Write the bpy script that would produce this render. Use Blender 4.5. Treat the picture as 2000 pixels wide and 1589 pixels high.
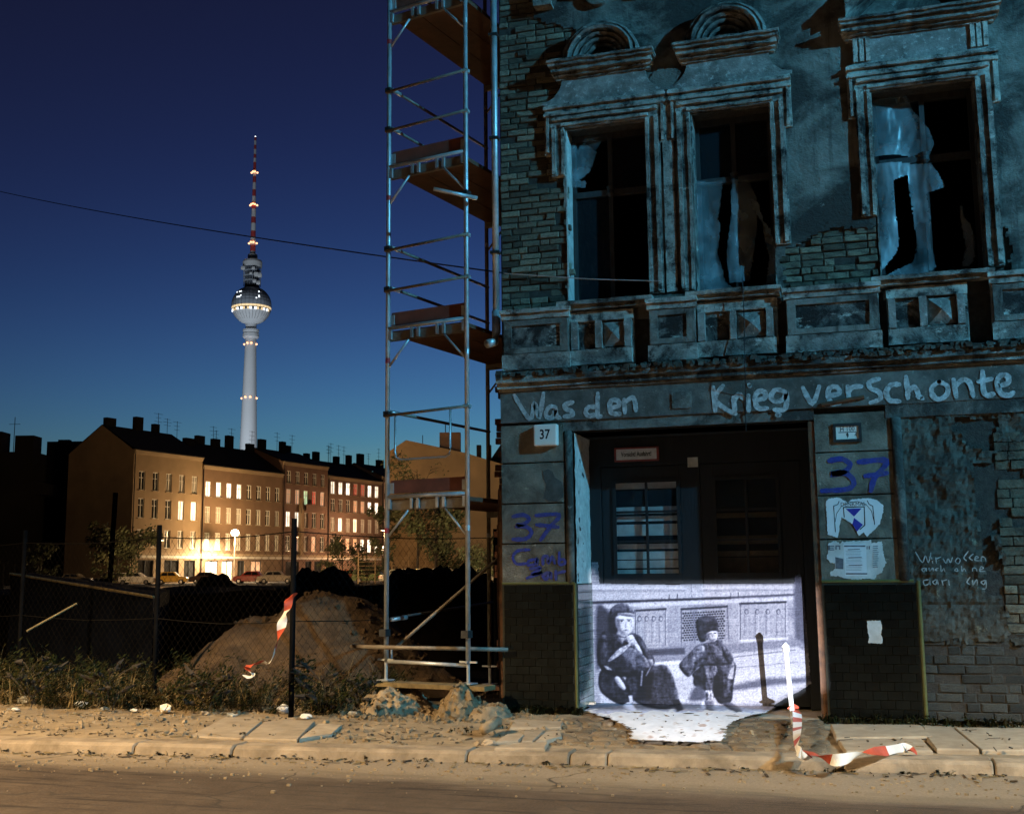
import bpy, bmesh, math, random
import numpy as np
from mathutils import Vector, Matrix, noise

scene = bpy.context.scene
for o in list(bpy.data.objects):
    bpy.data.objects.remove(o)
COL = scene.collection
RNG = random.Random(37)
R = math.radians

# ------------------------------------------------------------------ camera
CAM_F, PITCH, ROLL, YAW = 2228.0755, .144403532, -.0104340272, .293417419   # focal length in pixels of a 2000 x 1589 frame
PW, PH = 2000.0, 1589.0
CAM = Vector((3.86495, -12.39654, 1.5))
_cy, _sy = math.cos(YAW), math.sin(YAW)
FWD = Vector((-_sy * math.cos(PITCH), _cy * math.cos(PITCH), math.sin(PITCH)))
_r0 = Vector((_cy, _sy, 0)); _u0 = _r0.cross(FWD)
RGT = _r0 * math.cos(ROLL) + _u0 * math.sin(ROLL)
UPV = RGT.cross(FWD)
FH = Vector((-_sy, _cy, 0)); RH = Vector((_cy, _sy, 0))
cam_d = bpy.data.cameras.new('camera'); cam = bpy.data.objects.new('camera', cam_d); COL.objects.link(cam)
cam_d.sensor_fit = 'HORIZONTAL'; cam_d.sensor_width = 36.0; cam_d.lens = 36.0 * CAM_F / PW
cam_d.clip_start = .1; cam_d.clip_end = 6000
cam.matrix_world = Matrix((( RGT.x, UPV.x, -FWD.x, CAM.x), (RGT.y, UPV.y, -FWD.y, CAM.y), (RGT.z, UPV.z, -FWD.z, CAM.z), (0, 0, 0, 1)))
scene.camera = cam

# ------------------------------------------------------------------ dusk sky
world = bpy.data.worlds.new('World'); scene.world = world; world.use_nodes = True
_n, _l = world.node_tree.nodes, world.node_tree.links
_bg = _n['Background']
_sky = _n.new('ShaderNodeTexSky'); _sky.sky_type = 'NISHITA'; _sky.sun_disc = False
_sky.sun_elevation = R(-5.0); _sky.sun_rotation = R(-8); _sky.air_density = 1.0; _sky.dust_density = .4; _sky.ozone_density = 5.0
_gm = _n.new('ShaderNodeGamma'); _gm.inputs[1].default_value = 1.9                      # film response to the twilight blue
_gn = _n.new('ShaderNodeVectorMath'); _gn.operation = 'MULTIPLY'; _gn.inputs[1].default_value = (70.0, 68.0, 8.8)
_ga = _n.new('ShaderNodeVectorMath'); _ga.operation = 'ADD'; _ga.inputs[1].default_value = (.0009, .0010, .0013)   # faint city glow
_l.new(_sky.outputs[0], _gm.inputs[0]); _l.new(_gm.outputs[0], _gn.inputs[0]); _l.new(_gn.outputs[0], _ga.inputs[0]); _l.new(_ga.outputs[0], _bg.inputs[0]); _bg.inputs[1].default_value = .15
scene.view_settings.view_transform = 'Standard'; scene.view_settings.look = 'None'
EXPO = 5.5; KX = 2.0 ** -EXPO                        # a long night exposure; lamp strengths below are given for exposure 0
scene.view_settings.exposure = EXPO; scene.view_settings.gamma = 1.0
scene.render.engine = 'CYCLES'
scene.cycles.use_denoising = True
scene.cycles.max_bounces = 5; scene.cycles.diffuse_bounces = 3; scene.cycles.glossy_bounces = 2
scene.cycles.transparent_max_bounces = 12
scene.cycles.sample_clamp_indirect = 3.0
scene.cycles.caustics_reflective = False; scene.cycles.caustics_refractive = False

# ------------------------------------------------------------------ pixel helpers (a pixel gives a direction; the plane gives the distance)
def ray(x, y):
    return FWD * CAM_F + RGT * (x - PW / 2) - UPV * (y - PH / 2)
def fac(x, y, Y=0.0):
    r = ray(x, y); return CAM + r * ((Y - CAM.y) / r.y)
def gnd(x, y, Z=0.0):
    r = ray(x, y); return CAM + r * ((Z - CAM.z) / r.z)
def at(x, y, depth):
    r = ray(x, y); return CAM + r * (depth / r.dot(FH))
def proj(p):
    d = Vector(p) - CAM; z = d.dot(FWD)
    return PW / 2 + CAM_F * d.dot(RGT) / z, PH / 2 - CAM_F * d.dot(UPV) / z
def FX(x, y, Y=0.0):
    p = fac(x, y, Y); return (p.x, p.z)

# ------------------------------------------------------------------ materials
def _nt(name):
    m = bpy.data.materials.new(name); m.use_nodes = True
    return m, m.node_tree.nodes, m.node_tree.links, m.node_tree.nodes['Principled BSDF']
def mixc(n, l, fac_, a, b, mode='MIX'):
    x = n.new('ShaderNodeMix'); x.data_type = 'RGBA'; x.blend_type = mode
    for s, v in ((x.inputs[0], fac_), (x.inputs[6], a), (x.inputs[7], b)):
        if hasattr(v, 'is_linked'): l.new(v, s)
        elif isinstance(v, (int, float)): s.default_value = v
        else: s.default_value = (*v, 1)
    return x.outputs[2]
def noise_(n, l, scale, detail=6, rough=.6, vec=None, dist=0):
    t = n.new('ShaderNodeTexNoise'); t.inputs['Scale'].default_value = scale; t.inputs['Detail'].default_value = detail
    t.inputs['Roughness'].default_value = rough; t.inputs['Distortion'].default_value = dist
    if vec is not None: l.new(vec, t.inputs['Vector'])
    return t.outputs[0]
def ramp_(n, l, src, lo, hi):
    r = n.new('ShaderNodeMapRange'); r.inputs[1].default_value = lo; r.inputs[2].default_value = hi
    l.new(src, r.inputs[0]); return r.outputs[0]
def M(name, base, rough=.8, var=.3, scale=3., stain=None, stain_amt=.6, stain_scale=.9, chip=None, chip_scale=14., chip_lo=.60,
      bump=0., bscale=25., metal=0., rnd=0., spec=.4, stretch=None, streak=None, edge=None, chip_stretch=None, stain_rng=(.45, .68)):
    m, n, l, b = _nt(name)
    tc = n.new('ShaderNodeTexCoord'); vec = tc.outputs['Object']
    if rnd:
        oi = n.new('ShaderNodeObjectInfo'); ad = n.new('ShaderNodeVectorMath'); ad.operation = 'ADD'
        l.new(tc.outputs['Object'], ad.inputs[0]); l.new(oi.outputs['Location'], ad.inputs[1]); vec = ad.outputs[0]
    if stretch:
        mp = n.new('ShaderNodeMapping'); mp.inputs['Scale'].default_value = stretch; l.new(vec, mp.inputs[0]); vec = mp.outputs[0]
    c = mixc(n, l, ramp_(n, l, noise_(n, l, scale, vec=vec), .3, .7), tuple(max(0, x * (1 - var)) for x in base), tuple(min(1, x * (1 + var)) for x in base))
    if stain is not None:
        f = ramp_(n, l, noise_(n, l, stain_scale, 8, .68, vec, .5), stain_rng[0], stain_rng[1])
        mu = n.new('ShaderNodeMath'); mu.operation = 'MULTIPLY'; mu.inputs[1].default_value = stain_amt; l.new(f, mu.inputs[0])
        c = mixc(n, l, mu.outputs[0], c, stain)
    if streak is not None:
        mp = n.new('ShaderNodeMapping'); mp.inputs['Scale'].default_value = (9, 9, .55); l.new(vec, mp.inputs[0])
        f = ramp_(n, l, noise_(n, l, 1.0, 6, .6, mp.outputs[0]), .55, .75)
        c = mixc(n, l, f, c, streak)
    if chip is not None:
        cv = vec
        if chip_stretch:
            mp = n.new('ShaderNodeMapping'); mp.inputs['Scale'].default_value = chip_stretch; l.new(vec, mp.inputs[0]); cv = mp.outputs[0]
        f = ramp_(n, l, noise_(n, l, chip_scale, 7, .75, cv), chip_lo, chip_lo + .09)
        c = mixc(n, l, f, c, chip)
    if edge is not None:   # worn pale arrises, with edge highlights put into the colour
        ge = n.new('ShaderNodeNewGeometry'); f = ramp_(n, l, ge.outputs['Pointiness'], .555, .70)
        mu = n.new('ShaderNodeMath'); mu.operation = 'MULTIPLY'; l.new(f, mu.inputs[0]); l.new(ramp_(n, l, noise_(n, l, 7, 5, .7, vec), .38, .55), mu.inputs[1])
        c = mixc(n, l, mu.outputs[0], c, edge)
    if rnd:
        mr = n.new('ShaderNodeMapRange'); mr.inputs[3].default_value = 1 - rnd; mr.inputs[4].default_value = 1 + rnd
        l.new(oi.outputs['Random'], mr.inputs[0])
        cm = n.new('ShaderNodeVectorMath'); cm.operation = 'SCALE'; l.new(c, cm.inputs[0]); l.new(mr.outputs[0], cm.inputs['Scale']); c = cm.outputs[0]
    l.new(c, b.inputs['Base Color']); b.inputs['Roughness'].default_value = rough; b.inputs['Metallic'].default_value = metal
    b.inputs['Specular IOR Level'].default_value = spec
    if bump:
        bp = n.new('ShaderNodeBump'); bp.inputs['Strength'].default_value = bump; bp.inputs['Distance'].default_value = .02
        l.new(noise_(n, l, bscale, 8, .65, vec), bp.inputs['Height']); l.new(bp.outputs[0], b.inputs['Normal'])
    return m
def EM(name, col, s):
    m, n, l, b = _nt(name)
    b.inputs['Base Color'].default_value = (*col, 1); b.inputs['Emission Color'].default_value = (*col, 1); b.inputs['Emission Strength'].default_value = s * KX
    return m
def VCOL(name, rough=.8):
    m, n, l, b = _nt(name)
    a = n.new('ShaderNodeVertexColor'); a.layer_name = 'Col'; l.new(a.outputs[0], b.inputs['Base Color']); b.inputs['Roughness'].default_value = rough
    b.inputs['Specular IOR Level'].default_value = .2
    return m

MT = dict(
    stucco=M('weathered_stucco', (.19, .185, .16), .9, .5, 2.2, (.028, .026, .023), .95, 1.1, (.32, .31, .28), 6, .63, 1.0, 30, streak=(.035, .034, .03), stain_rng=(.43, .56)),
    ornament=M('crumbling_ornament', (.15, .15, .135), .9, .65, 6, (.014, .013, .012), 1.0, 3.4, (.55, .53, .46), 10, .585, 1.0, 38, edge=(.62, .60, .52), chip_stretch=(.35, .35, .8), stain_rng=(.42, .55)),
    fascia=M('fascia_stucco', (.13, .125, .11), .9, .45, 7, (.04, .037, .03), .8, 1.6, (.36, .34, .29), 16, .60, .5, 60),
    block=M('pilaster_plaster', (.20, .18, .14), .9, .35, 4, (.055, .048, .036), .9, 1.7, (.38, .34, .25), 11, .61, .7, 45, stain_rng=(.42, .62)), frieze=M('pale_frieze', (.26, .255, .23), .9, .35, 8, (.06, .056, .05), .8, 2.5, (.48, .46, .42), 16, .56, .8, 45),
    rough_plaster=M('rough_old_plaster', (.075, .072, .058), .95, .55, 7, (.028, .028, .025), .8, 1.5, (.2, .19, .13), 6, .60, 1.0, 22),
    mortar=M('mortar', (.05, .045, .038), .95, .4, 20, bump=.8, bscale=60),
    brick=M('old_brick', (.20, .175, .12), .92, .45, 9, (.04, .032, .026), .85, 1.6, (.30, .28, .21), 12, .62, .9, 40, rnd=.62),
    darkbrick=M('dark_brick', (.06, .062, .055), .92, .4, 9, (.02, .02, .02), .6, 3, bump=.7, bscale=50, rnd=.4),
    redbrick=M('red_brick', (.14, .055, .03), .92, .4, 9, (.04, .02, .015), .6, 3, bump=.7, bscale=50, rnd=.4),
    tile=M('glazed_tile', (.004, .005, .004), .25, .5, 12, rnd=.3, spec=.35),
    tile_light=M('glazed_tile_green', (.06, .085, .075), .2, .4, 12, (.03, .04, .04), .6, 3, rnd=.35, spec=.6),
    grout=M('grout', (.03, .03, .02), .9, .3, 30),
    tiletrim=M('green_tile_edge', (.11, .11, .035), .3, .3, 10, spec=.6),
    wood=M('black_gate_wood', (.006, .008, .010), .6, .4, 6, bump=.3, bscale=30, stretch=(1, 1, .2)),
    framewood=M('window_frame_wood', (.035, .035, .035), .6, .4, 6, chip=(.2, .2, .19), chip_scale=20, chip_lo=.66, stretch=(3, 3, .6)),
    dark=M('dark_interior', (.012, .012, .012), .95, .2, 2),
    whitewash=M('flaking_whitewash', (.5, .5, .46), .85, .25, 10, (.2, .2, .17), .6, 5, (.12, .13, .12), 12, .62, .6, 40),
    whiteplank=M('pale_board', (.66, .67, .64), .8, .2, 8, chip=(.05, .05, .05), chip_scale=25, chip_lo=.7),
    whitepaint=M('white_brush_paint', (.48, .51, .51), .85, .35, 25, (.16, .155, .14), .95, 14, (.13, .125, .11), 30, .60, .5, 60),
    bluepaint=M('blue_spray_paint', (.03, .04, .24), .85, .3, 25, (.07, .07, .17), .8, 9, (.14, .13, .14), 45, .64, .4, 60),
    chalk=M('chalk', (.30, .32, .31), .9, .5, 40),
    enamel=M('white_enamel', (.78, .75, .68), .35, .05, 4),
    blackprint=M('black_print', (.01, .01, .01), .6, .1, 4),
    redprint=M('red_border', (.25, .05, .04), .6, .3, 12),
    paper=M('old_paper', (.62, .62, .60), .85, .12, 9, (.35, .34, .3), .5, 6),
    paper2=M('white_paper', (.72, .73, .74), .8, .06, 6),
    bluep=M('blue_print', (.03, .03, .30), .7, .15, 10),
    greyprint=M('grey_print', (.13, .13, .15), .8, .4, 30),
    rust=M('rusty_iron', (.12, .055, .025), .8, .5, 9, (.03, .02, .015), .7, 5, bump=.4, bscale=40),
    iron=M('dark_iron', (.02, .02, .02), .6, .3, 9, bump=.2),
    zinc=M('galvanised_steel', (.50, .52, .53), .42, .25, 7, (.3, .27, .23), .5, 5, metal=.55),
    oldsteel=M('dull_steel_tube', (.22, .19, .15), .6, .35, 7, (.10, .06, .035), .6, 4, metal=.3),
    plank=M('scaffold_board', (.12, .055, .03), .8, .3, 6, (.05, .025, .018), .6, 3, stretch=(1, 1, 1)),
    toeboard=M('toe_board', (.20, .065, .04), .75, .25, 5, (.1, .05, .04), .5, 3),
    redlabel=M('red_sticker', (.35, .03, .03), .6, .1, 4),
    plaster_white=M('white_tower_concrete', (.62, .64, .66), .7, .06, .02),
    steelblue=M('tower_steel', (.40, .44, .50), .45, .2, .2, metal=.15),
    towerglass=M('tower_glass', (.05, .06, .08), .2, .2, .2),
    towerred=M('tower_red', (.42, .05, .05), .7, .1, .2),
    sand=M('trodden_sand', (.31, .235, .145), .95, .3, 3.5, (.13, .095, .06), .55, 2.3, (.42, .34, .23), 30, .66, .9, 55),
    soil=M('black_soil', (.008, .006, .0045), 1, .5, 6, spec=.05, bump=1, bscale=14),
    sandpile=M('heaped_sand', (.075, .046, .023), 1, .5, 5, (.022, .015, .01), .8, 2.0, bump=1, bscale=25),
    granite=M('granite', (.36, .29, .205), .85, .2, 6, (.22, .17, .115), .5, 2.5, (.5, .42, .3), 60, .66, .5, 90, rnd=.12),
    kerbst=M('kerb_granite', (.31, .245, .17), .9, .28, 5, (.12, .09, .058), .8, 2.4, (.5, .42, .32), 50, .66, .6, 80, rnd=.1),
    cobble=M('cobble_stone', (.20, .145, .088), .85, .25, 9, (.11, .085, .055), .6, 5, bump=.6, bscale=60, rnd=.25),
    lime=M('lime_rubble', (.20, .145, .082), .95, .35, 8, (.11, .08, .045), .8, 3, (.42, .39, .3), 25, .62, 1, 30),
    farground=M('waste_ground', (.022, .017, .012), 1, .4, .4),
    leaf=M('weed_leaf', (.017, .020, .006), .95, .6, 5, (.035, .023, .008), .8, 2.2, spec=.08),
    straw=M('dry_stalk', (.16, .115, .05), .9, .4, 12),
    tree=M('tree_leaf', (.035, .045, .018), .8, .5, .8, (.06, .05, .02), .6, .6),
    bark=M('bark', (.03, .024, .018), .95, .4, 4),
    bagwhite=M('white_plastic_bag', (.6, .62, .66), .45, .2, 8, (.3, .33, .4), .5, 8),
    bagclear=M('grubby_plastic_bag', (.28, .27, .23), .45, .4, 8, (.12, .11, .09), .6, 7),
    bagblue=M('blue_plastic', (.05, .10, .28), .5, .3, 8),
    tapered=M('tape_red', (.42, .07, .035), .55, .2, 8), tapewhite=M('tape_white', (.72, .70, .66), .5, .1, 8),
    stake=M('white_stake', (.75, .74, .70), .5, .12, 12, (.4, .3, .2), .5, 14),
    wire=M('black_cable', (.008, .008, .010), .7, .1, 3),
    fence=M('fence_wire', (.009, .008, .007), 1, .3, 3, spec=.05), fencepost=M('dark_post', (.004, .004, .0045), .95, .4, 5, spec=.05),
    tarp=M('dark_blue_sheet', (.003, .004, .0075), .95, .5, 2, spec=.04),
    roof=M('black_roof', (.012, .011, .011), .95, .3, .3),
)
MT['road'] = None
def road_mat():
    m, n, l, b = _nt('road_asphalt')
    tc = n.new('ShaderNodeTexCoord'); v = tc.outputs['Object']
    asp = mixc(n, l, ramp_(n, l, noise_(n, l, 55, 10, .8, v), .36, .64), (.026, .019, .013), (.085, .060, .041))
    asp = mixc(n, l, ramp_(n, l, noise_(n, l, 2.2, 8, .7, v, .6), .45, .7), asp, (.085, .063, .044))
    sv = n.new('ShaderNodeMapping'); sv.inputs['Scale'].default_value = (.35, 5, 1); l.new(v, sv.inputs[0])
    asp = mixc(n, l, ramp_(n, l, noise_(n, l, 1.6, 8, .75, sv.outputs[0], .3), .52, .62), asp, (.022, .016, .012))
    asp = mixc(n, l, ramp_(n, l, noise_(n, l, 9, 10, .8, v), .6, .68), asp, (.13, .095, .062))
    gutter_tone = mixc(n, l, ramp_(n, l, noise_(n, l, 40, 6, .7, v), .35, .7), (.19, .15, .105), (.27, .215, .15))
    # paler colour along the gutter, thinning out with a ragged edge
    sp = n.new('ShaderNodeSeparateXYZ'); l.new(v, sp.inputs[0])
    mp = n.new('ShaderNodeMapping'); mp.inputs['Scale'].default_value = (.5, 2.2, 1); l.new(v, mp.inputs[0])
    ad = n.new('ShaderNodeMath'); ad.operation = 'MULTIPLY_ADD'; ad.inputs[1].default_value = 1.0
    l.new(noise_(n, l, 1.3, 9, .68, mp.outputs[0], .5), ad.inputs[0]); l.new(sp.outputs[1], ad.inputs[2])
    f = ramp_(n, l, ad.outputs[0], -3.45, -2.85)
    c = mixc(n, l, f, asp, gutter_tone)
    vo = n.new('ShaderNodeTexVoronoi'); vo.feature = 'DISTANCE_TO_EDGE'; vo.inputs['Scale'].default_value = .33
    nv = n.new('ShaderNodeTexNoise'); nv.inputs['Scale'].default_value = 2; l.new(v, nv.inputs[0])
    vm = n.new('ShaderNodeVectorMath'); vm.operation = 'MULTIPLY_ADD'; vm.inputs[1].default_value = (.5, .5, .5); l.new(nv.outputs[1], vm.inputs[0]); l.new(v, vm.inputs[2]); l.new(vm.outputs[0], vo.inputs[0])
    ck = ramp_(n, l, vo.outputs[0], .007, .0); km = n.new('ShaderNodeMath'); km.operation = 'MULTIPLY'
    l.new(ck, km.inputs[0]); l.new(ramp_(n, l, noise_(n, l, .9, 3, .5, v), .45, .52), km.inputs[1]); c = mixc(n, l, km.outputs[0], c, (.03, .024, .018))
    l.new(c, b.inputs['Base Color']); b.inputs['Roughness'].default_value = .8; b.inputs['Specular IOR Level'].default_value = .3
    bp = n.new('ShaderNodeBump'); bp.inputs['Strength'].default_value = .5; bp.inputs['Distance'].default_value = .01
    l.new(noise_(n, l, 120, 6, .7, v), bp.inputs['Height']); l.new(bp.outputs[0], b.inputs['Normal'])
    return m
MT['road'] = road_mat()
def plastic_mat():
    m, n, l, b = _nt('torn_clear_plastic')
    b.inputs['Base Color'].default_value = (.27, .32, .34, 1); b.inputs['Roughness'].default_value = .26
    tc = n.new('ShaderNodeTexCoord')
    a = ramp_(n, l, noise_(n, l, 3.2, 3, .5, tc.outputs['Object']), .3, .7)
    r = n.new('ShaderNodeMapRange'); r.inputs[3].default_value = .15; r.inputs[4].default_value = .85; l.new(a, r.inputs[0])
    l.new(r.outputs[0], b.inputs['Alpha'])
    return m
MT['plastic'] = plastic_mat()
def glass_mat():
    m, n, l, b = _nt('dusty_pane')
    b.inputs['Base Color'].default_value = (.04, .05, .06, 1); b.inputs['Roughness'].default_value = .12; b.inputs['Alpha'].default_value = .18
    return m
MT['glass'] = glass_mat()
def EMV(name, col, lo, hi):   # a lit room behind curtains: uneven light, different in every window
    m, n, l, b = _nt(name); tc = n.new('ShaderNodeTexCoord'); oi = n.new('ShaderNodeObjectInfo'); ad = n.new('ShaderNodeVectorMath'); ad.operation = 'MULTIPLY_ADD'; ad.inputs[1].default_value = (1, 1, .45)
    l.new(tc.outputs['Object'], ad.inputs[0]); l.new(oi.outputs['Location'], ad.inputs[2])
    f = ramp_(n, l, noise_(n, l, 1.3, 3, .5, ad.outputs[0]), .35, .65); r = n.new('ShaderNodeMapRange'); r.inputs[3].default_value = lo * KX; r.inputs[4].default_value = hi * KX; l.new(f, r.inputs[0])
    k = n.new('ShaderNodeMapRange'); k.inputs[3].default_value = .45; k.inputs[4].default_value = 1.15; l.new(oi.outputs['Random'], k.inputs[0]); mu = n.new('ShaderNodeMath'); mu.operation = 'MULTIPLY'; l.new(r.outputs[0], mu.inputs[0]); l.new(k.outputs[0], mu.inputs[1])
    b.inputs['Base Color'].default_value = (*col, 1); b.inputs['Emission Color'].default_value = (*col, 1); l.new(mu.outputs[0], b.inputs['Emission Strength'])
    return m
MT['lit'] = EMV('lit_window', (1.0, .84, .58), .5, 2.2); MT['lit_white'] = EMV('lit_window_white', (1.0, .90, .74), .9, 3.4)
MT['lit_dim'] = EMV('dim_window', (1.0, .62, .40), .1, .6); MT['lit_red'] = EMV('red_curtain_window', (.75, .14, .10), .1, .45)
MT['lit_green'] = EMV('green_lit_window', (.75, 1.0, .62), .4, 1.2)
MT['lamp_warm'] = EM('sodium_lamp', (1.0, .74, .38), 60); MT['lamp_cool'] = EM('mercury_lamp', (.6, .85, 1.0), 30)
MT['tower_lamp'] = EM('tower_obstruction_lamp', (1.0, .45, .22), 2.6); MT['tower_gold'] = EM('tower_lit_band', (1.0, .72, .38), .75)
MT['tower_white'] = EM('tower_white_lamp', (.9, .95, 1.0), 1.6)

# ------------------------------------------------------------------ mesh builder
def origin_of(p):
    v = Vector((0, 0, 0))
    while p is not None:
        v += p.location; p = p.parent
    return v
class MB:
    def __init__(s): s.v = []; s.f = []; s.c = None
    def add(s, vs, fs):
        k = len(s.v); s.v += [tuple(v) for v in vs]; s.f += [tuple(i + k for i in f) for f in fs]; return s
    def box(s, x0, x1, y0, y1, z0, z1):
        return s.add([(x0, y0, z0), (x1, y0, z0), (x1, y1, z0), (x0, y1, z0), (x0, y0, z1), (x1, y0, z1), (x1, y1, z1), (x0, y1, z1)],
                     [(0, 3, 2, 1), (4, 5, 6, 7), (0, 1, 5, 4), (1, 2, 6, 5), (2, 3, 7, 6), (3, 0, 4, 7)])
    def obox(s, c, ax, ay, az):   # centre and half-axis vectors
        c, ax, ay, az = map(Vector, (c, ax, ay, az))
        vs = [c + ax * i + ay * j + az * k for k in (-1, 1) for j in (-1, 1) for i in (-1, 1)]
        return s.add(vs, [(0, 2, 3, 1), (4, 5, 7, 6), (0, 1, 5, 4), (1, 3, 7, 5), (3, 2, 6, 7), (2, 0, 4, 6)])
    def tube(s, p0, p1, r, n=8, r1=None):
        return s.path([p0, p1], r, n, r1)
    def path(s, pts, r, n=8, r1=None):
        pts = [Vector(p) for p in pts]; k0 = len(s.v); m = len(pts); r1 = r if r1 is None else r1
        for i, p in enumerate(pts):
            t = (pts[min(i + 1, m - 1)] - pts[max(i - 1, 0)]).normalized()
            a = t.cross(Vector((0, 0, 1)) if abs(t.z) < .9 else Vector((1, 0, 0))).normalized(); b = t.cross(a)
            rr = r + (r1 - r) * i / (m - 1)
            s.v += [tuple(p + a * (rr * math.cos(2 * math.pi * j / n)) + b * (rr * math.sin(2 * math.pi * j / n))) for j in range(n)]
        for i in range(m - 1):
            for j in range(n):
                q = k0 + i * n; s.f.append((q + j, q + n + j, q + n + (j + 1) % n, q + (j + 1) % n))
        s.f.append(tuple(k0 + j for j in range(n))); s.f.append(tuple(k0 + (m - 1) * n + j for j in reversed(range(n))))
        return s
    def lathe(s, prof, n=24, c=(0, 0, 0)):   # (radius, z) pairs
        k0 = len(s.v)
        for r, z in prof:
            s.v += [(c[0] + r * math.cos(2 * math.pi * j / n), c[1] + r * math.sin(2 * math.pi * j / n), c[2] + z) for j in range(n)]
        for i in range(len(prof) - 1):
            for j in range(n):
                q = k0 + i * n; s.f.append((q + j, q + (j + 1) % n, q + n + (j + 1) % n, q + n + j))
        s.f.append(tuple(k0 + j for j in reversed(range(n)))); s.f.append(tuple(k0 + (len(prof) - 1) * n + j for j in range(n)))
        return s
    def prism(s, poly, y0, y1):   # polygon of (x, z), counter-clockwise seen from the street (-y)
        from mathutils.geometry import tessellate_polygon
        k0 = len(s.v); n = len(poly)
        a = sum(poly[i][0] * poly[(i + 1) % n][1] - poly[(i + 1) % n][0] * poly[i][1] for i in range(n))
        if a < 0: poly = poly[::-1]
        s.v += [(x, y0, z) for x, z in poly] + [(x, y1, z) for x, z in poly]
        for t in tessellate_polygon([[Vector((x, z, 0)) for x, z in poly]]):
            A, B, C_ = [Vector((poly[i][0], poly[i][1], 0)) for i in t]
            t = t if (B - A).cross(C_ - A).z > 0 else t[::-1]
            s.f.append(tuple(k0 + i for i in t)); s.f.append(tuple(k0 + n + i for i in reversed(t)))
        for i in range(n):
            j = (i + 1) % n; s.f.append((k0 + i, k0 + n + i, k0 + n + j, k0 + j))
        return s
    def extrude_x(s, prof, x0, x1):   # profile of (y, z)
        k0 = len(s.v); n = len(prof)
        s.v += [(x0, y, z) for y, z in prof] + [(x1, y, z) for y, z in prof]
        s.f.append(tuple(k0 + i for i in range(n))); s.f.append(tuple(k0 + n + i for i in reversed(range(n))))
        for i in range(n):
            j = (i + 1) % n; s.f.append((k0 + i, k0 + n + i, k0 + n + j, k0 + j))
        return s
    def build(s, name, mat, parent=None, local=False, smooth=False, erode=0., size=.05, bevel=0.):
        me = bpy.data.meshes.new(name)
        o_ = Vector((0, 0, 0)) if local else origin_of(parent)
        me.from_pydata([(x - o_.x, y - o_.y, z - o_.z) for x, y, z in s.v], [], s.f)
        if erode or bevel:
            bm = bmesh.new(); bm.from_mesh(me)
            if bevel: bmesh.ops.bevel(bm, geom=[e for e in bm.edges if e.is_manifold], offset=bevel, segments=2, affect='EDGES', profile=.6)
            if erode:
                bmesh.ops.remove_doubles(bm, verts=bm.verts, dist=1e-5)
                for _ in range(4):
                    es = [e for e in bm.edges if e.calc_length() > size * 2]
                    if not es or len(bm.verts) > 6000: break
                    bmesh.ops.subdivide_edges(bm, edges=es, cuts=1, use_grid_fill=True)
                bmesh.ops.triangulate(bm, faces=bm.faces)
                for v in bm.verts:
                    p = v.co + o_
                    d = noise.noise_vector(p * 9) * erode + noise.noise_vector(p * 31) * erode * .6
                    v.co += d
            bm.to_mesh(me); bm.free()
        if s.c is not None:
            ca = me.color_attributes.new('Col', 'FLOAT_COLOR', 'POINT')
            ca.data.foreach_set('color', np.asarray(s.c, dtype=np.float32).ravel())
        me.materials.append(MT[mat] if isinstance(mat, str) else mat)
        if smooth:
            for p in me.polygons: p.use_smooth = True
        o = bpy.data.objects.new(name, me); COL.objects.link(o)
        if parent is not None: o.parent = parent
        return o
def thing(name, label, cat, loc=(0, 0, 0), rotz=0., group=None):
    o = bpy.data.objects.new(name, None); COL.objects.link(o); o.location = loc; o.rotation_euler = (0, 0, rotz); o.empty_display_size = .2
    return tag(o, label, cat, group)
def tag(o, label=None, cat=None, group=None, kind=None):
    if label: o['label'] = label
    if cat: o['category'] = cat
    if group: o['group'] = group
    if kind: o['kind'] = kind
    return o
def inst(src, parent, loc, rot=(0, 0, 0), scale=(1, 1, 1), mat=None):   # a copy that shares the mesh
    o = src.copy(); COL.objects.link(o); o.parent = parent; o.location = Vector(loc) - origin_of(parent); o.rotation_euler = rot; o.scale = scale
    return o
def copy_tree(src, parent=None):
    c = src.copy(); COL.objects.link(c); c.parent = parent
    for ch in [x for x in src.children]: copy_tree(ch, c)
    return c
def smooth_line(pts, k=5):
    out = []; n = len(pts)
    for i in range(n - 1):
        p0, p1, p2, p3 = pts[max(i - 1, 0)], pts[i], pts[i + 1], pts[min(i + 2, n - 1)]
        for j in range(k):
            t = j / k
            out.append(tuple(.5 * (2 * b + (c - a) * t + (2 * a - 5 * b + 4 * c - d) * t * t + (3 * b - a - 3 * c + d) * t ** 3) for a, b, c, d in zip(p0, p1, p2, p3)))
    return out + [pts[-1]]
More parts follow.
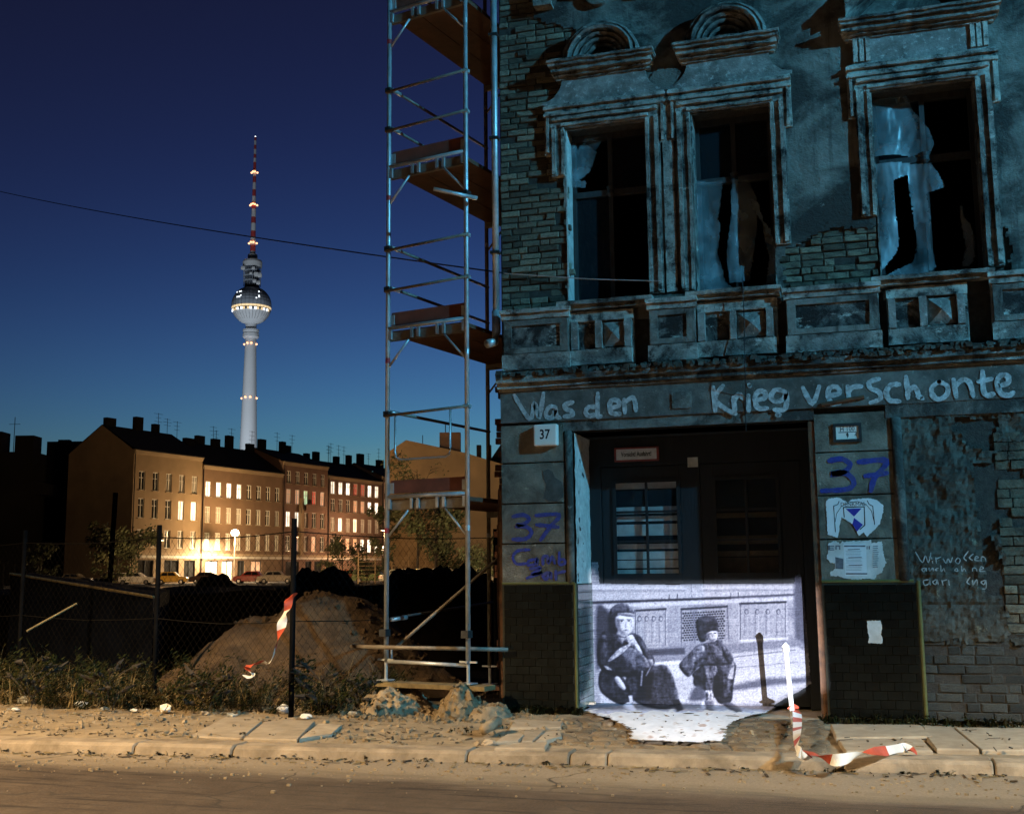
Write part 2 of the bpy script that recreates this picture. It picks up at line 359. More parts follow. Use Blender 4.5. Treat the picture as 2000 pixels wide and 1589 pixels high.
def stroke(mb, pts, w, Y, crop=None, taper=True, jit=.08):   # a brush stroke lying on the plane Y
    if crop: ox, oy, s = crop; pts = [(ox + u * s, oy + v * s) for u, v in pts]
    q = smooth_line([FX(x, y, Y) for x, y in pts]) if len(pts) > 1 else None
    k0 = len(mb.v); n = len(q)
    for i, p in enumerate(q):
        a, b = q[max(i - 1, 0)], q[min(i + 1, n - 1)]
        dx, dz = b[0] - a[0], b[1] - a[1]; L = math.hypot(dx, dz) or 1
        ww = w * .5 * (1 + jit * math.sin(i * 2.3 + pts[0][0]) + .16 * noise.noise((p[0] * 30, p[1] * 30, 0)) + .2 * noise.noise((p[0] * 7, p[1] * 7, 4))) * (.75 if taper and i in (0, n - 1) else 1)
        nx, nz = -dz / L * ww, dx / L * ww
        mb.v += [(p[0] + nx, Y, p[1] + nz), (p[0] - nx, Y, p[1] - nz)]
    for i in range(n - 1):
        mb.f.append((k0 + 2 * i, k0 + 2 * i + 1, k0 + 2 * i + 3, k0 + 2 * i + 2))
    for e in (0, n - 1):   # round ends
        c = len(mb.v); p = q[e]; r = w * .42
        mb.v += [(p[0] + r * math.cos(t * math.pi / 5), Y - .0006, p[1] + r * math.sin(t * math.pi / 5)) for t in range(10)]
        mb.f.append(tuple(c + t for t in range(10)))
def text_mesh(txt, size, x, z, y, name, mat, parent, bold=0., align='CENTER', sx=1.):
    cu = bpy.data.curves.new('lettering', 'FONT'); cu.body = txt; cu.size = size; cu.align_x = align; cu.align_y = 'CENTER'; cu.offset = bold; cu.resolution_u = 3; cu.fill_mode = 'FRONT'
    to = bpy.data.objects.new('lettering', cu); COL.objects.link(to)
    bpy.context.view_layer.update()
    me = bpy.data.meshes.new_from_object(to.evaluated_get(bpy.context.evaluated_depsgraph_get()))
    bpy.data.objects.remove(to); bpy.data.curves.remove(cu)
    o_ = origin_of(parent)
    for v in me.vertices: v.co = Vector((x + v.co.x * sx, y, z + v.co.y)) - o_
    me.materials.clear(); me.materials.append(MT[mat]); me.name = name
    o = bpy.data.objects.new(name, me); COL.objects.link(o); o.parent = parent
    return o
def fbm(x, y, z=0., o=4):
    return noise.fractal(Vector((x, y, z)), 1.0, 2.0, o, noise_basis='PERLIN_ORIGINAL')

# ------------------------------------------------------------------ street lamps that light the place
def street_lamp(label, pos, h, arm, mat, col, power, size, spot=None, group=None, target=None, ballast=.12):
    t = thing('street_lamp', label, 'street lamp', (pos[0], pos[1], pos[2]), group=group)
    hx, hy = pos[0] + arm[0], pos[1] + arm[1]
    MB().lathe([(.09, 0), (.09, .9), (.06, 1.0), (.05, h)], 12, pos).build('post', 'iron', t)
    MB().path([(pos[0], pos[1], pos[2] + h - .3), (pos[0] + arm[0] * .3, pos[1] + arm[1] * .3, pos[2] + h + .1), (hx, hy, pos[2] + h + .12)], .035).build('arm', 'iron', t)
    MB().lathe([(.05, .14), (.2, .10), (.3, 0), (.3, -.03), (.28, -.03), (.18, .06), (.05, .08)], 16, (hx, hy, pos[2] + h)).build('lamp_shade', 'iron', t)
    MB().lathe([(.02, .05), (.09, .02), (.1, -.04), (.05, -.1)], 12, (hx, hy, pos[2] + h)).build('bulb', mat, t)
    ld = bpy.data.lights.new('lamp_light', 'SPOT' if spot else 'POINT'); ld.color = col; ld.energy = power * KX; ld.shadow_soft_size = size
    if spot: ld.spot_size = R(spot[0]); ld.spot_blend = spot[1]
    lo = bpy.data.objects.new('lamp_light', ld); COL.objects.link(lo); lo.parent = t; lo.location = (arm[0], arm[1], h - ballast)
    if target is not None:
        d = Vector(target) - (Vector(pos) + lo.location); lo.rotation_euler = d.to_track_quat('-Z', 'Y').to_euler()
    return t
street_lamp('warm street lamp across the street to the left, beyond the picture', (-6.5, -9.6, -.1), 6.4, (.3, 1.0), 'lamp_warm', (1.0, .70, .37), 10800, .25, (143, .35))
street_lamp('warm street lamp across the street to the right, beyond the picture', (11.5, -9.6, -.1), 6.4, (-.3, 1.0), 'lamp_warm', (1.0, .72, .40), 8600, .25, (137, .3))
street_lamp('tall mast lamp with cold bluish light down the street', (21.0, -9.5, -.1), 11.4, (-.8, 0), 'lamp_cool', (.12, .60, 1.0), 26500, .12, (120, .3), target=(1, 0, 5))

# ================================================================== the ground
def sheet(name, x0, x1, y0, y1, step, zf, mat, kind='structure'):
    nx, ny = max(1, round((x1 - x0) / step)), max(1, round((y1 - y0) / step)); b = MB()
    for j in range(ny + 1):
        for i in range(nx + 1):
            x, y = x0 + (x1 - x0) * i / nx, y0 + (y1 - y0) * j / ny; b.v.append((x, y, zf(x, y)))
    for j in range(ny):
        for i in range(nx):
            k = j * (nx + 1) + i; b.f.append((k, k + 1, k + nx + 2, k + nx + 1))
    return tag(b.build(name, mat, smooth=True), kind=kind)
K0, K1 = gnd(0, 1435), gnd(1943, 1476)                  # back edge of the kerb
KS = (K1.y - K0.y) / (K1.x - K0.x)
def kerb_y(x): return K0.y + KS * (x - K0.x)
KW = .30
def far_z(y): return .0 if y < 40 else min(.66, .66 * (y - 40) / 60)
b = MB(); ys = [-60, 2.2, 12, 40, 60, 80, 100, 160, 600, 3500]; xs = [-3500, -400, -150, -60, -20, 20, 60, 400, 3500]
for y in ys:
    for x in xs: b.v.append((x, y, -.35 if y <= 12 else far_z(y) - (.05 if y < 600 else 3)))
for j in range(len(ys) - 1):
    for i in range(len(xs) - 1):
        k = j * len(xs) + i; b.f.append((k, k + 1, k + len(xs) + 1, k + len(xs)))
tag(b.build('ground', 'farground'), kind='structure')
b = MB(); b.v = [(-60, -30, -.11), (60, -30, -.11)]
n_ = 90
for i in range(n_ + 1):
    x = -60 + 120 * i / n_; b.v.append((x, kerb_y(x) - KW + .02, -.11))
b = MB()
for i in range(121):
    x = -60 + i; 
    for y in (-30, -12, -8, -6, -5, -4.2): b.v.append((x, y, -.11 + .012 * fbm(x * .6, y * .6)))
    b.v.append((x, kerb_y(x) - KW + .03, -.10))
for i in range(120):
    for j in range(6):
        k = i * 7 + j; b.f.append((k, k + 7, k + 8, k + 1))
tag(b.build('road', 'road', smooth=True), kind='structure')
def pave_z(x, y):
    z = .012 * fbm(x * 1.3, y * 1.3, 3) + .008 * fbm(x * 6, y * 6, 1)
    if x > 3.4: z -= .02
    return z - .012
def lot_edge(x): return .55
b = MB(); st = .06
def pave_sheet(x0, x1, step, ymax):
    b = MB(); nx = round((x1 - x0) / step); ny = round((ymax + 3.3) / step)
    for i in range(nx + 1):
        x = x0 + (x1 - x0) * i / nx; y0 = kerb_y(x) - .02
        for j in range(ny + 1):
            y = y0 + (ymax - y0) * j / ny; b.v.append((x, y, pave_z(x, y)))
    for i in range(nx):
        for j in range(ny):
            k = i * (ny + 1) + j; b.f.append((k, k + ny + 1, k + ny + 2, k + 1))
    return b
pavement = tag(pave_sheet(-9, 9, .075, .72).build('pavement', 'sand', smooth=True), kind='structure')
for x0, x1 in ((-60, -9), (9, 60)):
    tag(pave_sheet(x0, x1, .8, .72).build('pavement', 'sand', smooth=True), kind='structure')
# the vacant lot behind the pavement: rough dark earth
def lot_z(x, y):
    z = -.06 + .10 * fbm(x * .5, y * .5, 7) + .05 * fbm(x * 1.7, y * 1.7, 2)
    z *= min(1, max(0, (y - .7) / .8))
    return z + (far_z(y))
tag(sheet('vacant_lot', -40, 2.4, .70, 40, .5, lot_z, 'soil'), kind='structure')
# kerb
kb = MB(); kb.add([(x, kerb_y(x) + dy, z) for x in (-60, 60) for dy, z in ((0, -.5), (-KW, -.5), (-KW, -.31), (0, -.31))], [(0, 1, 2, 3), (7, 6, 5, 4), (0, 4, 5, 1), (1, 5, 6, 2), (2, 6, 7, 3), (3, 7, 4, 0)])
kerb = tag(kb.build('kerb', 'kerbst'), kind='structure')   # bedding under the stones
def kerb_piece(x0, x1, drop=0., tilt=0.):
    b = MB(); prof = [(0, 0), (0, -.3), (-KW, -.3), (-KW - .005, -.09), (-KW + .012, -.025), (-KW + .05, 0.0)]
    vs = []
    for k, x in enumerate((x0 + .006, x0 + .02, x1 - .02, x1 - .006)):
        sh = .012 if k in (0, 3) else 0
        for y, z in prof: vs.append((x, kerb_y(x) + y + (.01 if sh and y < -.1 else 0), z - drop + tilt * (x - x0) - (sh if z > -.1 else 0)))
    n = len(prof); fs = [tuple(range(n)), tuple(reversed(range(3 * n, 4 * n)))]
    for k in range(3):
        for i in range(n):
            j = (i + 1) % n; fs.append((k * n + i, (k + 1) * n + i, (k + 1) * n + j, k * n + j))
    b.add(vs, fs); b.build('kerb_stone', 'kerbst', kerb, smooth=False)
edges_px = [-200, 240, 435, 900, 1103, 1178, 1645, 1945, 2300]
edges_x = [gnd(p, 1450 + p * .022).x for p in edges_px]
xk = [-9 + 0 * 1]
cuts = [-12, -10.6, -9.3, -7.9, -6.6] + edges_x + [7.4, 8.6, 9.9, 11.2]
cuts = sorted(c for c in cuts)
for a, c in zip(cuts[:-1], cuts[1:]):
    if c - a > .12: kerb_piece(a, c, RNG.uniform(0, .012) + 0, RNG.uniform(-.006, .006))
# paving slabs, kerb-side strip on the right, two slabs on the left
def slab_px(pts, z=.012, th=.05, mat='granite', name='paving_slab'):
    b = MB(); q = [gnd(x, y, z) for x, y in pts]; n = len(q)
    a = sum(q[i].x * q[(i + 1) % n].y - q[(i + 1) % n].x * q[i].y for i in range(n))
    if a < 0: q = q[::-1]
    c = sum((Vector(p) for p in q), Vector()) / n
    top = [p + (c - p).normalized() * .012 for p in q]
    vs = [(p.x, p.y, z + .004 * fbm(p.x * 3, p.y * 3)) for p in top] + [(p.x, p.y, z - .012) for p in q] + [(p.x, p.y, z - th) for p in q]
    fs = [tuple(range(n))] + [(i, n + i, n + (i + 1) % n, (i + 1) % n)[::-1] for i in range(n)] + [(n + i, 2 * n + i, 2 * n + (i + 1) % n, n + (i + 1) % n)[::-1] for i in range(n)]
    b.add(vs, fs); return b.build(name, mat, pavement)
for pts in ([(1622, 1413), (1798, 1414), (1822, 1437), (1633, 1439)], [(1636, 1442), (1800, 1441), (1822, 1464), (1652, 1466)], [(1804, 1416), (1858, 1418), (1912, 1462), (1830, 1461), (1808, 1436)],
            [(1864, 1419), (2010, 1421), (2040, 1463), (1918, 1463)], [(2016, 1421), (2140, 1424), (2180, 1466), (2046, 1464)],
            [(370, 1436), (440, 1399), (490, 1400), (512, 1407), (470, 1440)], [(476, 1440), (516, 1408), (560, 1404), (615, 1408), (580, 1443)], [(584, 1442), (622, 1412), (668, 1414), (648, 1432)],
            [(968, 1447), (990, 1432), (1020, 1431), (1024, 1434), (1012, 1445)], [(1025, 1425), (1060, 1422), (1064, 1424), (1040, 1446), (1018, 1447)], [(1066, 1428), (1094, 1424), (1098, 1437), (1066, 1445), (1046, 1446)],
            [(965, 1459), (1005, 1449), (1072, 1447), (1064, 1460)], [(995, 1420), (1005, 1404), (1100, 1407), (1096, 1419)]):
    slab_px(pts, z=RNG.uniform(.008, .022))
# rows of worn cobbles in front of the gate
csrc = None
cob = MB(); w = .5
vs = [(-.5, -.5, -.6), (.5, -.5, -.6), (.5, .5, -.6), (-.5, .5, -.6), (-.47, -.47, .25), (.47, -.47, .25), (.47, .47, .25), (-.47, .47, .25), (-.33, -.33, .5), (.33, -.33, .5), (.33, .33, .5), (-.33, .33, .5)]
cob.add(vs, [(0, 1, 5, 4), (1, 2, 6, 5), (2, 3, 7, 6), (3, 0, 4, 7), (4, 5, 9, 8), (5, 6, 10, 9), (6, 7, 11, 10), (7, 4, 8, 11), (8, 9, 10, 11)])
row = 0; y = kerb_y(2) + .07; ncob = 0
while y < -.15:
    d = RNG.uniform(.10, .14); x = RNG.uniform(.95, 1.2) - (.25 if y > -1.2 else 0)
    while x < 3.55 + .35 * (y + 2.6):
        w = RNG.uniform(.12, .21); px, py = proj((x + w / 2, y + d / 2, 0))
        if RNG.random() > .12 and not (px > 1610 and py > 1405):
            if csrc is None:
                csrc = cob.build('cobble', 'cobble', pavement, local=True, smooth=True); o = csrc
            else: o = csrc.copy(); COL.objects.link(o)
            o.location = (x + w / 2, y + d / 2, -.024 + RNG.uniform(-.014, .008)); o.scale = (w - .012, d - .012, .06)
            o.rotation_euler = (RNG.uniform(-.05, .05), RNG.uniform(-.05, .05), RNG.uniform(-.06, .06)); ncob += 1
        x += w
    y += d
# ================================================================== the derelict corner house
house = thing('derelict_house', 'derelict tenement house with crumbling stucco front, broken windows and a wide gateway', 'house')
GX0, GX1, GZ = .85, 3.40, 3.05
WN = [(.806, 1.761), (2.267, 3.152), (4.213, 5.27)]; WS, WT = 4.52, 6.62
BX1 = 9.0
holes = [(GX0, GX1, -1, GZ)] + [(a, c, WS, WT) for a, c in WN] + [(6.9, 7.9, WS, WT)]
def inside(x, z, hs): return any(a < x < c and z0 < z < z1 for a, c, z0, z1 in hs)
def cellwall(xs, zs, fill, y0, y1, yf=None, jit=None):
    b = MB(); idx = {}
    def vid(i, j, f):
        k = (i, j, f)
        if k not in idx:
            x, z = xs[i], zs[j]
            if jit: x, z = jit(x, z)
            idx[k] = len(b.v); b.v.append((x, (yf(x, z) if yf else y0) if f == 0 else y1, z))
        return idx[k]
    nx, nz = len(xs) - 1, len(zs) - 1
    F = [[fill((xs[i] + xs[i + 1]) / 2, (zs[j] + zs[j + 1]) / 2) for j in range(nz)] for i in range(nx)]
    for i in range(nx):
        for j in range(nz):
            if not F[i][j]: continue
            b.f.append((vid(i, j, 0), vid(i + 1, j, 0), vid(i + 1, j + 1, 0), vid(i, j + 1, 0)))
            if i == 0 or not F[i - 1][j]: b.f.append((vid(i, j, 0), vid(i, j + 1, 0), vid(i, j + 1, 1), vid(i, j, 1)))
            if i == nx - 1 or not F[i + 1][j]: b.f.append((vid(i + 1, j, 0), vid(i + 1, j, 1), vid(i + 1, j + 1, 1), vid(i + 1, j + 1, 0)))
            if j == 0 or not F[i][j - 1]: b.f.append((vid(i, j, 0), vid(i, j, 1), vid(i + 1, j, 1), vid(i + 1, j, 0)))
            if j == nz - 1 or not F[i][j + 1]: b.f.append((vid(i, j + 1, 0), vid(i + 1, j + 1, 0), vid(i + 1, j + 1, 1), vid(i, j + 1, 1)))
    return b
xs = sorted({0, BX1} | {h[0] for h in holes} | {h[1] for h in holes}); zs = sorted({0, 12.5, WS, WT, GZ})
cellwall(xs, zs, lambda x, z: not inside(x, z, holes), .02, .50).build('front_wall', 'mortar', house)
# body behind the front: gable side, back, ceilings (rooms stay dark)
gd = Vector((.21, .978, 0)).normalized()
def gp(t, z): return (gd.x * t, gd.y * t, z)
b = MB()
b.add([gp(.51, 0), gp(10, 0), gp(10, 12.5), gp(.51, 12.5)], [(0, 1, 2, 3)])
b.add([gp(10, 0), (BX1, 9.8, 0), (BX1, 9.8, 12.5), gp(10, 12.5)], [(0, 1, 2, 3)])
b.add([(BX1, .51, 0), (BX1, 9.8, 0), (BX1, 9.8, 12.5), (BX1, .51, 12.5)], [(0, 1, 2, 3)])
b.build('side_wall', 'redbrick', house)
b = MB()
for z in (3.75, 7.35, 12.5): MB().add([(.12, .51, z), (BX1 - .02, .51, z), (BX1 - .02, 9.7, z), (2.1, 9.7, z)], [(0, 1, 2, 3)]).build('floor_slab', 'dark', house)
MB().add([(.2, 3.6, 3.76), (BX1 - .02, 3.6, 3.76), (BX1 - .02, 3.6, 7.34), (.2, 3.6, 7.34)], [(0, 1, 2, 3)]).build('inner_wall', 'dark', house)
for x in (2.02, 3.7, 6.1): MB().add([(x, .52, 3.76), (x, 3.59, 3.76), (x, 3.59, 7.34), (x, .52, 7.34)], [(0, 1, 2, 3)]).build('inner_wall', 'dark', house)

# ---- stucco skin over the brick (ragged where it has fallen off)
fallen = [FX(*p) for p in [(1528, 492), (1560, 478), (1575, 470), (1600, 455), (1640, 445), (1700, 447), (1722, 457), (1728, 600), (1528, 600)]]
fallen2 = [FX(*p) for p in [(1932, 470), (1962, 440), (1975, 480), (1968, 545), (1930, 545)]]
def inpoly(x, z, P):
    r = False; n = len(P)
    for i in range(n):
        (x0, z0), (x1, z1) = P[i], P[(i + 1) % n]
        if (z0 > z) != (z1 > z) and x < (x1 - x0) * (z - z0) / (z1 - z0) + x0: r = not r
    return r
BND = [(4.4, .83), (5.9, .80), (6.15, .72), (6.45, .60), (6.75, .60), (6.95, .78), (7.25, .80), (7.45, .88), (7.65, .98), (7.85, .92), (8.0, .55), (8.12, .45), (9.5, .30)]
def brick_edge(z):
    for (z0, x0), (z1, x1) in zip(BND[:-1], BND[1:]):
        if z0 <= z <= z1: return x0 + (x1 - x0) * (z - z0) / (z1 - z0)
    return .3
def skin(x, z):
    if inside(x, z, holes) or z < 4.3: return False
    n = .05 * fbm(x * 7, z * 7, 5) + .025 * fbm(x * 25, z * 25, 9)
    if x < brick_edge(z) + n: return False
    if inpoly(x + n, z + n, fallen) or inpoly(x + n, z - n, fallen2): return False
    return True
st = .03
zs_ = [4.3 + st * i for i in range(int((8.9 - 4.3) / st))] ; xs_ = [st * i for i in range(int(6.6 / st))]
def yskin(x, z): return -.022 - .006 * fbm(x * 1.5, z * 1.5) - .0025 * fbm(x * 12, z * 12, 4)
def jskin(x, z): return (x + .011 * noise.noise((x * 40, z * 40, 1)), z + .011 * noise.noise((x * 40, z * 40, 7)))
cellwall(xs_, zs_, skin, 0, .021, yskin, jskin).build('stucco_skin', 'stucco', house)
cellwall([6.57, 9.0], [4.3, 8.9], lambda x, z: True, -.02, .021).build('stucco_skin', 'stucco', house)
cellwall([0, 9.0], [8.86, 12.5], lambda x, z: True, -.02, .021).build('stucco_skin', 'stucco', house)
# ---- exposed bricks
bsrc = {}
bricks = []
def brick_mesh(key):
    if key not in bsrc:
        b = MB(); r = random.Random(key)
        j = lambda a: a + r.uniform(-.018, .018)
        vs = [(j(sx * .5), .5, j(sz * .5)) for sz in (-1, 1) for sx in (-1, 1)] + [(j(sx * .5), -.38, j(sz * .5)) for sz in (-1, 1) for sx in (-1, 1)] + [(j(sx * .44), -.5, j(sz * .42)) for sz in (-1, 1) for sx in (-1, 1)]
        fs = []
        for k in (0, 4):
            for a, c in ((0, 1), (1, 3), (3, 2), (2, 0)): fs.append((k + c, k + a, k + 4 + a, k + 4 + c)[::-1])
        fs.append((8, 9, 11, 10)); b.add(vs, fs)
        me = bpy.data.meshes.new('brick'); me.from_pydata(b.v, [], b.f); bsrc[key] = me
    return bsrc[key]
spare = MB(); NB = {}
def put_brick(x0, x1, z0, z1, yf, mat='brick'):
    key = RNG.randrange(6)
    if NB.get(mat, 0) < 300:
        me = brick_mesh(key); k2 = (key, mat)
        if k2 not in bsrc:
            m2 = me.copy(); m2.materials.append(MT[mat]); bsrc[k2] = m2
        o = bpy.data.objects.new({'brick': 'brick', 'darkbrick': 'dark_brick', 'redbrick': 'red_brick'}[mat], bsrc[k2]); COL.objects.link(o); o.parent = house
        o.location = ((x0 + x1) / 2, yf + .03, (z0 + z1) / 2); o.scale = (x1 - x0, .06, z1 - z0); o.rotation_euler = (RNG.uniform(-.05, .05), RNG.uniform(-.012, .012), RNG.uniform(-.04, .04)); NB[mat] = NB.get(mat, 0) + 1
    else: spare.box(x0, x1, yf, yf + .05, z0, z1)
def course(x0, x1, z, hh, fn, yf=-.004, mat='brick', long_=.235, off=0.):
    x = x0 - off
    while x < x1:
        L = RNG.choice([long_, long_, long_ * .5, long_]) * RNG.uniform(.93, 1.07)
        a, c = max(x0, x), min(x1, x + L)
        if c - a > .045 and fn((a + c) / 2, z + hh / 2): RNG.random() > .03 and put_brick(a + RNG.uniform(.003, .009), c - RNG.uniform(.003, .009), z + RNG.uniform(.003, .009), z + hh - RNG.uniform(.003, .010), yf + RNG.choice([RNG.uniform(-.008, .006), RNG.uniform(-.014, .022)]), mat)
        x += L
z = 4.42; r_ = 0
while z < 8.85:
    course(.004, 1.05, z, .076, lambda x, zz: x < brick_edge(zz) + .05 and not (zz < WT and x > .79), mat='brick', off=(.11 if r_ % 2 else 0) + RNG.uniform(0, .03)); z += .076; r_ += 1
z = 4.42; r_ = 0
while z < 5.35:
    course(3.16, 4.2, z, .078, lambda x, zz: inpoly(x, zz, [(x + .0, y) for x, y in fallen]) , off=(.11 if r_ % 2 else 0)); z += .078; r_ += 1

# ---- window surrounds
def steps(b, x0, x1, z0, prof):   # stacked mouldings (height, projection)
    z = z0
    for h_, p in prof:
        b.box(x0 - p * .35, x1 + p * .35, -p, .02, z, z + h_); z += h_
    return z
for k, (xl, xr) in enumerate(WN):
    bw = .16
    b = MB()
    zl = 6.05 if k == 0 else WS + .05      # the left strip of the first surround has fallen off below
    if k == 2: zl = 5.22
    for (a, c, z0) in ((xl - bw, xl, zl), (xr, xr + bw, WS + .05 if k != 1 else 5.0)):
        s = -1 if c == xl else 1; b = MB()
        inner = c if s < 0 else a
        b.box(a, c, -.055, .02, z0, WT)
        b.box(*sorted((inner + s * .10, inner + s * .145)), -.085, -.05, z0 + .02, WT + .02)
        b.box(*sorted((inner, inner + s * .035)), -.075, -.05, z0 + .01, WT)
        e0, e1 = sorted((inner + s * bw, inner + s * (bw + .075)))
        b.box(e0, e1, -.05, .02, WT - .30, WT + .24); b.box(*sorted((inner + s * (bw + .02), inner + s * (bw + .05))), -.08, -.045, WT - .28, WT + .2)
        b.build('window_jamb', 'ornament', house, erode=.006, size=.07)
    b = MB(); b.box(xl - bw, xr + bw, -.06, .02, WT + .002, WT + .15); b.box(xl - .03, xr + .03, -.085, -.05, WT + .02, WT + .055); b.box(xl - bw + .02, xr + bw - .02, -.10, -.05, WT + .09, WT + .13)
    z = steps(b, xl - bw - .04, xr + bw + .04, WT + .153, [(.035, .10), (.05, .07), (.035, .11), (.025, .08)])
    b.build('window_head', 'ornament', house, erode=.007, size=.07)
    # flared frieze
    q = .12
    arc = [(.255 - .24 * math.sin(a_), .285 - .245 * math.cos(a_)) for a_ in [math.pi / 2 * i / 7 for i in range(8)]]   # concave flanks
    P = [(xr + dx, z + dz) for dx, dz in reversed(arc)] + [(xr + .25, z)]
    P = [(xl - .25, z)] + [(xl - dx, z + dz) for dx, dz in arc] + P
    if k == 2: P = [(xl - bw, z), (xl - bw, z + .30), (xr + bw, z + .30), (xr + bw, z)]
    MB().prism(P, -.075, .02).build('frieze', 'frieze', house, erode=.005, size=.1)
    if k == 2:
        for s0 in (xl - bw + .01, xr - .02):
            for t in range(3): MB().box(s0 + t * .065, s0 + t * .065 + .045, -.10, -.055, z + .02, z + .30).build('console_flute', 'ornament', house, erode=.005, size=.08)
    zc = z + .28
    b = MB(); ex = .04 if k < 2 else bw + .03
    zc2 = steps(b, xl - ex, xr + ex, zc, [(.03, .10), (.03, .15), (.05, .21), (.035, .26), (.03, .29)])
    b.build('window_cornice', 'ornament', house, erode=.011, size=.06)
    xm = (xl + xr) / 2
    if k < 2:
        ro = .455
        for nm, r0, r1, p in (('arch', ro - .06, ro, .24), ('arch', ro - .115, ro - .055, .28), ('arch', ro - .165, ro - .11, .22), ('arch', ro - .215, ro - .16, .18), ('arch', ro - .27, ro - .21, .12)):
            b = MB(); n = 22; vs = []; fs = []
            for i in range(n + 1):
                a_ = math.pi * i / n
                for rr, yy in ((r0, .02), (r0, -p + .02), ((r0 + r1) / 2, -p), (r1, -p + .03), (r1, .02)):
                    vs.append((xm + rr * math.cos(a_), yy, zc2 - .02 + rr * math.sin(a_)))
            for i in range(n):
                for j in range(4): fs.append((i * 5 + j, i * 5 + j + 1, (i + 1) * 5 + j + 1, (i + 1) * 5 + j))
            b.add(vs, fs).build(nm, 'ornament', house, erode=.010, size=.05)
        MB().prism([(xm + (ro - .24) * math.cos(math.pi * i / 14), zc2 - .02 + (ro - .24) * math.sin(math.pi * i / 14)) for i in range(15)], -.035, .02).build('tympanum', 'stucco', house)
    else:
        for s in (-1, 1):
            for h0, h1, p in ((.0, .07, .18), (.07, .15, .24), (.15, .22, .29)):
                hw = (xr - xl) / 2 + bw + .05; rise = .62
                P = [(xm + s * hw, zc2 + h0), (xm, zc2 + rise + h0), (xm, zc2 + rise + h1), (xm + s * hw, zc2 + h1)]
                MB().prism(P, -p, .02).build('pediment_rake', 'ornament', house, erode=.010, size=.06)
        MB().prism([(xl - bw, zc2), (xr + bw, zc2), (xm, zc2 + .58)], -.04, .019).build('tympanum', 'stucco', house)
# small round drop between the first two surrounds
MB().prism([(2.01 + .20 * math.cos(a), 7.03 + .18 * math.sin(a)) for a in [math.pi * 2 * i / 20 for i in range(20)]], -.045, .02).build('roundel', 'stucco', house, erode=.004, size=.08)
MB().box(1.95, 2.07, -.05, .02, WS + .05, 6.85).build('narrow_pilaster', 'ornament', house, erode=.006, size=.06)
# ---- scalloped apron of the floor above
def apron_top(x0, x1, name='upper_apron'):
    xm = (x0 + x1) / 2; P = [(x0, 8.75), (x0, 8.18), (x0 + .2, 8.16), (x0 + .24, 8.23), (x0 + .30, 8.25), (xm - .17, 8.22)]
    P += [(xm + .15 * math.cos(a), 8.22 + .15 * math.sin(a)) for a in [math.pi + math.pi * i / 10 for i in range(11)]]
    P += [(xm + .17, 8.22), (x1 - .30, 8.25), (x1 - .24, 8.23), (x1 - .2, 8.16), (x1, 8.18), (x1, 8.75)]
    MB().prism(P, -.10, .02).build(name, 'stucco', house, erode=.005, size=.1)
    P2 = [(x0 - .02, 8.75), (x0 - .02, 8.14), (x0 + .2, 8.13), (x0 + .2, 8.75)]
    MB().prism(P2, -.16, .02).build('apron_block', 'ornament', house, erode=.01, size=.06)
    MB().prism([(x + (x1 - x0) - .18, z) for x, z in P2], -.16, .02).build('apron_block', 'ornament', house, erode=.01, size=.06)
apron_top(.5, 1.98); apron_top(2.03, 3.5)
for x in (.62, .78): pass
# ---- sill, aprons and pedestals
SZ = 4.50
b = MB()
for a, c in ((-.01, .80), (1.80, 2.25), (3.20, 4.19), (5.36, 6.6)):
    pass
ped = [(990, 1116), (1272, 1362), (1538, 1718), (1938, 2080)]
apr = [(1118, 1240), (1364, 1520), (1734, 1892)]
for p0, p1 in ped:
    x0, x1 = FX(p0, 640)[0], FX(p1, 640 - (p1 - p0) * .07)[0]
    x0 = max(x0, 0.0)
    b = MB(); b.box(x0, x1, -.13, .02, 3.76, 4.40)
    b.box(x0 - .015, x1 + .015, -.155, -.12, 3.78, 3.96); b.box(x0 - .02, x1 + .02, -.17, -.12, 4.36, 4.42); b.box(x0 - .03, x1 + .03, -.20, -.1, 4.425, 4.475)
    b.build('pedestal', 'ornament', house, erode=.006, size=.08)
    # sunk panel: a frame proud of the field
    m = .10; b = MB()
    b.box(x0 + .01, x0 + m, -.155, -.129, 3.97, 4.35); b.box(x1 - m, x1 - .01, -.155, -.129, 3.97, 4.35); b.box(x0 + m, x1 - m, -.155, -.129, 3.97, 4.03); b.box(x0 + m, x1 - m, -.155, -.129, 4.29, 4.35)
    b.build('panel_frame', 'stucco', house, erode=.004, size=.1)
for k, (p0, p1) in enumerate(apr):
    x0, x1 = FX(p0, 640)[0], FX(p1, 630)[0]; xm = (x0 + x1) / 2; L = x1 - x0
    b = MB(); b.box(x0, x1, -.05, .02, 3.80, 4.42); b.box(x0, x1 - .02, -.11, -.04, 3.80, 3.97); b.box(x0, x1, -.09, -.04, 4.30, 4.41)
    b.build('apron', 'ornament', house, erode=.006, size=.08)
    for s, xx in ((0, x0 + .01), (1, x0 + L * .40), (2, x0 + L * .86)):
        MB().box(xx, xx + .075, -.12, -.045, 3.98, 4.295).build('baluster', 'frieze', house, erode=.007, size=.06)
    a0, a1, z0, z1 = x0 + L * .40 + .085, x0 + L * .86 - .01, 4.0, 4.28; c = ((a0 + a1) / 2, -.14, (z0 + z1) / 2)
    MB().add([(a0, -.05, z0), (a1, -.05, z0), (a1, -.05, z1), (a0, -.05, z1), c], [(0, 1, 4), (1, 2, 4), (2, 3, 4), (3, 0, 4)]).build('diamond_boss', 'frieze', house, erode=.003, size=.06)
    xl, xr = WN[k]
    b = MB(); b.box(xl - .10, xr + .04, -.20, .30, 4.478, 4.522); b.box(xl - .06, xr + .02, -.15, .02, 4.43, 4.477)
    b.build('window_sill', 'ornament', house, erode=.008, size=.07)
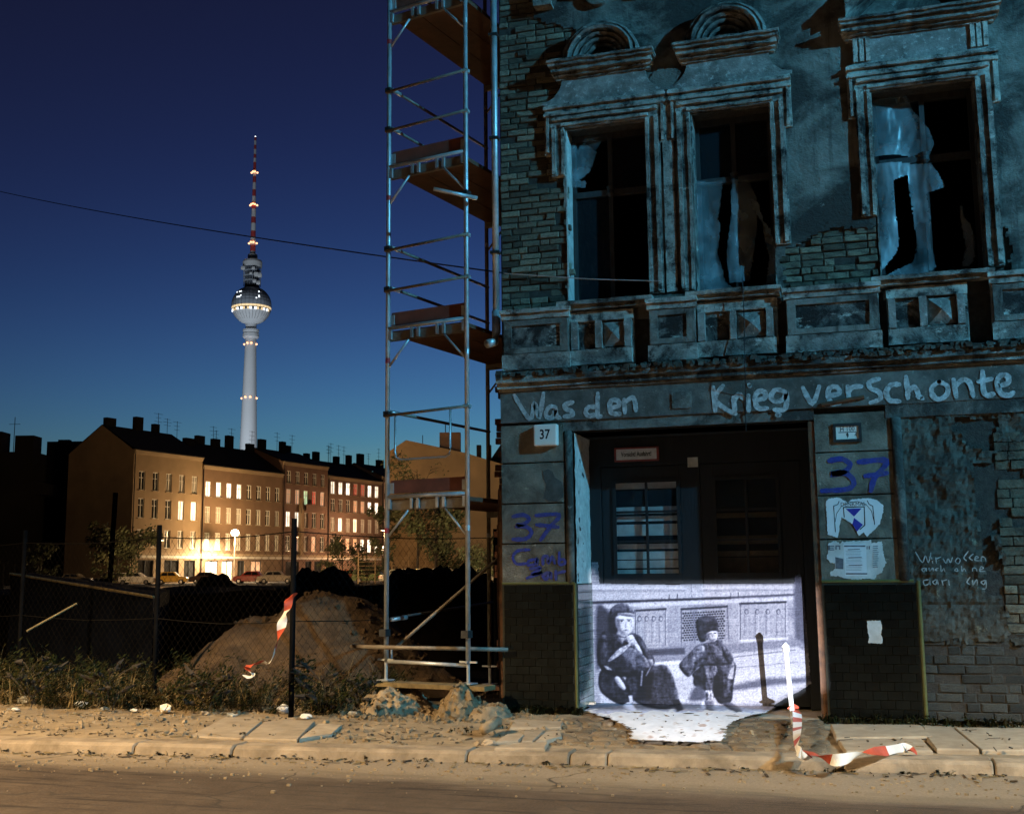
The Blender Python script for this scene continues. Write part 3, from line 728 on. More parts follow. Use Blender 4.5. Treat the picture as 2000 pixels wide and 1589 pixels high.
# crumbling ledge over the inscription band
b = MB(); b.box(-.02, BX1, -.17, .02, 3.64, 3.71); b.box(-.02, BX1, -.12, .02, 3.58, 3.642); b.box(-.01, BX1, -.15, .02, 3.71, 3.76)
b.build('ledge', 'ornament', house, erode=.012, size=.06)
rub = MB()
for i in range(420):
    x = RNG.uniform(.02, 6.4); y = RNG.uniform(-.20, -.13); s = RNG.uniform(.008, .034); z = 3.69 + (.05 if y > -.155 else RNG.uniform(0, .05))
    rub.obox((x, y, z + s * .5), (s, RNG.uniform(-.01, .01), 0), (0, s * .8, .004), (RNG.uniform(-.01, .01), 0, s * .8))
tag(rub.build('ledge_rubble', 'rough_plaster', house), kind='stuff')
# inscription band
b = MB(); b.box(0, BX1, -.06, .02, 3.19, 3.57); b.build('inscription_band', 'fascia', house, erode=.004, size=.12)
b = MB(); b.box(-.01, BX1, -.085, .02, 3.55, 3.575); b.build('band_moulding', 'ornament', house, erode=.006, size=.06)
MB().box(0.5, 3.46, -.035, .02, 3.07, 3.19).build('gate_lintel', 'stucco', house, erode=.003, size=.15)
MB().box(4.18, BX1, -.05, .02, 3.05, 3.19).build('shop_lintel', 'stucco', house, erode=.004, size=.12)
# small square scar on the band
x0, z0 = FX(1313, 798, -.07); x1, z1 = FX(1350, 764, -.07)
MB().box(x0, x1, -.075, -.055, z0, z1).build('square_patch', 'stucco', house, erode=.003, size=.1)
(x0, z0), (x1, z1) = FX(1605, 790, -.07), FX(1688, 775, -.07)
MB().tube((x0, -.075, z0), (x1, -.075, z1), .022, 8).build('rusty_bar', 'rust', house)

# ---- pillars beside the gate
def blocks(x0, x1, zl, y=-.04, skip=None):
    for z0, z1 in zip(zl[:-1], zl[1:]):
        MB().box(x0, x1, y, .02, z0 + .008, z1 - .008).build('plaster_block', 'block', house, erode=.0035, size=.08)
zL = [FX(1040, y)[1] for y in (1139, 1061, 983, 904, 829)]; blocks(0.0, .73, zL)
zR = [FX(1670, y)[1] for y in (1137, 1052, 966, 882, 805)]; blocks(3.46, FX(1748, 960)[0], zR)
scar = [FX(970 + u * .2265, 800 + v * .2265, -.042) for u, v in [(400, 530), (440, 510), (480, 530), (500, 580), (560, 620), (580, 680), (575, 750), (520, 790), (440, 785), (400, 760), (420, 690), (425, 640), (405, 590)]]
MB().prism(scar, -.0445, -.03).build('fallen_patch', 'darkbrick', house, erode=.003, size=.06)
MB().tube((.785, -.02, zL[0]), (.785, -.02, 3.07), .045, 10).build('corner_moulding', 'stucco', house, smooth=True)
CM = FX(1757, 960)[0]; MB().tube((CM, -.03, 1.38), (CM, -.03, 3.05), .055, 10).build('corner_moulding', 'stucco', house, smooth=True)
MB().box(GX1 - .005, GX1 + .06, -.025, .30, 0, GZ).build('corner_guard', 'rust', house, erode=.003, size=.1)
# ---- glazed tile dados
tsrc = None
def tile(x0, x1, z0, z1, y, mat='tile', axis='x'):
    b = MB()
    if axis == 'x': b.box(x0, x1, y - .008, y + .004, z0, z1)
    else: b.box(y - .004, y + .008, x0, x1, z0, z1)
    return b.build('tile', mat, house)
NT = 0
def dado(x0, x1, z0, z1, y, tw, th):
    global NT
    MB().box(x0, x1, y, .02, z0 - .05, z1).build('dado_backing', 'grout', house)
    r = 0; z = z1 - .012
    while z - th > z0 - th * .6:
        x = x0 + .02 - (tw / 2 if r % 2 else 0)
        while x < x1 - .02:
            a, c = max(x, x0 + .02), min(x + tw, x1 - .02)
            if c - a > .03: tile(a + .003, c - .003, max(z - th + .003, z0 - .04), z - .003, y); NT += 1
            x += tw
        z -= th; r += 1
zt = FX(1000, 1140, -.05)[1]
dado(0.0, .83, 0, zt, -.05, .142, .0885)
dado(3.46, FX(1808, 1400)[0] + .0, 0, FX(1690, 1138)[1], -.05, .142, .0885)
MB().tube((.835, -.045, 0), (.835, -.045, zt + .01), .016, 8).build('tile_edging', 'tiletrim', house)
MB().tube((FX(1808, 1400)[0] + .005, -.045, 0), (FX(1808, 1400)[0] + .005, -.045, zt + .005), .02, 8).build('tile_edging', 'tiletrim', house)
MB().tube((0, -.048, zt + .006), (.83, -.048, zt + .006), .014, 8).build('tile_edging', 'tiletrim', house)
MB().tube((3.46, -.048, zt + .002), (4.36, -.048, zt + .002), .016, 8).build('tile_edging', 'tiletrim', house)
# ---- left reveal of the gateway: tiles below, flaking whitewash above
DY = .70
b = MB(); nz = 60
vs = []; fs = []
for j in range(nz + 1):
    z = zt + (GZ - .002 - zt) * j / nz
    for i in range(9):
        y = -.02 + (DY + .02) * i / 8; vs.append((GX0 + .004 + .010 * fbm(y * 9, z * 9, 2), y, z))
for j in range(nz):
    for i in range(8): k = j * 9 + i; fs.append((k, k + 1, k + 10, k + 9)[::-1])
b.add(vs, fs).build('whitewashed_reveal', 'whitewash', house)
z = zt - .01; r = 0
while z > .03:
    y = -.03 - (.06 if r % 2 else 0)
    while y < DY - .02:
        a, c = max(y, -.03), min(y + .12, DY - .01)
        if c - a > .03: tile(a + .003, c - .003, max(.0, z - .086), z - .004, GX0 + .006, 'tile_light', 'y'); NT += 1
        y += .12
    z -= .0885; r += 1
MB().box(GX0 - .01, GX0 + .002, -.03, DY, 0, zt).build('reveal_backing', 'grout', house)
MB().box(GX0, GX0 + .07, DY - .3, DY - .2, .0, .06).build('guard_stone', 'granite', house)
# passage head
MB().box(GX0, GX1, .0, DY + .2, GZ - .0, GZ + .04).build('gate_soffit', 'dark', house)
# ---- the gate: two leaves with glazed upper panels boarded from behind
gate = MB(); 
gate.box(GX0, GX1, DY, DY + .06, 2.72, GZ - .003); gate.box(GX0, GX0 + .14, DY - .02, DY + .06, 0, 2.72); gate.box(GX1 - .14, GX1, DY - .02, DY + .06, 0, 2.72)
gate_o = gate.build('gate_frame', 'wood', house, bevel=.004)
gm = (GX0 + GX1) / 2 + .02
for s, (x0, x1) in enumerate(((GX0 + .145, gm - .003), (gm + .003, GX1 - .145))):
    b = MB(); t = .13
    b.box(x0, x0 + t, DY, DY + .05, 0.03, 2.71); b.box(x1 - t - .1, x1, DY, DY + .05, .03, 2.71); b.box(x0 + t, x1 - t - .1, DY, DY + .05, 2.56, 2.71); b.box(x0 + t, x1 - t - .1, DY, DY + .05, 1.36, 1.48); b.box(x0 + t, x1 - t - .1, DY + .02, DY + .045, .03, 1.36)
    for q in (.12, .5): b.box(x0 + t, x1 - t - .1, DY + .005, DY + .021, q, q + .05)
    lf = b.build('gate_leaf', 'wood', house, bevel=.004)
    a0, a1 = x0 + t, x1 - t - .1
    # mouldings, muntins and panes
    b = MB(); b.box(a0, a0 + .04, DY - .02, DY - .001, 1.48, 2.56); b.box(a1 - .04, a1, DY - .02, DY - .001, 1.48, 2.56); b.box(a0 + .04, a1 - .04, DY - .02, DY - .001, 2.52, 2.56)
    b.build('moulding', 'wood', lf)
    xm = (a0 + a1) / 2
    MB().box(xm - .014, xm + .014, DY - .004, DY + .03, 1.48, 2.52).build('muntin', 'wood', lf)
    for zz in (1.83, 2.17): MB().box(a0 + .04, a1 - .04, DY - .002, DY + .028, zz, zz + .028).build('muntin', 'wood', lf)
    for i, (c0, c1) in enumerate(((a0 + .04, xm - .014), (xm + .014, a1 - .04))):
        for (z0, z1) in ((1.482, 1.828), (1.86, 2.168), (2.20, 2.518)):
            MB().box(c0, c1, DY + .012, DY + .016, z0, z1).build('pane', 'glass', lf)
    for (y0, y1) in ((938, 955), (990, 1003), (1008, 1018), (1024, 1046), (1062, 1072), (1077, 1092), (1094, 1109), (1112, 1137)) if s == 0 else ((1000, 1010), (1045, 1062), (1075, 1086), (1088, 1122)):
        z1, z0 = FX(1240 if s == 0 else 1430, y0, DY + .1)[1], FX(1240 if s == 0 else 1430, y1, DY + .1)[1]
        dz_ = .0 if s == 0 else .13; MB().box(a0 - .02, a1 + .02, DY + .075 + dz_, DY + .09 + dz_, z0, z1).build('board', 'whiteplank' if s == 0 else 'cobble', lf)  # right leaf boards take a darker colour in place of shade
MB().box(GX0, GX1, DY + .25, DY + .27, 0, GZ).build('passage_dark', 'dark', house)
MB().box(GX0, GX1, -.02, DY + .3, -.06, -.005).build('threshold', 'granite', house)
MB().box(*[FX(1343, 900, DY)[0], FX(1363, 900, DY)[0]], DY - .012, DY, FX(1350, 912, DY)[1], FX(1350, 893, DY)[1]).build('paper_scrap', 'whitewash', house)
# ---- rough walled-up shop bay on the right
def shop_y(x, z): return .0 - .04 * fbm(x * 3.2, z * 2.6, 11) - .032 * abs(fbm(x * 8, z * 6, 3)) - .012 * fbm(x * 24, z * 24, 5) - (.02 if z > 1.15 else -.0)
bay_void = [FX(*p) for p in [(1862, 815), (1870, 850), (1900, 875), (1950, 880), (1945, 815)]]
bay_strip = [FX(*p) for p in [(1900, 905), (1950, 900), (1962, 960), (1955, 1010), (1940, 1060), (1962, 1100), (1975, 1155), (1928, 1165), (1918, 1050), (1905, 980)]]
def bay(x, z):
    n = .04 * fbm(x * 8, z * 8, 21)
    if z < .78 + n * 1.5 and x > 4.42 + n: return z > .78 + n and False
    if x > FX(1945, 1000)[0] + n * 2 + .02 and .8 < z < 2.75: return False
    return not (inpoly(x + n, z + n, bay_void) or inpoly(x + n, z - n, bay_strip))
xs_ = [CM + .03 + .03 * i for i in range(78)]; zs_ = [.0 + .03 * i for i in range(103)]
cellwall(xs_, zs_, bay, 0, .021, shop_y, jskin).build('rough_plaster', 'rough_plaster', house)
z = 0.0; r_ = 0
while z < .86:
    course(4.38, 6.6, z, .092, lambda x, zz: True, .008, 'darkbrick', .26, .12 if r_ % 2 else 0); z += .092; r_ += 1
z = .86
while z < 2.8:
    course(FX(1950, 1000)[0], 6.6, z, .095, lambda x, zz: True, .0, 'brick', .25, .12 if r_ % 2 else 0); z += .095; r_ += 1
# ragged brick toothing on the left edge, below the ledge
z = 0.0; r_ = 0
while z < 3.62:
    d = RNG.uniform(.02, .13)
    put_brick(-d, .012, z + .004, z + .072, .045 + RNG.uniform(0, .02), 'redbrick'); z += .076
if spare.v: tag(spare.build('brickwork', 'brick', house), kind='stuff')
# rusty downpipe stub, and the bright pipe above
xp, zp0 = FX(983, 600, .02); zp1 = FX(978, 5, .02)[1]
MB().tube((-.055, -.02, zp0 - .05), (-.055, -.02, 9.6), .040, 12).build('downpipe', 'zinc', house, smooth=True)
b = MB(); b.path([(-.055, -.02, zp0 - .05), (-.055, -.02, zp0 - .3), (-.07, -.05, zp0 - .42), (-.12, -.16, zp0 - .46)], .052, 12).build('pipe_elbow', 'zinc', house, smooth=True)
for zz in (5.2, 6.6, 7.9): MB().box(-.11, .0, -.075, .03, zz, zz + .03).build('pipe_bracket', 'iron', house)
MB().path([(-.03, .06, 0.0), (-.05, .05, 1.2), (-.03, .06, 2.45)], .045, 10).build('old_pipe', 'rust', house, erode=.004, size=.08)
# ---- casements left in the openings
for k, (xl, xr) in enumerate(WN):
    y = .24; b = MB(); zt_ = WS + 1.33
    b.box(xl, xl + .06, y, y + .06, WS + .022, WT); b.box(xr - .06, xr, y, y + .06, WS + .022, WT); b.box(xl + .06, xr - .06, y, y + .06, WT - .07, WT); b.box(xl + .06, xr - .06, y, y + .06, WS + .022, WS + .07)
    wf = b.build('window_frame', 'framewood', house)
    xm = (xl + xr) / 2
    MB().box(xl + .06, xr - .06, y - .015, y + .055, zt_, zt_ + .07).build('transom', 'framewood', wf)
    MB().box(xm - .025, xm + .025, y - .02, y + .05, WS + .07, WT - .07).build('mullion', 'framewood', wf)
    MB().lathe([(.02, 0), (.05, .03), (.035, .08), (.05, .12)], 10, (xm, y - .02, zt_ - .02)).build('mullion_knob', 'framewood', wf)
    panes = {0: [(xm, xr, 1), (xl, xm, 0)], 1: [(xl, xm, 1), (xm, xr, 1)], 2: [(xl, xm, 1)]}[k]
    for a, c, up in panes:
        z0, z1 = ((zt_ + .07, WT - .07) if up else (WS + .07, zt_)); MB().box(max(a, xl + .06) + .01, min(c, xr - .06) - .01, y + .02, y + .024, z0, z1).build('pane', 'glass', wf)
    MB().box(xl - .0, xl + .016, -.02, y, WS + .022, WT).build('reveal_plaster', 'whitewash' if k == 0 else 'ornament', house, erode=.003, size=.1)
    MB().box(xr - .016, xr, -.02, y, WS + .022, WT).build('reveal_plaster', 'ornament', house, erode=.003, size=.1)

# ---- lettering painted on the house
C7, C8, C9, C10 = (970, 560, .265), (1470, 500, .265), (970, 800, .2265), (1560, 780, .239)
Yb = -.0665; words = {}
for crop, sts in ((C7, [[(130, 800), (245, 975), (278, 855), (312, 965), (345, 785)], [(435, 890), (395, 880), (365, 920), (370, 958), (410, 962), (435, 900), (440, 950), (465, 965)],
        [(560, 850), (505, 868), (510, 898), (550, 915), (560, 945), (500, 955)], [(735, 885), (680, 885), (655, 920), (680, 950), (730, 940)], [(745, 785), (745, 945), (768, 952)],
        [(830, 895), (900, 875), (895, 840), (850, 835), (830, 880), (850, 930), (910, 935)], [(940, 830), (945, 925)], [(945, 850), (1000, 815), (1020, 850), (1025, 910)],
        [(1595, 740), (1612, 915)], [(1668, 728), (1608, 825), (1690, 900), (1760, 935)], [(1745, 815), (1758, 925)], [(1748, 840), (1785, 790), (1818, 825)], [(1855, 800), (1858, 915)], [(1860, 722), (1866, 732)]]),
        (C8, [[(20, 1060), (90, 1045), (85, 1000), (40, 1000), (15, 1050), (40, 1118), (105, 1120)], [(240, 1000), (170, 985), (135, 1035), (170, 1072), (230, 1050), (245, 1000), (250, 1080), (230, 1130), (160, 1132)], [(180, 1168), (200, 1170)],
        [(370, 970), (440, 1085), (490, 960)], [(560, 1030), (640, 1010), (620, 965), (570, 970), (555, 1020), (580, 1085), (640, 1085)], [(700, 960), (710, 1060)], [(705, 1000), (740, 965), (800, 960)],
        [(930, 905), (860, 930), (870, 975), (930, 1000), (940, 1050), (870, 1080)], [(1080, 945), (1020, 950), (985, 1000), (1010, 1060), (1080, 1070)], [(1130, 890), (1145, 1045)], [(1145, 1000), (1190, 960), (1215, 1000), (1225, 1040)], [(1240, 1038), (1250, 1050)],
        [(1375, 925), (1320, 970), (1330, 1030), (1375, 1055), (1430, 1020), (1435, 960), (1375, 925)], [(1480, 910), (1500, 1035)], [(1490, 960), (1550, 910), (1600, 935), (1625, 1030)],
        [(1695, 850), (1700, 980), (1725, 1025), (1775, 1015)], [(1665, 925), (1760, 905)], [(1800, 960), (1880, 935), (1880, 885), (1830, 880), (1800, 930), (1830, 1010), (1890, 1025), (1920, 1005)]])):
    for i, s_ in enumerate(sts):
        px = crop[0] + s_[0][0] * crop[2]; wd = 'Was' if px < 1120 else 'den' if px < 1300 else 'Krieg' if px < 1545 else 'verschonte'
        stroke(words.setdefault(wd, MB()), s_, .052, Yb - .0002 * i, crop)
for wd, mb in words.items(): tag(mb.build('painted_word', 'whitepaint', house), label='white brush-painted word ' + wd)
b = MB()
for i, s_ in enumerate([[(140, 920), (230, 905), (280, 940), (240, 980), (170, 1000), (260, 1010), (300, 1060), (250, 1110), (140, 1115)], [(340, 910), (540, 905), (460, 1010), (380, 1120)], [(345, 990), (530, 1010)],
        [(280, 1205), (180, 1215), (140, 1270), (170, 1325), (250, 1325)], [(330, 1290), (280, 1300), (270, 1335), (330, 1330), (345, 1280), (350, 1330)], [(400, 1330), (400, 1270), (440, 1265), (445, 1320), (480, 1265), (500, 1320)], [(540, 1230), (540, 1330), (590, 1320), (580, 1290), (545, 1290)],
        [(290, 1370), (380, 1360), (300, 1420), (390, 1400), (260, 1450)], [(440, 1400), (400, 1430), (430, 1460), (460, 1400), (470, 1450)], [(510, 1390), (510, 1460)], [(510, 1410), (590, 1390)]]):
    stroke(b, s_, .045 if i < 3 else .034, -.0468 - .0002 * i, C9)
b.build('spray_lettering', 'bluepaint', house)
b = MB()
for i, s_ in enumerate([[(250, 500), (350, 485), (420, 530), (370, 590), (260, 610), (380, 600), (450, 670), (400, 730), (190, 745)], [(490, 510), (720, 500), (620, 640), (590, 745)], [(545, 625), (720, 600)]]):
    stroke(b, s_, .055, -.0468 - .0002 * i, C10)
b.build('spray_lettering', 'bluepaint', house)
chalk = {}
for i, s_ in enumerate([[(955, 1245), (1010, 1330), (1035, 1275), (1060, 1330), (1080, 1250)], [(1085, 1290), (1095, 1335)], [(1120, 1290), (1125, 1335)], [(1125, 1300), (1160, 1285)], [(1180, 1300), (1205, 1335), (1220, 1300), (1240, 1330), (1255, 1290)],
        [(1300, 1290), (1280, 1320), (1305, 1340), (1320, 1310), (1300, 1290)], [(1385, 1240), (1350, 1290), (1370, 1315)], [(1425, 1260), (1395, 1290), (1420, 1312)], [(1440, 1300), (1470, 1290), (1450, 1280), (1440, 1310), (1480, 1315)], [(1490, 1320), (1495, 1285), (1520, 1290), (1530, 1320)],
        [(1030, 1375), (1005, 1385), (1025, 1405), (1040, 1375), (1045, 1400)], [(1065, 1375), (1070, 1400), (1095, 1375), (1100, 1400)], [(1140, 1375), (1115, 1390), (1145, 1400)], [(1160, 1355), (1165, 1405), (1185, 1380), (1195, 1405)], [(1290, 1375), (1275, 1395), (1300, 1400), (1290, 1375)], [(1330, 1360), (1335, 1405), (1350, 1380), (1365, 1400)], [(1420, 1400), (1425, 1375), (1450, 1380), (1455, 1400)], [(1480, 1390), (1510, 1375), (1490, 1365), (1480, 1400), (1520, 1400)],
        [(1060, 1470), (1020, 1480), (1030, 1515), (1065, 1500), (1070, 1450), (1075, 1515)], [(1120, 1470), (1095, 1490), (1120, 1510), (1130, 1470), (1140, 1510)], [(1170, 1475), (1180, 1515)], [(1180, 1480), (1210, 1470)], [(1225, 1475), (1230, 1515)], [(1400, 1450), (1375, 1490), (1400, 1510)], [(1420, 1475), (1425, 1510), (1455, 1470), (1460, 1510)], [(1520, 1475), (1490, 1490), (1515, 1510), (1530, 1475), (1530, 1540), (1500, 1545)]]):
    stroke(chalk.setdefault(0 if i < 10 else 1 if i < 18 else 2, MB()), s_, .011, -.058 - .0002 * i, C10)
for mb in chalk.values(): mb.build('chalk_line', 'chalk', house)

# ================================================================== signs, plates and posters on the house
t = thing('house_number_lamp', 'white rounded house number box reading 37 beside the gate', 'house number', (.5, -.1, 3.0))
(x0, z0), (x1, z1) = FX(1043, 871, -.12), FX(1088, 827, -.12)
MB().box(x0, x1, -.14, -.042, z0, z1).build('number_box', 'enamel', t, bevel=.018)
text_mesh('37', (z1 - z0) * .62, (x0 + x1) / 2 - .005, (z0 + z1) / 2 - .0, -.1415, 'number', 'blackprint', t, bold=.003, sx=.82)
t = thing('exit_warning_sign', 'small red-bordered sign reading Vorsicht Ausfahrt above the glazed gate leaf', 'sign', (1.5, .65, 2.8))
(x0, z0), (x1, z1) = FX(1200, 902, DY - .03), FX(1286, 871, DY - .03)
MB().box(x0, x1, DY - .03, DY - .001, z0, z1).build('plate', 'redprint', t)
MB().box(x0 + .025, x1 - .025, DY - .033, DY - .0295, z0 + .02, z1 - .02).build('white_field', 'paper', t)
text_mesh('Vorsicht! Ausfahrt!', .075, (x0 + x1) / 2, (z0 + z1) / 2 + .0, DY - .0345, 'lettering', 'blackprint', t, bold=.002, sx=.62)
t = thing('hydrant_plate', 'small white hydrant plate in a dark frame on the pillar above the blue 37', 'plate', (3.7, -.06, 3.0))
(x0, z0), (x1, z1) = FX(1628, 864, -.06), FX(1682, 825, -.06)
b = MB(); b.box(x0, x1, -.065, -.041, z0, z0 + .03); b.box(x0, x1, -.065, -.041, z1 - .03, z1); b.box(x0, x0 + .03, -.065, -.041, z0 + .03, z1 - .03); b.box(x1 - .03, x1, -.065, -.041, z0 + .03, z1 - .03)
b.build('frame', 'iron', t); MB().box(x0 + .03, x1 - .03, -.053, -.041, z0 + .03, z1 - .03).build('white_field', 'enamel', t)
xm, h_ = (x0 + x1) / 2, z1 - z0
text_mesh('H 100', .075, xm, z1 - .06, -.0545, 'lettering', 'blackprint', t, sx=.8); text_mesh('1', .06, xm, z1 - .12, -.0545, 'lettering', 'blackprint', t)
text_mesh('4', .075, xm + .085, z1 - .125, -.0545, 'lettering', 'blackprint', t, sx=.8); text_mesh('9', .075, xm, z0 + .065, -.0545, 'lettering', 'blackprint', t, sx=.8)
MB().box(xm - .09, xm + .09, -.0545, -.0535, z1 - .097, z1 - .09).build('rule', 'blackprint', t)

def ragged(pts, Y, crop, amp=.006, step=.012):
    ox, oy, s = crop; q = [FX(ox + u * s, oy + v * s, Y) for u, v in pts]; out = []
    for i, (a, c) in enumerate(zip(q, q[1:] + q[:1])):
        n = max(1, int(math.hypot(c[0] - a[0], c[1] - a[1]) / step))
        for j in range(n):
            f = j / n; out.append((a[0] + (c[0] - a[0]) * f + RNG.uniform(-amp, amp), a[1] + (c[1] - a[1]) * f + RNG.uniform(-amp, amp)))
    return out
def P10(pts, Y): return [FX(1560 + u * .239, 780 + v * .239, Y) for u, v in pts]
t = thing('monument_poster', 'torn white DENKMAL poster with a blue and white shield on the pillar', 'poster', (3.75, -.05, 1.7))
MB().prism(ragged([(222, 830), (250, 808), (330, 800), (380, 830), (400, 840), (430, 815), (560, 805), (640, 820), (690, 860), (690, 920), (660, 1020), (600, 1080), (560, 1120), (530, 1085), (490, 1110), (440, 1015), (350, 960), (335, 1030), (320, 1130), (235, 1100), (230, 980)], -.046, C10, .004), -.0475, -.041).build('paper', 'paper2', t)
def outline(pts, w, nm, par, mat='blackprint', Y=-.0485, closed=True):
    b = MB(); pp = pts + ([pts[0]] if closed else [])
    for a, c in zip(pp[:-1], pp[1:]): stroke(b, [a, ((a[0] + c[0]) / 2, (a[1] + c[1]) / 2), c], w, Y, C10, taper=False, jit=0)
    return b.build(nm, mat, par)
outline([(365, 880), (535, 875), (540, 1025), (500, 1060)], .010, 'shield_outline', t, closed=False); outline([(365, 880), (372, 960)], .010, 'shield_outline', t, closed=False)
outline([(300, 1080), (285, 870), (320, 855), (330, 830)], .008, 'border_line', t, closed=False); outline([(560, 825), (575, 855), (605, 870), (620, 1020)], .008, 'border_line', t, closed=False)
outline([(298, 1000), (310, 930), (350, 870), (420, 838), (480, 832), (550, 855), (595, 910), (615, 990)], .006, 'border_line', t, Y=-.0487, closed=False)
MB().prism(P10([(385, 892), (515, 887), (452, 955)], -.049), -.0495, -.0476).build('shield_field', 'bluep', t)
MB().prism(P10([(452, 965), (525, 1022), (475, 1078), (440, 1020)], -.049), -.0495, -.0476).build('shield_field', 'bluep', t)
x_, z_ = FX(1560 + 445 * .239, 780 + 855 * .239, -.049); text_mesh('DENKMAL', .058, x_, z_, -.049, 'lettering', 'blackprint', t, sx=.95)
t = thing('torn_poster', 'ragged remains of a white poster with a printed sheet pasted over it', 'poster', (3.75, -.05, 1.45))
MB().prism(ragged([(240, 1175), (300, 1150), (340, 1180), (350, 1160), (590, 1148), (600, 1170), (680, 1160), (690, 1220), (700, 1290), (720, 1330), (690, 1380), (680, 1410), (640, 1430), (620, 1470), (560, 1460), (480, 1470), (370, 1460), (330, 1440), (260, 1445), (255, 1410), (300, 1380), (295, 1340), (260, 1330), (225, 1300), (240, 1250)], -.046, C10, .006), -.0455, -.041).build('paper', 'paper', t)
MB().prism(P10([(365, 1180), (550, 1178), (558, 1435), (380, 1440)], -.0475), -.0475, -.0457).build('printed_sheet', 'paper2', t)
b = MB(); 
for (u0, u1, v) in [(400, 500, 1222), (405, 515, 1287), (408, 520, 1350)]: b.prism(P10([(u0, v), (u1, v - 4), (u1, v + 3), (u0, v + 7)], -.0482), -.0484, -.0476)
for (u0, u1, v0, v1) in [(370, 545, 1190, 1202), (385, 560, 1416, 1428), (240, 255, 1190, 1230), (255, 290, 1192, 1200), (255, 285, 1208, 1214), (255, 290, 1222, 1230), (300, 310, 1190, 1225), (310, 330, 1190, 1200), (330, 340, 1190, 1225), (555, 562, 1195, 1222), (572, 582, 1195, 1222)]:
    b.prism(P10([(u0, v0), (u1, v0), (u1, v1), (u0, v1)], -.0482), -.0484, -.0456)
for i in range(14):
    u = 385 + 3 * (i % 2); v = 1236 + i * 12
    if i in (4, 9): continue
    b.prism(P10([(u, v), (u + RNG.uniform(110, 150), v - 1), (u + 120, v + 1.6), (u, v + 2)], -.0482), -.0484, -.0476)
for i in range(11):
    v = 1195 + i * 17; b.prism(P10([(605, v), (605 + RNG.uniform(25, 55), v - 2), (650, v + 3), (605, v + 5)], -.0482), -.0484, -.0456)
b.build('print', 'greyprint', t)
MB().prism(P10([(298, 1285), (365, 1300), (365, 1385), (302, 1380)], -.0465), -.0467, -.0456).build('printed_picture', 'greyprint', t)
C6 = (1560, 1120, .295)
o = MB().prism(ragged([(452, 310), (540, 308), (552, 350), (545, 400), (556, 430), (552, 462), (460, 458), (466, 420), (455, 370)], -.062, C6, .004), -.0605, -.057).build('paper_scrap', 'paper')
tag(o, 'torn white paper scrap stuck on the dark tiles of the right dado', 'paper scrap')

# ================================================================== torn plastic in the window openings
def drape(name, label, pts, crop, Y, amp, seed, group=None, parent=None):
    ox, oy, s = crop; P = [FX(ox + u * s, oy + v * s, Y) for u, v in pts]
    xs_ = [p[0] for p in P]; zs_ = [p[1] for p in P]; st = .014
    x0, z0 = min(xs_), min(zs_); nx, nz = int((max(xs_) - x0) / st) + 1, int((max(zs_) - z0) / st) + 1
    b = cellwall([x0 + st * i for i in range(nx + 1)], [z0 + st * j for j in range(nz + 1)], lambda x, z: inpoly(x + .012 * noise.noise((x * 30, z * 30, seed)), z, P), 0, 0,
                 lambda x, z: Y + amp * .9 * math.sin(x * 13 + 1.8 * math.sin(z * 2.2 + seed)) + amp * .8 * fbm(x * 3, z * 1.6, seed) + .012 * abs(fbm(x * 9, z * 2.5, seed + 3)), lambda x, z: (x + .004 * noise.noise((x * 40, z * 40, 1)), z + .004 * noise.noise((x * 40, z * 40, 7))))
    nf = len(b.f); b.f = [f for f in b.f if len(set(round(b.v[i][1], 9) for i in f)) > 0 and all(abs(b.v[i][1]) > 1e-12 for i in f)]
    o = b.build(name, 'plastic', parent, smooth=True)
    if parent is None: tag(o, label, 'plastic sheet', group)
    return o
C4a, C5a, C6a = (970, 280, .214), (1300, 280, .214), (1600, 280, .214)
drape('torn_plastic_sheet', 'torn clear plastic hanging in the upper corner of the window nearest the scaffold', [(655, -60), (690, -20), (740, 60), (760, 20), (820, -60), (930, -70), (950, 0), (910, 60), (890, 160), (850, 250), (800, 300), (745, 335), (815, 345), (810, 400), (660, 400), (650, 340)], C4a, .20, .02, 1)
drape('torn_plastic_sheet', 'blue plastic curtain filling the lower middle window and trailing on its sill', [(262, 350), (520, 340), (500, 560), (480, 690), (500, 760), (470, 1010), (520, 1150), (540, 1260), (620, 1330), (290, 1350), (275, 900)], C5a, .19, .025, 2)
drape('torn_plastic_sheet', 'tapering torn plastic strip in the right half of the middle window', [(600, 320), (740, 315), (800, 420), (850, 560), (900, 720), (960, 790), (1000, 950), (1020, 1100), (990, 1270), (910, 1305), (950, 1050), (905, 880), (890, 720), (820, 640), (830, 800), (760, 1250), (580, 1280), (560, 1000), (600, 700)], C5a, .17, .03, 3)
drape('torn_plastic_sheet', 'bright plastic sheet in the top left pane of the pedimented window', [(475, -460), (700, -500), (800, -440), (860, -300), (1000, -120), (1050, 20), (1000, 130), (700, 100), (490, 130)], C6a, .20, .03, 4)
drape('torn_plastic_sheet', 'long shredded plastic strips hanging to the sill of the pedimented window', [(495, 190), (780, 170), (1020, 190), (1160, 400), (1080, 430), (980, 460), (1010, 650), (1010, 900), (1070, 1130), (960, 1190), (700, 1220), (560, 1230), (700, 1150), (860, 1080), (900, 930), (860, 700), (810, 280), (680, 340), (690, 560), (730, 900), (700, 1000), (560, 1180), (520, 600)], C6a, .18, .03, 5)
drape('torn_plastic_sheet', 'narrow wisp of plastic by the right jamb of the pedimented window', [(1300, 560), (1330, 680), (1390, 740), (1420, 880), (1420, 1060), (1380, 1110), (1310, 1120), (1340, 950), (1310, 780), (1280, 570)], C6a, .17, .02, 6)

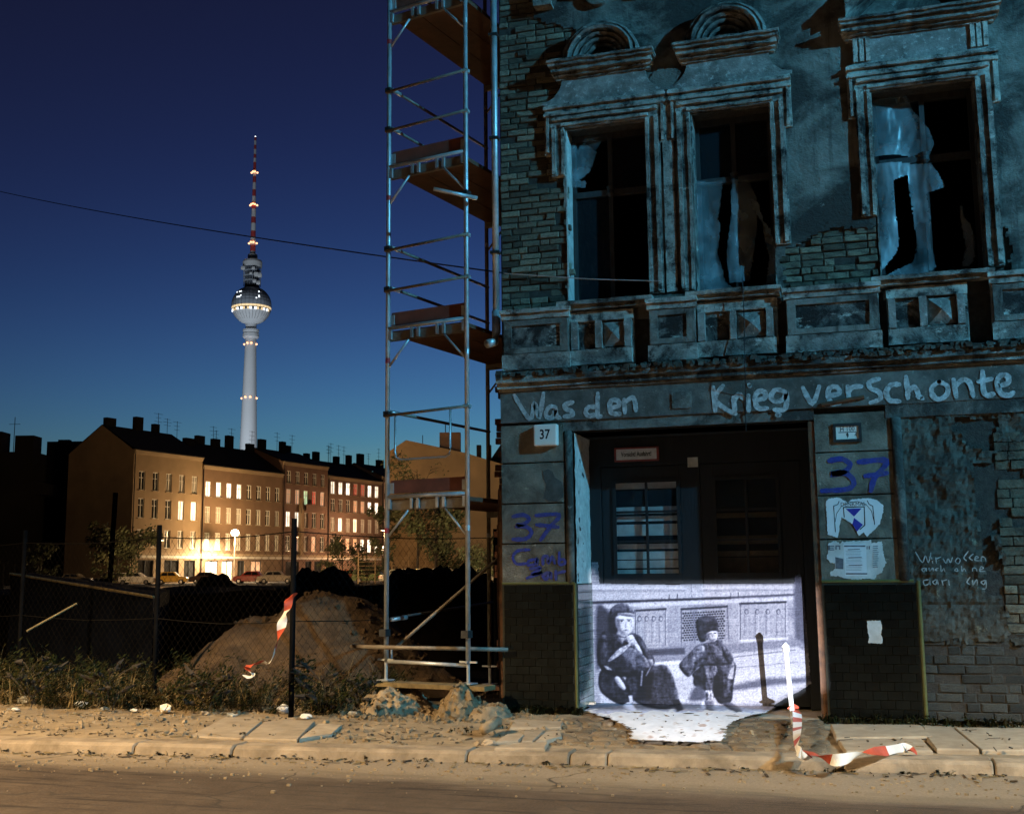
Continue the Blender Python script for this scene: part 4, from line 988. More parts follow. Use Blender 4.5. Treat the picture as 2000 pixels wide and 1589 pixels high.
# ================================================================== sheet painted with the photograph projected on the gate, lit by a projector
def paint_photo():
    s_ = .5; X0, Y0, X1, Y1 = 1120, 1080, 1620, 1470
    w, h = int((X1 - X0) / s_), int((Y1 - Y0) / s_)
    rs = np.random.RandomState(5)
    gx, gy = np.meshgrid(X0 + np.arange(w) * s_, Y0 + np.arange(h) * s_)
    g = np.full((h, w), .42)
    def blur(a, k, ax):
        c = np.cumsum(np.concatenate([np.repeat(np.take(a, [0], ax), k, ax), a, np.repeat(np.take(a, [-1], ax), k, ax)], ax), ax)
        n = a.shape[ax]; idx = np.arange(n); return (np.take(c, idx + 2 * k, ax) - np.take(c, idx, ax)) / (2 * k)
    def bl(a, k): return blur(blur(a, k, 0), k, 1)
    def lobe(kx, ky):
        a = blur(blur(rs.randn(h, w), kx, 1), ky, 0); return a / a.std()
    F1, F2, F3 = lobe(5, 9), lobe(9, 4), lobe(2, 3)
    def put(pts, v, crop=None, soft=2.0, vol=0., fold=0., curve=True, kk=9):
        ox, oy, k = crop or B
        if curve and len(pts) > 4:
            q = smooth_line([pts[-1]] + list(pts) + [pts[0], pts[1]], 5); n5 = len(pts) * 5; pts = q[5:5 + n5]
        P = [(ox + u * k, oy + v_ * k) for u, v_ in pts]; n = len(P); k2 = max(1, int(soft)); mg = 4 + k2 * 2 + (kk * 2 if vol else 0)
        xs = [(p[0] - X0) / s_ for p in P]; ys = [(p[1] - Y0) / s_ for p in P]
        a0, a1, b0, b1 = max(0, int(min(xs)) - mg), min(w, int(max(xs)) + mg), max(0, int(min(ys)) - mg), min(h, int(max(ys)) + mg)
        if a1 - a0 < 3 or b1 - b0 < 3: return
        W_ = (slice(b0, b1), slice(a0, a1)); X_, Y_ = gx[W_], gy[W_]; m = np.zeros(X_.shape, bool)
        for i in range(n):
            (xa, ya), (xb, yb) = P[i], P[(i + 1) % n]
            if ya == yb: continue
            m ^= ((ya > Y_) != (yb > Y_)) & (X_ < (xb - xa) * (Y_ - ya) / (yb - ya) + xa)
        m = bl(m.astype(float), k2); val = np.full(X_.shape, float(v))
        if vol:      # rounded form, lit from the upper right
            b2 = bl(bl(m, kk), kk // 2); dy_, dx_ = np.gradient(b2); sh = (-dx_ * .75 + dy_ * .65) * kk * 2.2
            val = val * (1 + vol * np.clip(sh, -1, 1.6))
        if fold: val = val * (1 + fold * (F1[W_] + .6 * F2[W_])) + .006 * F3[W_]
        g[W_] = g[W_] * (1 - m) + np.clip(val, .006, 1) * m
    def rect(u0, v0, u1, v1, val, crop=None, soft=1.5): put([(u0, v0), (u1, v0), (u1, v1), (u0, v1)], val, crop, soft)
    def ell(u, v, ru, rv, val, crop, soft=2, vol=0.): put([(u + ru * math.cos(a), v + rv * math.sin(a)) for a in [i * math.pi / 12 for i in range(24)]], val, crop, soft, vol)
    def line(u0, v0, u1, v1, wd, val, crop, soft=1):
        L = math.hypot(u1 - u0, v1 - v0); nx, ny = -(v1 - v0) / L * wd / 2, (u1 - u0) / L * wd / 2
        put([(u0 + nx, v0 + ny), (u1 + nx, v1 + ny), (u1 - nx, v1 - ny), (u0 - nx, v0 - ny)], val, crop, soft)
    A, B = (970, 1120, .2265), (1270, 1120, .2265)
    g += .05 * lobe(60, 30)
    # rails and panels of the panelled front in the picture
    put([(-600, 95), (1260, 95), (1265, 135), (-600, 140)], .62, B, 3); put([(-600, 138), (1270, 130), (1270, 150), (-600, 168)], .42, B, 3); put([(-600, 165), (1270, 150), (1270, 172), (-600, 232)], .52, B, 3)
    line(-560, 252, 700, 207, 20, .07, B, 2); line(700, 205, 1275, 178, 16, .14, B, 2); put([(-450, 268), (1250, 200), (1250, 232), (-450, 300)], .58, B, 3)
    put([(1255, -60), (1300, -40), (1345, 500), (1390, 900), (1270, 900), (1240, 200)], .20, B, 8); put([(1290, -40), (1320, 0), (1360, 400), (1330, 420)], .34, B, 4)
    for (u0, v0, u1, v1) in ((-130, 315, 135, 650), (775, 255, 1170, 580)):
        rect(u0 - 14, v0 - 10, u1 + 14, v1 + 40, .50, B, 3); rect(u0, v0, u1, v1, .44, B, 2); line(u0 - 8, v0 + 4, u1 + 8, v0 - 12, 18, .06, B, 2); line(u0 + 4, v0, u0 + 4, v1, 9, .2, B); line(u1 - 3, v0, u1 - 3, v1, 8, .24, B); line(u0, v1 + 2, u1 + 20, v1 - 20, 24, .72, B, 2); line(u0, v1 + 26, u1 + 24, v1 + 4, 9, .12, B, 2)
        for q in range(4):
            u = u0 + (u1 - u0) * (q + .6) / 4.3; v = v0 + 72; ell(u, v, 19, 25, .20, B, 1); ell(u + 3, v + 2, 11, 16, .46, B, 1); line(u - 14, v + 20, u - 14, v1 - 50, 6, .28, B); line(u + 12, v + 20, u + 12, v1 - 50, 5, .52, B)
    put([(255, 300), (675, 275), (690, 570), (265, 640)], .40, B, 3, curve=False); line(262, 306, 672, 282, 18, .06, B, 2); line(268, 310, 272, 640, 8, .15, B); line(665, 290, 680, 560, 8, .2, B)
    for i in range(17):
        for j in range(12):
            u, v = 285 + i * 22 + (11 if j % 2 else 0), 342 + j * 21 - i * 1.2
            if u < 648: ell(u, v, 9, 8, .05, B, 1)
    line(375, 320, 385, 600, 12, .25, B, 2)
    for (u0, v0) in ((165, 180), (235, 175), (695, 165), (760, 160)): line(u0, v0, u0, v0 + 44, 8, .12, B)
    rect(300, 105, 420, 190, .50, B, 4); line(355, 90, 360, 200, 5, .25, B)
    # steps and dark plinth
    put([(-440, 640), (300, 610), (720, 600), (1270, 560), (1390, 640), (1390, 700), (700, 760), (-440, 800)], .34, B, 8, curve=False)
    line(-380, 700, 300, 665, 54, .13, B, 4); put([(20, 765), (300, 742), (310, 775), (30, 800)], .70, B, 3)
    put([(690, 690), (1270, 630), (1390, 700), (1390, 820), (700, 850)], .56, B, 6, curve=False); put([(-430, 800), (420, 780), (700, 850), (1390, 790), (1390, 900), (700, 970), (-430, 1000)], .60, B, 7, curve=False)
    line(720, 720, 1260, 655, 8, .25, B, 2); line(720, 812, 1280, 760, 7, .34, B, 2)
    put([(700, 970), (1000, 900), (1300, 895), (1390, 860), (1390, 930), (1100, 955), (720, 1040)], .22, B, 9); put([(-430, 1030), (300, 1040), (700, 1010), (1390, 930), (1390, 1100), (600, 1130), (300, 1180), (-430, 1180)], .60, B, 7, curve=False)
    put([(200, 900), (420, 880), (470, 1010), (260, 1050)], .52, B, 6); line(-560, 1150, 440, 1140, 50, .26, B, 6); rect(-560, 1178, 1400, 1300, .58, B, 5)
    # taller seated figure in a cap
    put([(862, 300), (960, 320), (1010, 480), (910, 720), (862, 820)], .10, A, 8)
    put([(885, 860), (960, 800), (1060, 860), (1150, 970), (1185, 1095), (1130, 1125), (1030, 1115), (895, 1010)], .055, A, 3, .9, .25)
    put([(1120, 880), (1350, 800), (1450, 785), (1520, 880), (1565, 1060), (1545, 1150), (1380, 1165), (1180, 1090)], .085, A, 4, .9, .3)
    put([(1240, 860), (1350, 840), (1340, 1090), (1190, 1090)], .018, A, 7)
    put([(950, 480), (1010, 500), (1060, 530), (1110, 545), (1170, 510), (1245, 545), (1300, 640), (1352, 715), (1362, 790), (1310, 850), (1200, 890), (1000, 880), (890, 810), (866, 660), (895, 530)], .050, A, 3, 1.1, .28, kk=14)
    put([(890, 560), (940, 530), (960, 640), (930, 760), (885, 760)], .075, A, 4, .8, .3); put([(1235, 560), (1290, 640), (1345, 730), (1320, 760), (1260, 690)], .095, A, 4, .8, .3)
    put([(1075, 700), (1150, 635), (1250, 690), (1315, 760), (1320, 805), (1235, 835), (1140, 805)], .20, A, 3, .6, .25)
    put([(1055, 540), (1100, 555), (1085, 610), (1040, 570)], .24, A, 2, .5, .2)
    put([(1090, 562), (1165, 527), (1195, 565), (1258, 682), (1235, 690), (1160, 622), (1090, 680), (985, 752), (966, 742), (1050, 650), (1140, 600)], .50, A, 2, .5, .22)
    put([(1120, 545), (1165, 525), (1180, 555), (1140, 585)], .72, A, 2, .3)
    put([(1020, 898), (1055, 890), (1112, 978), (1092, 998), (1045, 955)], .58, A, 3, .4); put([(925, 790), (960, 800), (1000, 830), (950, 825)], .48, A, 3)
    put([(1298, 738), (1345, 735), (1360, 785), (1322, 802)], .30, A, 3, .6); line(1258, 835, 1246, 965, 13, .34, A, 2); line(1330, 800, 1290, 880, 10, .3, A, 2)
    put([(972, 330), (1045, 340), (1045, 505), (985, 510), (962, 440)], .045, A, 4)
    put([(1030, 375), (1100, 362), (1172, 378), (1180, 440), (1158, 497), (1115, 530), (1062, 500), (1032, 445)], .66, A, 4, .55, kk=12)
    put([(1030, 380), (1070, 395), (1062, 490), (1034, 455)], .26, A, 6); put([(1150, 395), (1175, 390), (1176, 450), (1150, 492)], .50, A, 5)
    put([(1055, 392), (1100, 388), (1100, 402), (1056, 406)], .30, A, 2); put([(1122, 388), (1162, 386), (1162, 400), (1122, 402)], .34, A, 2)
    ell(1080, 408, 10, 6, .10, A, 1); ell(1141, 406, 10, 6, .10, A, 1); put([(1112, 405), (1124, 450), (1106, 456), (1104, 430)], .50, A, 2); ell(1114, 458, 9, 4, .30, A, 1); put([(1092, 484), (1114, 479), (1136, 483), (1114, 493)], .20, A, 1)
    put([(980, 352), (985, 300), (1040, 262), (1110, 254), (1168, 298), (1186, 345), (1100, 342), (1030, 340)], .15, A, 2, .9, .2); put([(1050, 346), (1120, 335), (1188, 348), (1185, 372), (1110, 368)], .34, A, 2, .5)
    put([(1092, 1138), (1150, 1112), (1208, 1188), (1182, 1218), (1122, 1190)], .70, A, 3, .4); put([(1138, 1050), (1170, 1048), (1178, 1110), (1150, 1118)], .60, A, 3); put([(1150, 1185), (1210, 1180), (1260, 1240), (1220, 1250)], .45, A, 4)
    # smaller crouching figure in a hood
    put([(430, 800), (550, 775), (620, 790), (705, 755), (742, 800), (718, 960), (700, 1100), (600, 1120), (555, 1065), (470, 1010), (370, 945)], .040, B, 3, .9, .35)
    put([(360, 870), (440, 800), (540, 785), (560, 850), (500, 960), (430, 930)], .06, B, 3, .9, .35); put([(560, 800), (690, 755), (735, 800), (690, 880), (620, 960), (580, 930)], .075, B, 3, .9, .35)
    put([(460, 800), (545, 772), (575, 830), (540, 900), (470, 890)], .20, B, 4, .9, .3); put([(590, 790), (690, 752), (730, 800), (660, 880), (600, 880)], .18, B, 4, .9, .3)
    put([(455, 880), (545, 880), (535, 1010), (470, 1015)], .12, B, 4, 1.0, .4); put([(610, 880), (700, 870), (690, 1080), (620, 1090)], .11, B, 4, 1.0, .4); put([(548, 880), (604, 880), (612, 1070), (545, 1060)], .014, B, 4)
    put([(440, 605), (520, 590), (600, 560), (655, 640), (716, 720), (694, 780), (560, 795), (430, 800), (335, 888), (268, 835), (255, 775), (345, 680), (400, 620)], .105, B, 3, 1.0, .35)
    put([(255, 775), (345, 680), (400, 650), (390, 740), (340, 880), (280, 840)], .13, B, 3, .9, .35); put([(610, 590), (655, 640), (716, 720), (690, 775), (640, 720)], .12, B, 3, .9, .3)
    put([(380, 660), (425, 615), (470, 640), (440, 720), (400, 740)], .24, B, 4, .5, .3); put([(520, 600), (600, 650), (640, 745), (590, 755), (540, 690)], .19, B, 4, .6, .3)
    line(500, 600, 560, 760, 8, .05, B, 2)
    put([(398, 480), (398, 405), (440, 370), (520, 362), (578, 400), (588, 480), (565, 505), (500, 510), (478, 580), (425, 580)], .065, B, 3, 1.1, .25); put([(430, 390), (500, 372), (550, 400), (480, 420)], .14, B, 4)
    put([(488, 518), (530, 495), (576, 500), (580, 555), (548, 588), (505, 568)], .52, B, 3, .5); put([(488, 518), (510, 510), (512, 560), (496, 555)], .22, B, 4); put([(505, 512), (530, 508), (530, 518), (506, 522)], .16, B, 1); put([(548, 508), (572, 506), (572, 516), (548, 518)], .18, B, 1); put([(534, 520), (544, 545), (532, 546)], .38, B, 1); put([(534, 566), (562, 562), (560, 570), (536, 572)], .2, B, 1)
    put([(668, 900), (690, 830), (724, 800), (714, 910)], .52, B, 3); put([(470, 1010), (530, 1000), (558, 1085), (480, 1092)], .40, B, 3, .4, .5); put([(468, 1092), (548, 1090), (562, 1190), (488, 1200)], .22, B, 3, .5); put([(620, 1112), (700, 1110), (790, 1172), (772, 1198), (690, 1172)], .16, B, 3, .5)
    put([(400, 960), (470, 1010), (480, 1080), (380, 1100), (330, 1080)], .16, B, 8); put([(560, 1060), (620, 1060), (700, 1100), (640, 1120)], .05, B, 5)
    put([(185, 1090), (250, 1078), (292, 1170), (230, 1192)], .035, B, 3)
    # picture grain, scan streaks and a soft focus
    g = bl(g, 1); g = g * (1 + .07 * lobe(140, 1) + .05 * lobe(3, 60) * (gx > 1330)) * (1 + .10 * lobe(2, 2)) + .012 * lobe(30, 2)
    g = np.clip((np.clip(g, .004, 1) / .6) ** 1.5 * .64, .004, .86)
    return g, (X0, Y0, s_, w, h), lobe(14, 6)
PH_G, (PX0, PY0, PSS, PWD, PHT), PH_N = paint_photo()
C7b = (900, 1340, .3)
vert_out = [(1148, 1372), (1150, 1300), (1152, 1200), (1147, 1098), (1168, 1097), (1170, 1139), (1300, 1141), (1552, 1139), (1553, 1122), (1566, 1128), (1575, 1220), (1584, 1334), (1560, 1350), (1535, 1362), (1515, 1374), (1507, 1379)]
gate_y0 = DY - .024
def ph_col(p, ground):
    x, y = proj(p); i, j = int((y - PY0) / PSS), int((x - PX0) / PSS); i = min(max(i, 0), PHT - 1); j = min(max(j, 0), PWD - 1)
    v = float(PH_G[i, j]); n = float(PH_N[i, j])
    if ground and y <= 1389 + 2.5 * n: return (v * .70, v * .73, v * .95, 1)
    if ground:  # white projector light on the pavement, put into the sheet colour
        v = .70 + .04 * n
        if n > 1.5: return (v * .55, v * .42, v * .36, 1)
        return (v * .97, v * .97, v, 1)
    t_ = min(1., v / .45); a_ = .42   # cool tint of the projected picture
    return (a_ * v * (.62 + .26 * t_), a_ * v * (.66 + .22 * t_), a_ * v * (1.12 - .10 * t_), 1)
b = MB(); st = .007; cols = []
x0, x1 = GX0 + .01, GX1 - .0; Pv = [FX(x, y, gate_y0) for x, y in vert_out]
Pv = [(x, max(z, .0)) for x, z in Pv]; Pv = [(x if z > .02 else x, z if z > .05 else .0) for x, z in Pv]
wall_b = cellwall([x0 + st * i for i in range(int((x1 - x0) / st) + 1)], [.012 + st * i for i in range(int(1.75 / st))],
                  lambda x, z: inpoly(x + .01 * noise.noise((x * 25, z * 25, 0)), z, Pv), gate_y0, gate_y0 + .010)
b.v, b.f = wall_b.v, wall_b.f
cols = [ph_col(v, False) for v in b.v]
grd_out = [(820, 118), (828, 170), (920, 200), (1040, 240), (1105, 285), (1115, 345), (1250, 360), (1400, 366), (1560, 372), (1600, 360), (1690, 365), (1720, 340), (1725, 275), (1770, 235), (1900, 190), (1990, 178), (2060, 118)]
Pg = [(gnd(900 + u * .3, 1340 + v * .3, .02)) for u, v in grd_out]; Pg = [(p.x, min(p.y, gate_y0)) for p in Pg]
gb = MB(); nx, ny = int(2.6 / .02), int(3.2 / .02); idx = {}
def gv(i, j):
    if (i, j) not in idx:
        x, y = .75 + .02 * i, -2.45 + .02 * j
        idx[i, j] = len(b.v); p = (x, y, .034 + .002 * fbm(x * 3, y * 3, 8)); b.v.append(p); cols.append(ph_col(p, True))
    return idx[i, j]
for i in range(nx):
    for j in range(ny):
        x, y = .76 + .02 * i, -2.44 + .02 * j
        n = .035 * fbm(x * 7, y * 7, 3) + .02 * fbm(x * 25, y * 25, 4)
        if y < gate_y0 - .01 and x > GX0 + .02 and inpoly(x + n, y + n, Pg):
            if (y < 0.0 and fbm(x * 5, y * 5, 17) > .62): continue
            b.f.append((gv(i, j), gv(i + 1, j), gv(i + 1, j + 1), gv(i, j + 1)))
b.c = cols
MT['photo'] = VCOL('projected_picture_paint', .75)  # the projected image is painted into the sheet's colour
tag(b.build('photograph', 'photo'), 'pale sheet painted with the projected photograph of two seated children across the lower gate and pavement', 'photograph')
# projector on the road
PJ = Vector((5.15, -7.0, .55))
pr = thing('slide_projector', 'grey slide projector standing on the road aimed at the gate', 'projector', (PJ.x, PJ.y, -.11))
cen = Vector(fac(1370, 1270, gate_y0)); dirp = (cen - PJ).normalized(); pu = dirp.cross(Vector((0, 0, 1))).normalized(); pv = pu.cross(dirp)
SD = .10
def to_slide(p, d=SD):
    q = Vector(p) - PJ; k = d / q.dot(dirp); return q.dot(pu) * k, q.dot(pv) * k
out3 = [Vector((FX(x, y, gate_y0)[0], gate_y0, FX(x, y, gate_y0)[1])) for x, y in vert_out[1:]] + [gnd(900 + u * .3, 1340 + v * .3, .03) for u, v in reversed(grd_out[1:-1])]
ap = [to_slide(p) for p in out3]; n = len(ap)
cx_, cy_ = sum(a for a, _ in ap) / n, sum(c for _, c in ap) / n
fr = MB()
for (a, c) in ap: fr.v.append(tuple(PJ + dirp * SD + pu * a + pv * c))
for (a, c) in ap:
    k = .085 / max(1e-6, math.hypot(a - cx_, c - cy_)); fr.v.append(tuple(PJ + dirp * SD + pu * (cx_ + (a - cx_) * k) + pv * (cy_ + (c - cy_) * k)))
for i in range(n): j = (i + 1) % n; fr.f.append((i, j, n + j, n + i))
fr.build('slide_mask', 'iron', pr)
q = PJ + dirp * .02
for a, ha, hb in ((pu, pv, None), (-pu, pv, None)): MB().obox(q + a * .088, pu * .003, dirp * .078, pv * .088).build('housing_side', 'iron', pr)
for a in (pv, -pv): MB().obox(q + a * .085, pu * .084, dirp * .078, pv * .003).build('housing_lid', 'iron', pr)
MB().obox(q - dirp * .075, pu * .084, dirp * .003, pv * .081).build('housing_back', 'iron', pr)
for sx in (-1, 1):
    for sd in (-.06, .06):
        w_ = q + pu * .07 * sx + dirp * sd - pv * .088; MB().tube(w_, Vector((w_.x, w_.y, -.11)), .008).build('leg', 'iron', pr)
ld = bpy.data.lights.new('projector_light', 'SPOT'); ld.energy = 10500 * KX; ld.color = (.80, .86, 1.0); ld.shadow_soft_size = .0008; ld.spot_size = R(60); ld.spot_blend = .1
lo = bpy.data.objects.new('projector_light', ld); COL.objects.link(lo); lo.parent = pr; lo.location = PJ - pr.location; lo.rotation_euler = dirp.to_track_quat('-Z', 'Y').to_euler()

# ================================================================== barrier stake and tapes
sb, stp = gnd(1550, 1412, .0), None
stake_top = at(1535, 1272, (sb - CAM).dot(FH) + .05)
t = thing('barrier_stake', 'thin white stake leaning in the pavement before the gate', 'stake', (sb.x, sb.y, 0))
MB().tube(sb + Vector((0, 0, -.05)), stake_top, .024, 10).build('shaft', 'stake', t, smooth=True)
MB().path([stake_top, stake_top + Vector((0, 0, .05)), stake_top + Vector((-.02, 0, .07))], .034, 8).build('hook_end', 'stake', t)
def ribbon(name, label, pts, w, group=None, n=14, twist=3.0, seed=1, stripe=.16, phase=0.):
    q = smooth_line([tuple(p) for p in pts], n); t = thing(name, label, 'tape', q[0], group=group)
    L = 0; cur_k = None; m = None; prev = None
    def flush(m, k):
        if m is not None and m.v: m.build('white_band' if k % 2 else 'red_band', 'tapewhite' if k % 2 else 'tapered', t)
    for i, p in enumerate(q):
        p = Vector(p); nx_ = Vector(q[min(i + 1, len(q) - 1)]) - Vector(q[max(i - 1, 0)]); nx_.normalize()
        a = twist * .5 * math.sin(i * .07 + seed) + .35 * math.sin(i * .19 + seed * 2)
        side = nx_.cross(Vector((0, 0, 1)))
        side = side.normalized() if side.length > .1 else Vector((1, 0, 0)); up = side.cross(nx_)
        d = (side * math.cos(a) + up * math.sin(a)) * w * .5 * (1 - .25 * abs(math.sin(i * .09 + seed))); dd = nx_ * w * .22
        cur = (p + d + dd, p - d - dd)
        if prev is not None:
            L += (p - pp).length; k = int((L + phase) / stripe)
            if k != cur_k: flush(m, cur_k or 0); m = MB(); cur_k = k; m.v += [prev[0], prev[1]]
            n_ = len(m.v); m.v += [cur[0], cur[1]]; m.f.append((n_ - 2, n_ - 1, n_ + 1, n_))
        prev, pp = cur, p
    flush(m, cur_k or 0)
    return t
G = lambda u, v, z: gnd(1560 + u * .295, 1120 + v * .295, z)
ribbon('barrier_tape', 'red and white barrier tape tied to the stake and trailing along the pavement', [Vector(sb) + Vector((-.02, -.03, .17)), Vector(sb) + Vector((.04, -.05, .11)), G(-10, 1130, .10), G(20, 1190, .05), G(80, 1190, .05), G(150, 1215, .05), G(270, 1230, .05), G(400, 1200, .06), G(500, 1180, .07), G(580, 1170, .06), G(700, 1150, .05), G(760, 1180, .035)], .095, seed=2, stripe=.34)
C2b = (480, 1100, .26)
fd = 12.6
ribbon('barrier_tape', 'red and white barrier tape knotted to the black fence post and hanging into the weeds', [at(480 + u * .26, 1100 + v * .26, fd - k) for u, v, k in ((375, 240, .02), (330, 250, .05), (315, 340, .08), (280, 400, .1), (265, 500, .12), (230, 620, .14), (180, 740, .18), (120, 740, .2), (40, 760, .24), (10, 790, .24), (50, 840, .24), (-10, 850,   .26))], .105, seed=5, twist=1.0, stripe=.22)

# ================================================================== scaffold tower along the gable
SL, SR = Vector((-1.385, -.09, 0)), Vector((-.315, -.32, 0)); SA = (SR - SL).normalized(); SB = Vector((-SA.y, SA.x, 0))
BAY = 2.35; LV = [2.39, 4.39, 6.39, 8.39, 10.39]; Z0 = .30
sc = thing('scaffold', 'galvanised tube scaffold with wooden decks standing beside the gable of the house', 'scaffold', (SL.x, SL.y, 0))
def SP(u, v, z): return SL + SA * u + SB * v + Vector((0, 0, z))
W_ = (SR - SL).length
zc = Vector((0, 0, 1))
for u in (0, W_):
    for v in (0, BAY):
        zb = Z0 if v == 0 else .05
        MB().tube(SP(u, v, zb + .22), SP(u, v, 11.5), .0275, 12).build('standard', 'zinc' if v == 0 else 'oldsteel', sc, smooth=True)
        b = MB(); b.tube(SP(u, v, zb), SP(u, v, zb + .25), .019, 10); b.obox(SP(u, v, zb + .012), SA * .075, SB * .075, zc * .006); b.build('base_jack', 'zinc', sc)
        b = MB(); b.obox(SP(u, v, zb + .24), SA * .11, SB * .012, zc * .010); b.obox(SP(u, v, zb + .24), SB * .05, SA * .012, zc * .010); b.build('jack_nut', 'zinc', sc)
        for z in LV:
            MB().tube(SP(u, v, z - .42), SP(u, v, z - .36), .0295, 12).build('joint_collar', 'redlabel' if (u == 0 and v == 0) else 'zinc', sc)
for li, z in enumerate(LV):
    for v in (0, BAY):
        MB().tube(SP(0, v, z), SP(W_, v, z), .024, 10).build('transom_tube', 'zinc' if v == 0 else 'oldsteel', sc, smooth=True)
        # bearer with pressed claws
        MB().obox(SP(W_ / 2, v + (.03 if v == 0 else -.03), z - .10), SA * (W_ / 2 - .01), SB * .022, zc * .055).build('bearer', 'oldsteel', sc)
        if v == 0:
            for f in (.04, .32, .40, .64, .72, .965):
                MB().obox(SP(W_ * f, -.005, z - .085), SA * .017, SB * .018, zc * .058).build('deck_claw', 'zinc', sc)
        for s, u0, u1 in ((0, .02, .30), (1, W_ - .02, W_ - .30)):
            MB().tube(SP(u0, v, z - .46), SP(u1, v, z - .16), .014, 8).build('knee_brace', 'zinc' if v == 0 else 'oldsteel', sc, smooth=True)
    for k in range(3):
        u0 = .03 + k * (W_ - .06) / 3; u1 = u0 + (W_ - .06) / 3 - .012
        d = MB(); d.obox(SP((u0 + u1) / 2, BAY / 2, z - .055), SA * ((u1 - u0) / 2), SB * (BAY / 2 - .03), zc * .024); d.build('deck_board', 'plank', sc)
    MB().obox(SP(W_ / 2, .04, z + .115), SA * (W_ / 2 - .035), SB * .015, zc * .075).build('toe_board', 'toeboard', sc)
    for f in (.05, W_ - .05): MB().obox(SP(f, .035, z + .10), SA * .03, SB * .022, zc * .06).build('toe_board_clip', 'zinc', sc)
    for dz in (.50, 1.0):
        if li == 0 and dz == .5: continue
        b = MB(); b.tube(SP(-.03, -.03, z + dz - .05), SP(W_ + .04, -.03, z + dz - .02), .017, 10); b.build('guard_rail', 'oldsteel', sc, smooth=True)
        MB().tube(SP(.02, .03, z + dz), SP(.04, BAY - .03, z + dz), .019, 10).build('side_rail', 'oldsteel', sc, smooth=True)
        MB().tube(SP(.02, .04, z + dz), SP(.028, .2, z + dz), .024, 10).build('rail_sleeve', 'zinc', sc, smooth=True)
        MB().obox(SP(0, 0, z + dz - .02), SA * .038, SB * .038, zc * .026).build('coupler', 'iron', sc); MB().obox(SP(W_, 0, z + dz - .02), SA * .038, SB * .038, zc * .02).build('coupler', 'zinc', sc)
    b = MB(); 
# gate-shaped guard on the first lift
zz = LV[0]; MB().path([SP(.13, -.03, zz + .97), SP(.13, -.03, zz + .52), SP(.145, -.03, zz + .45), SP(.20, -.03, zz + .42), SP(.82, -.03, zz + .42), SP(.875, -.03, zz + .45), SP(.89, -.03, zz + .52), SP(.89, -.03, zz + .99)], .013, 8).build('guard_gate', 'zinc', sc, smooth=True)
# long tubes clamped to the foot, bracing
p = SP(0, -.05, .86); e0, e1 = at(685, 1262, (SP(0, 0, 0) - CAM).dot(FH) - .1), at(992, 1268, (SR - CAM).dot(FH) + .05)
MB().tube(e0, e1, .024, 10).build('tie_tube', 'oldsteel', sc, smooth=True)
for q in (SP(0, -.03, .84), SP(W_, -.03, .84)): MB().obox(q, SA * .045, SB * .05, zc * .04).build('coupler', 'iron', sc)
MB().tube(SP(.03, 0, .52), SP(W_ - .02, .02, .50), .022, 10).build('foot_ledger', 'zinc', sc, smooth=True)
MB().tube(SP(.06, .02, .52), SP(.06, .02, .66), .012, 8).build('spigot', 'zinc', sc)
MB().tube(SP(.05, .1, .66), SP(W_ - .03, BAY - .2, 2.28), .019, 10).build('diagonal_brace', 'oldsteel', sc, smooth=True)
MB().tube(SP(.04, .05, 1.0), SP(.05, BAY, 1.12), .016, 8).build('side_rail', 'iron', sc, smooth=True)
MB().tube(SP(.03, .05, .985), SP(.06, .32, 1.0), .026, 8).build('rail_sleeve', 'zinc', sc, smooth=True)
p0, p1 = at(847, 369, 12.5), at(932, 387, 12.65)
MB().tube(p0, p1, .024, 10).build('clamped_tube', 'zinc', sc, smooth=True); MB().obox(SP(W_, -.02, fac(915, 380, SR.y).z), SA * .05, SB * .05, zc * .035).build('coupler', 'iron', sc)
# timber sole plate on two heaps
b = MB(); b.obox(SP(W_ / 2 + .04, 0, Z0 - .028), SA * .78, SB * .12, zc * .026); tag(b.build('sole_plank', 'straw', bevel=.006), 'pale timber plank bridging two earth heaps under the scaffold feet', 'plank')
b = MB(); b.obox(SP(W_ / 2, BAY, .02), SA * .75, SB * .12, zc * .025); tag(b.build('sole_plank', 'plank'), 'dark timber plank lying under the rear feet of the scaffold', 'plank')
def heap(name, label, cat, c, rx, ry, h, mat, flat=.35, seed=0, rough=.12, n=34, rot=0., group=None):
    b = MB(); vs = []
    for j in range(n + 1):
        for i in range(n + 1):
            u, v = -1 + 2 * i / n, -1 + 2 * j / n; r = math.hypot(u, v)
            k = max(0., 1 - max(0, r - flat) / (1 - flat)); k = k * k * (3 - 2 * k)
            x, y = u * rx, v * ry; x, y = x * math.cos(rot) - y * math.sin(rot), x * math.sin(rot) + y * math.cos(rot)
            z = h * k * (1 + rough * 2 * fbm((c[0] + x) * 1.2 / max(.3, rx), (c[1] + y) * 1.2 / max(.3, rx), seed)) + h * rough * fbm((c[0] + x) * 4 / rx, (c[1] + y) * 4 / rx, seed + 2) * min(1, k * 3) + h * rough * .35 * fbm((c[0] + x) * 14 / rx, (c[1] + y) * 14 / rx, seed + 4) * min(1, k * 3) - .12 * (1 - min(1, k * 4))
            vs.append((c[0] + x, c[1] + y, c[2] + z))
    fs = [(j * (n + 1) + i, j * (n + 1) + i + 1, (j + 1) * (n + 1) + i + 1, (j + 1) * (n + 1) + i) for j in range(n) for i in range(n)]
    o = b.add(vs, fs).build(name, mat, smooth=True)
    return tag(o, label, cat, group)
heap('earth_heap', 'trodden sand heap under the left foot of the scaffold', 'earth heap', (-1.25, -.17, -.03), .55, .58, .27, 'sand', .2, 1, .22, 60)
heap('rubble_heap', 'pale lime rubble heap under the right foot of the scaffold', 'rubble heap', (-.33, -.50, -.03), .36, .52, .27, 'lime', .12, 2, .24, 60)
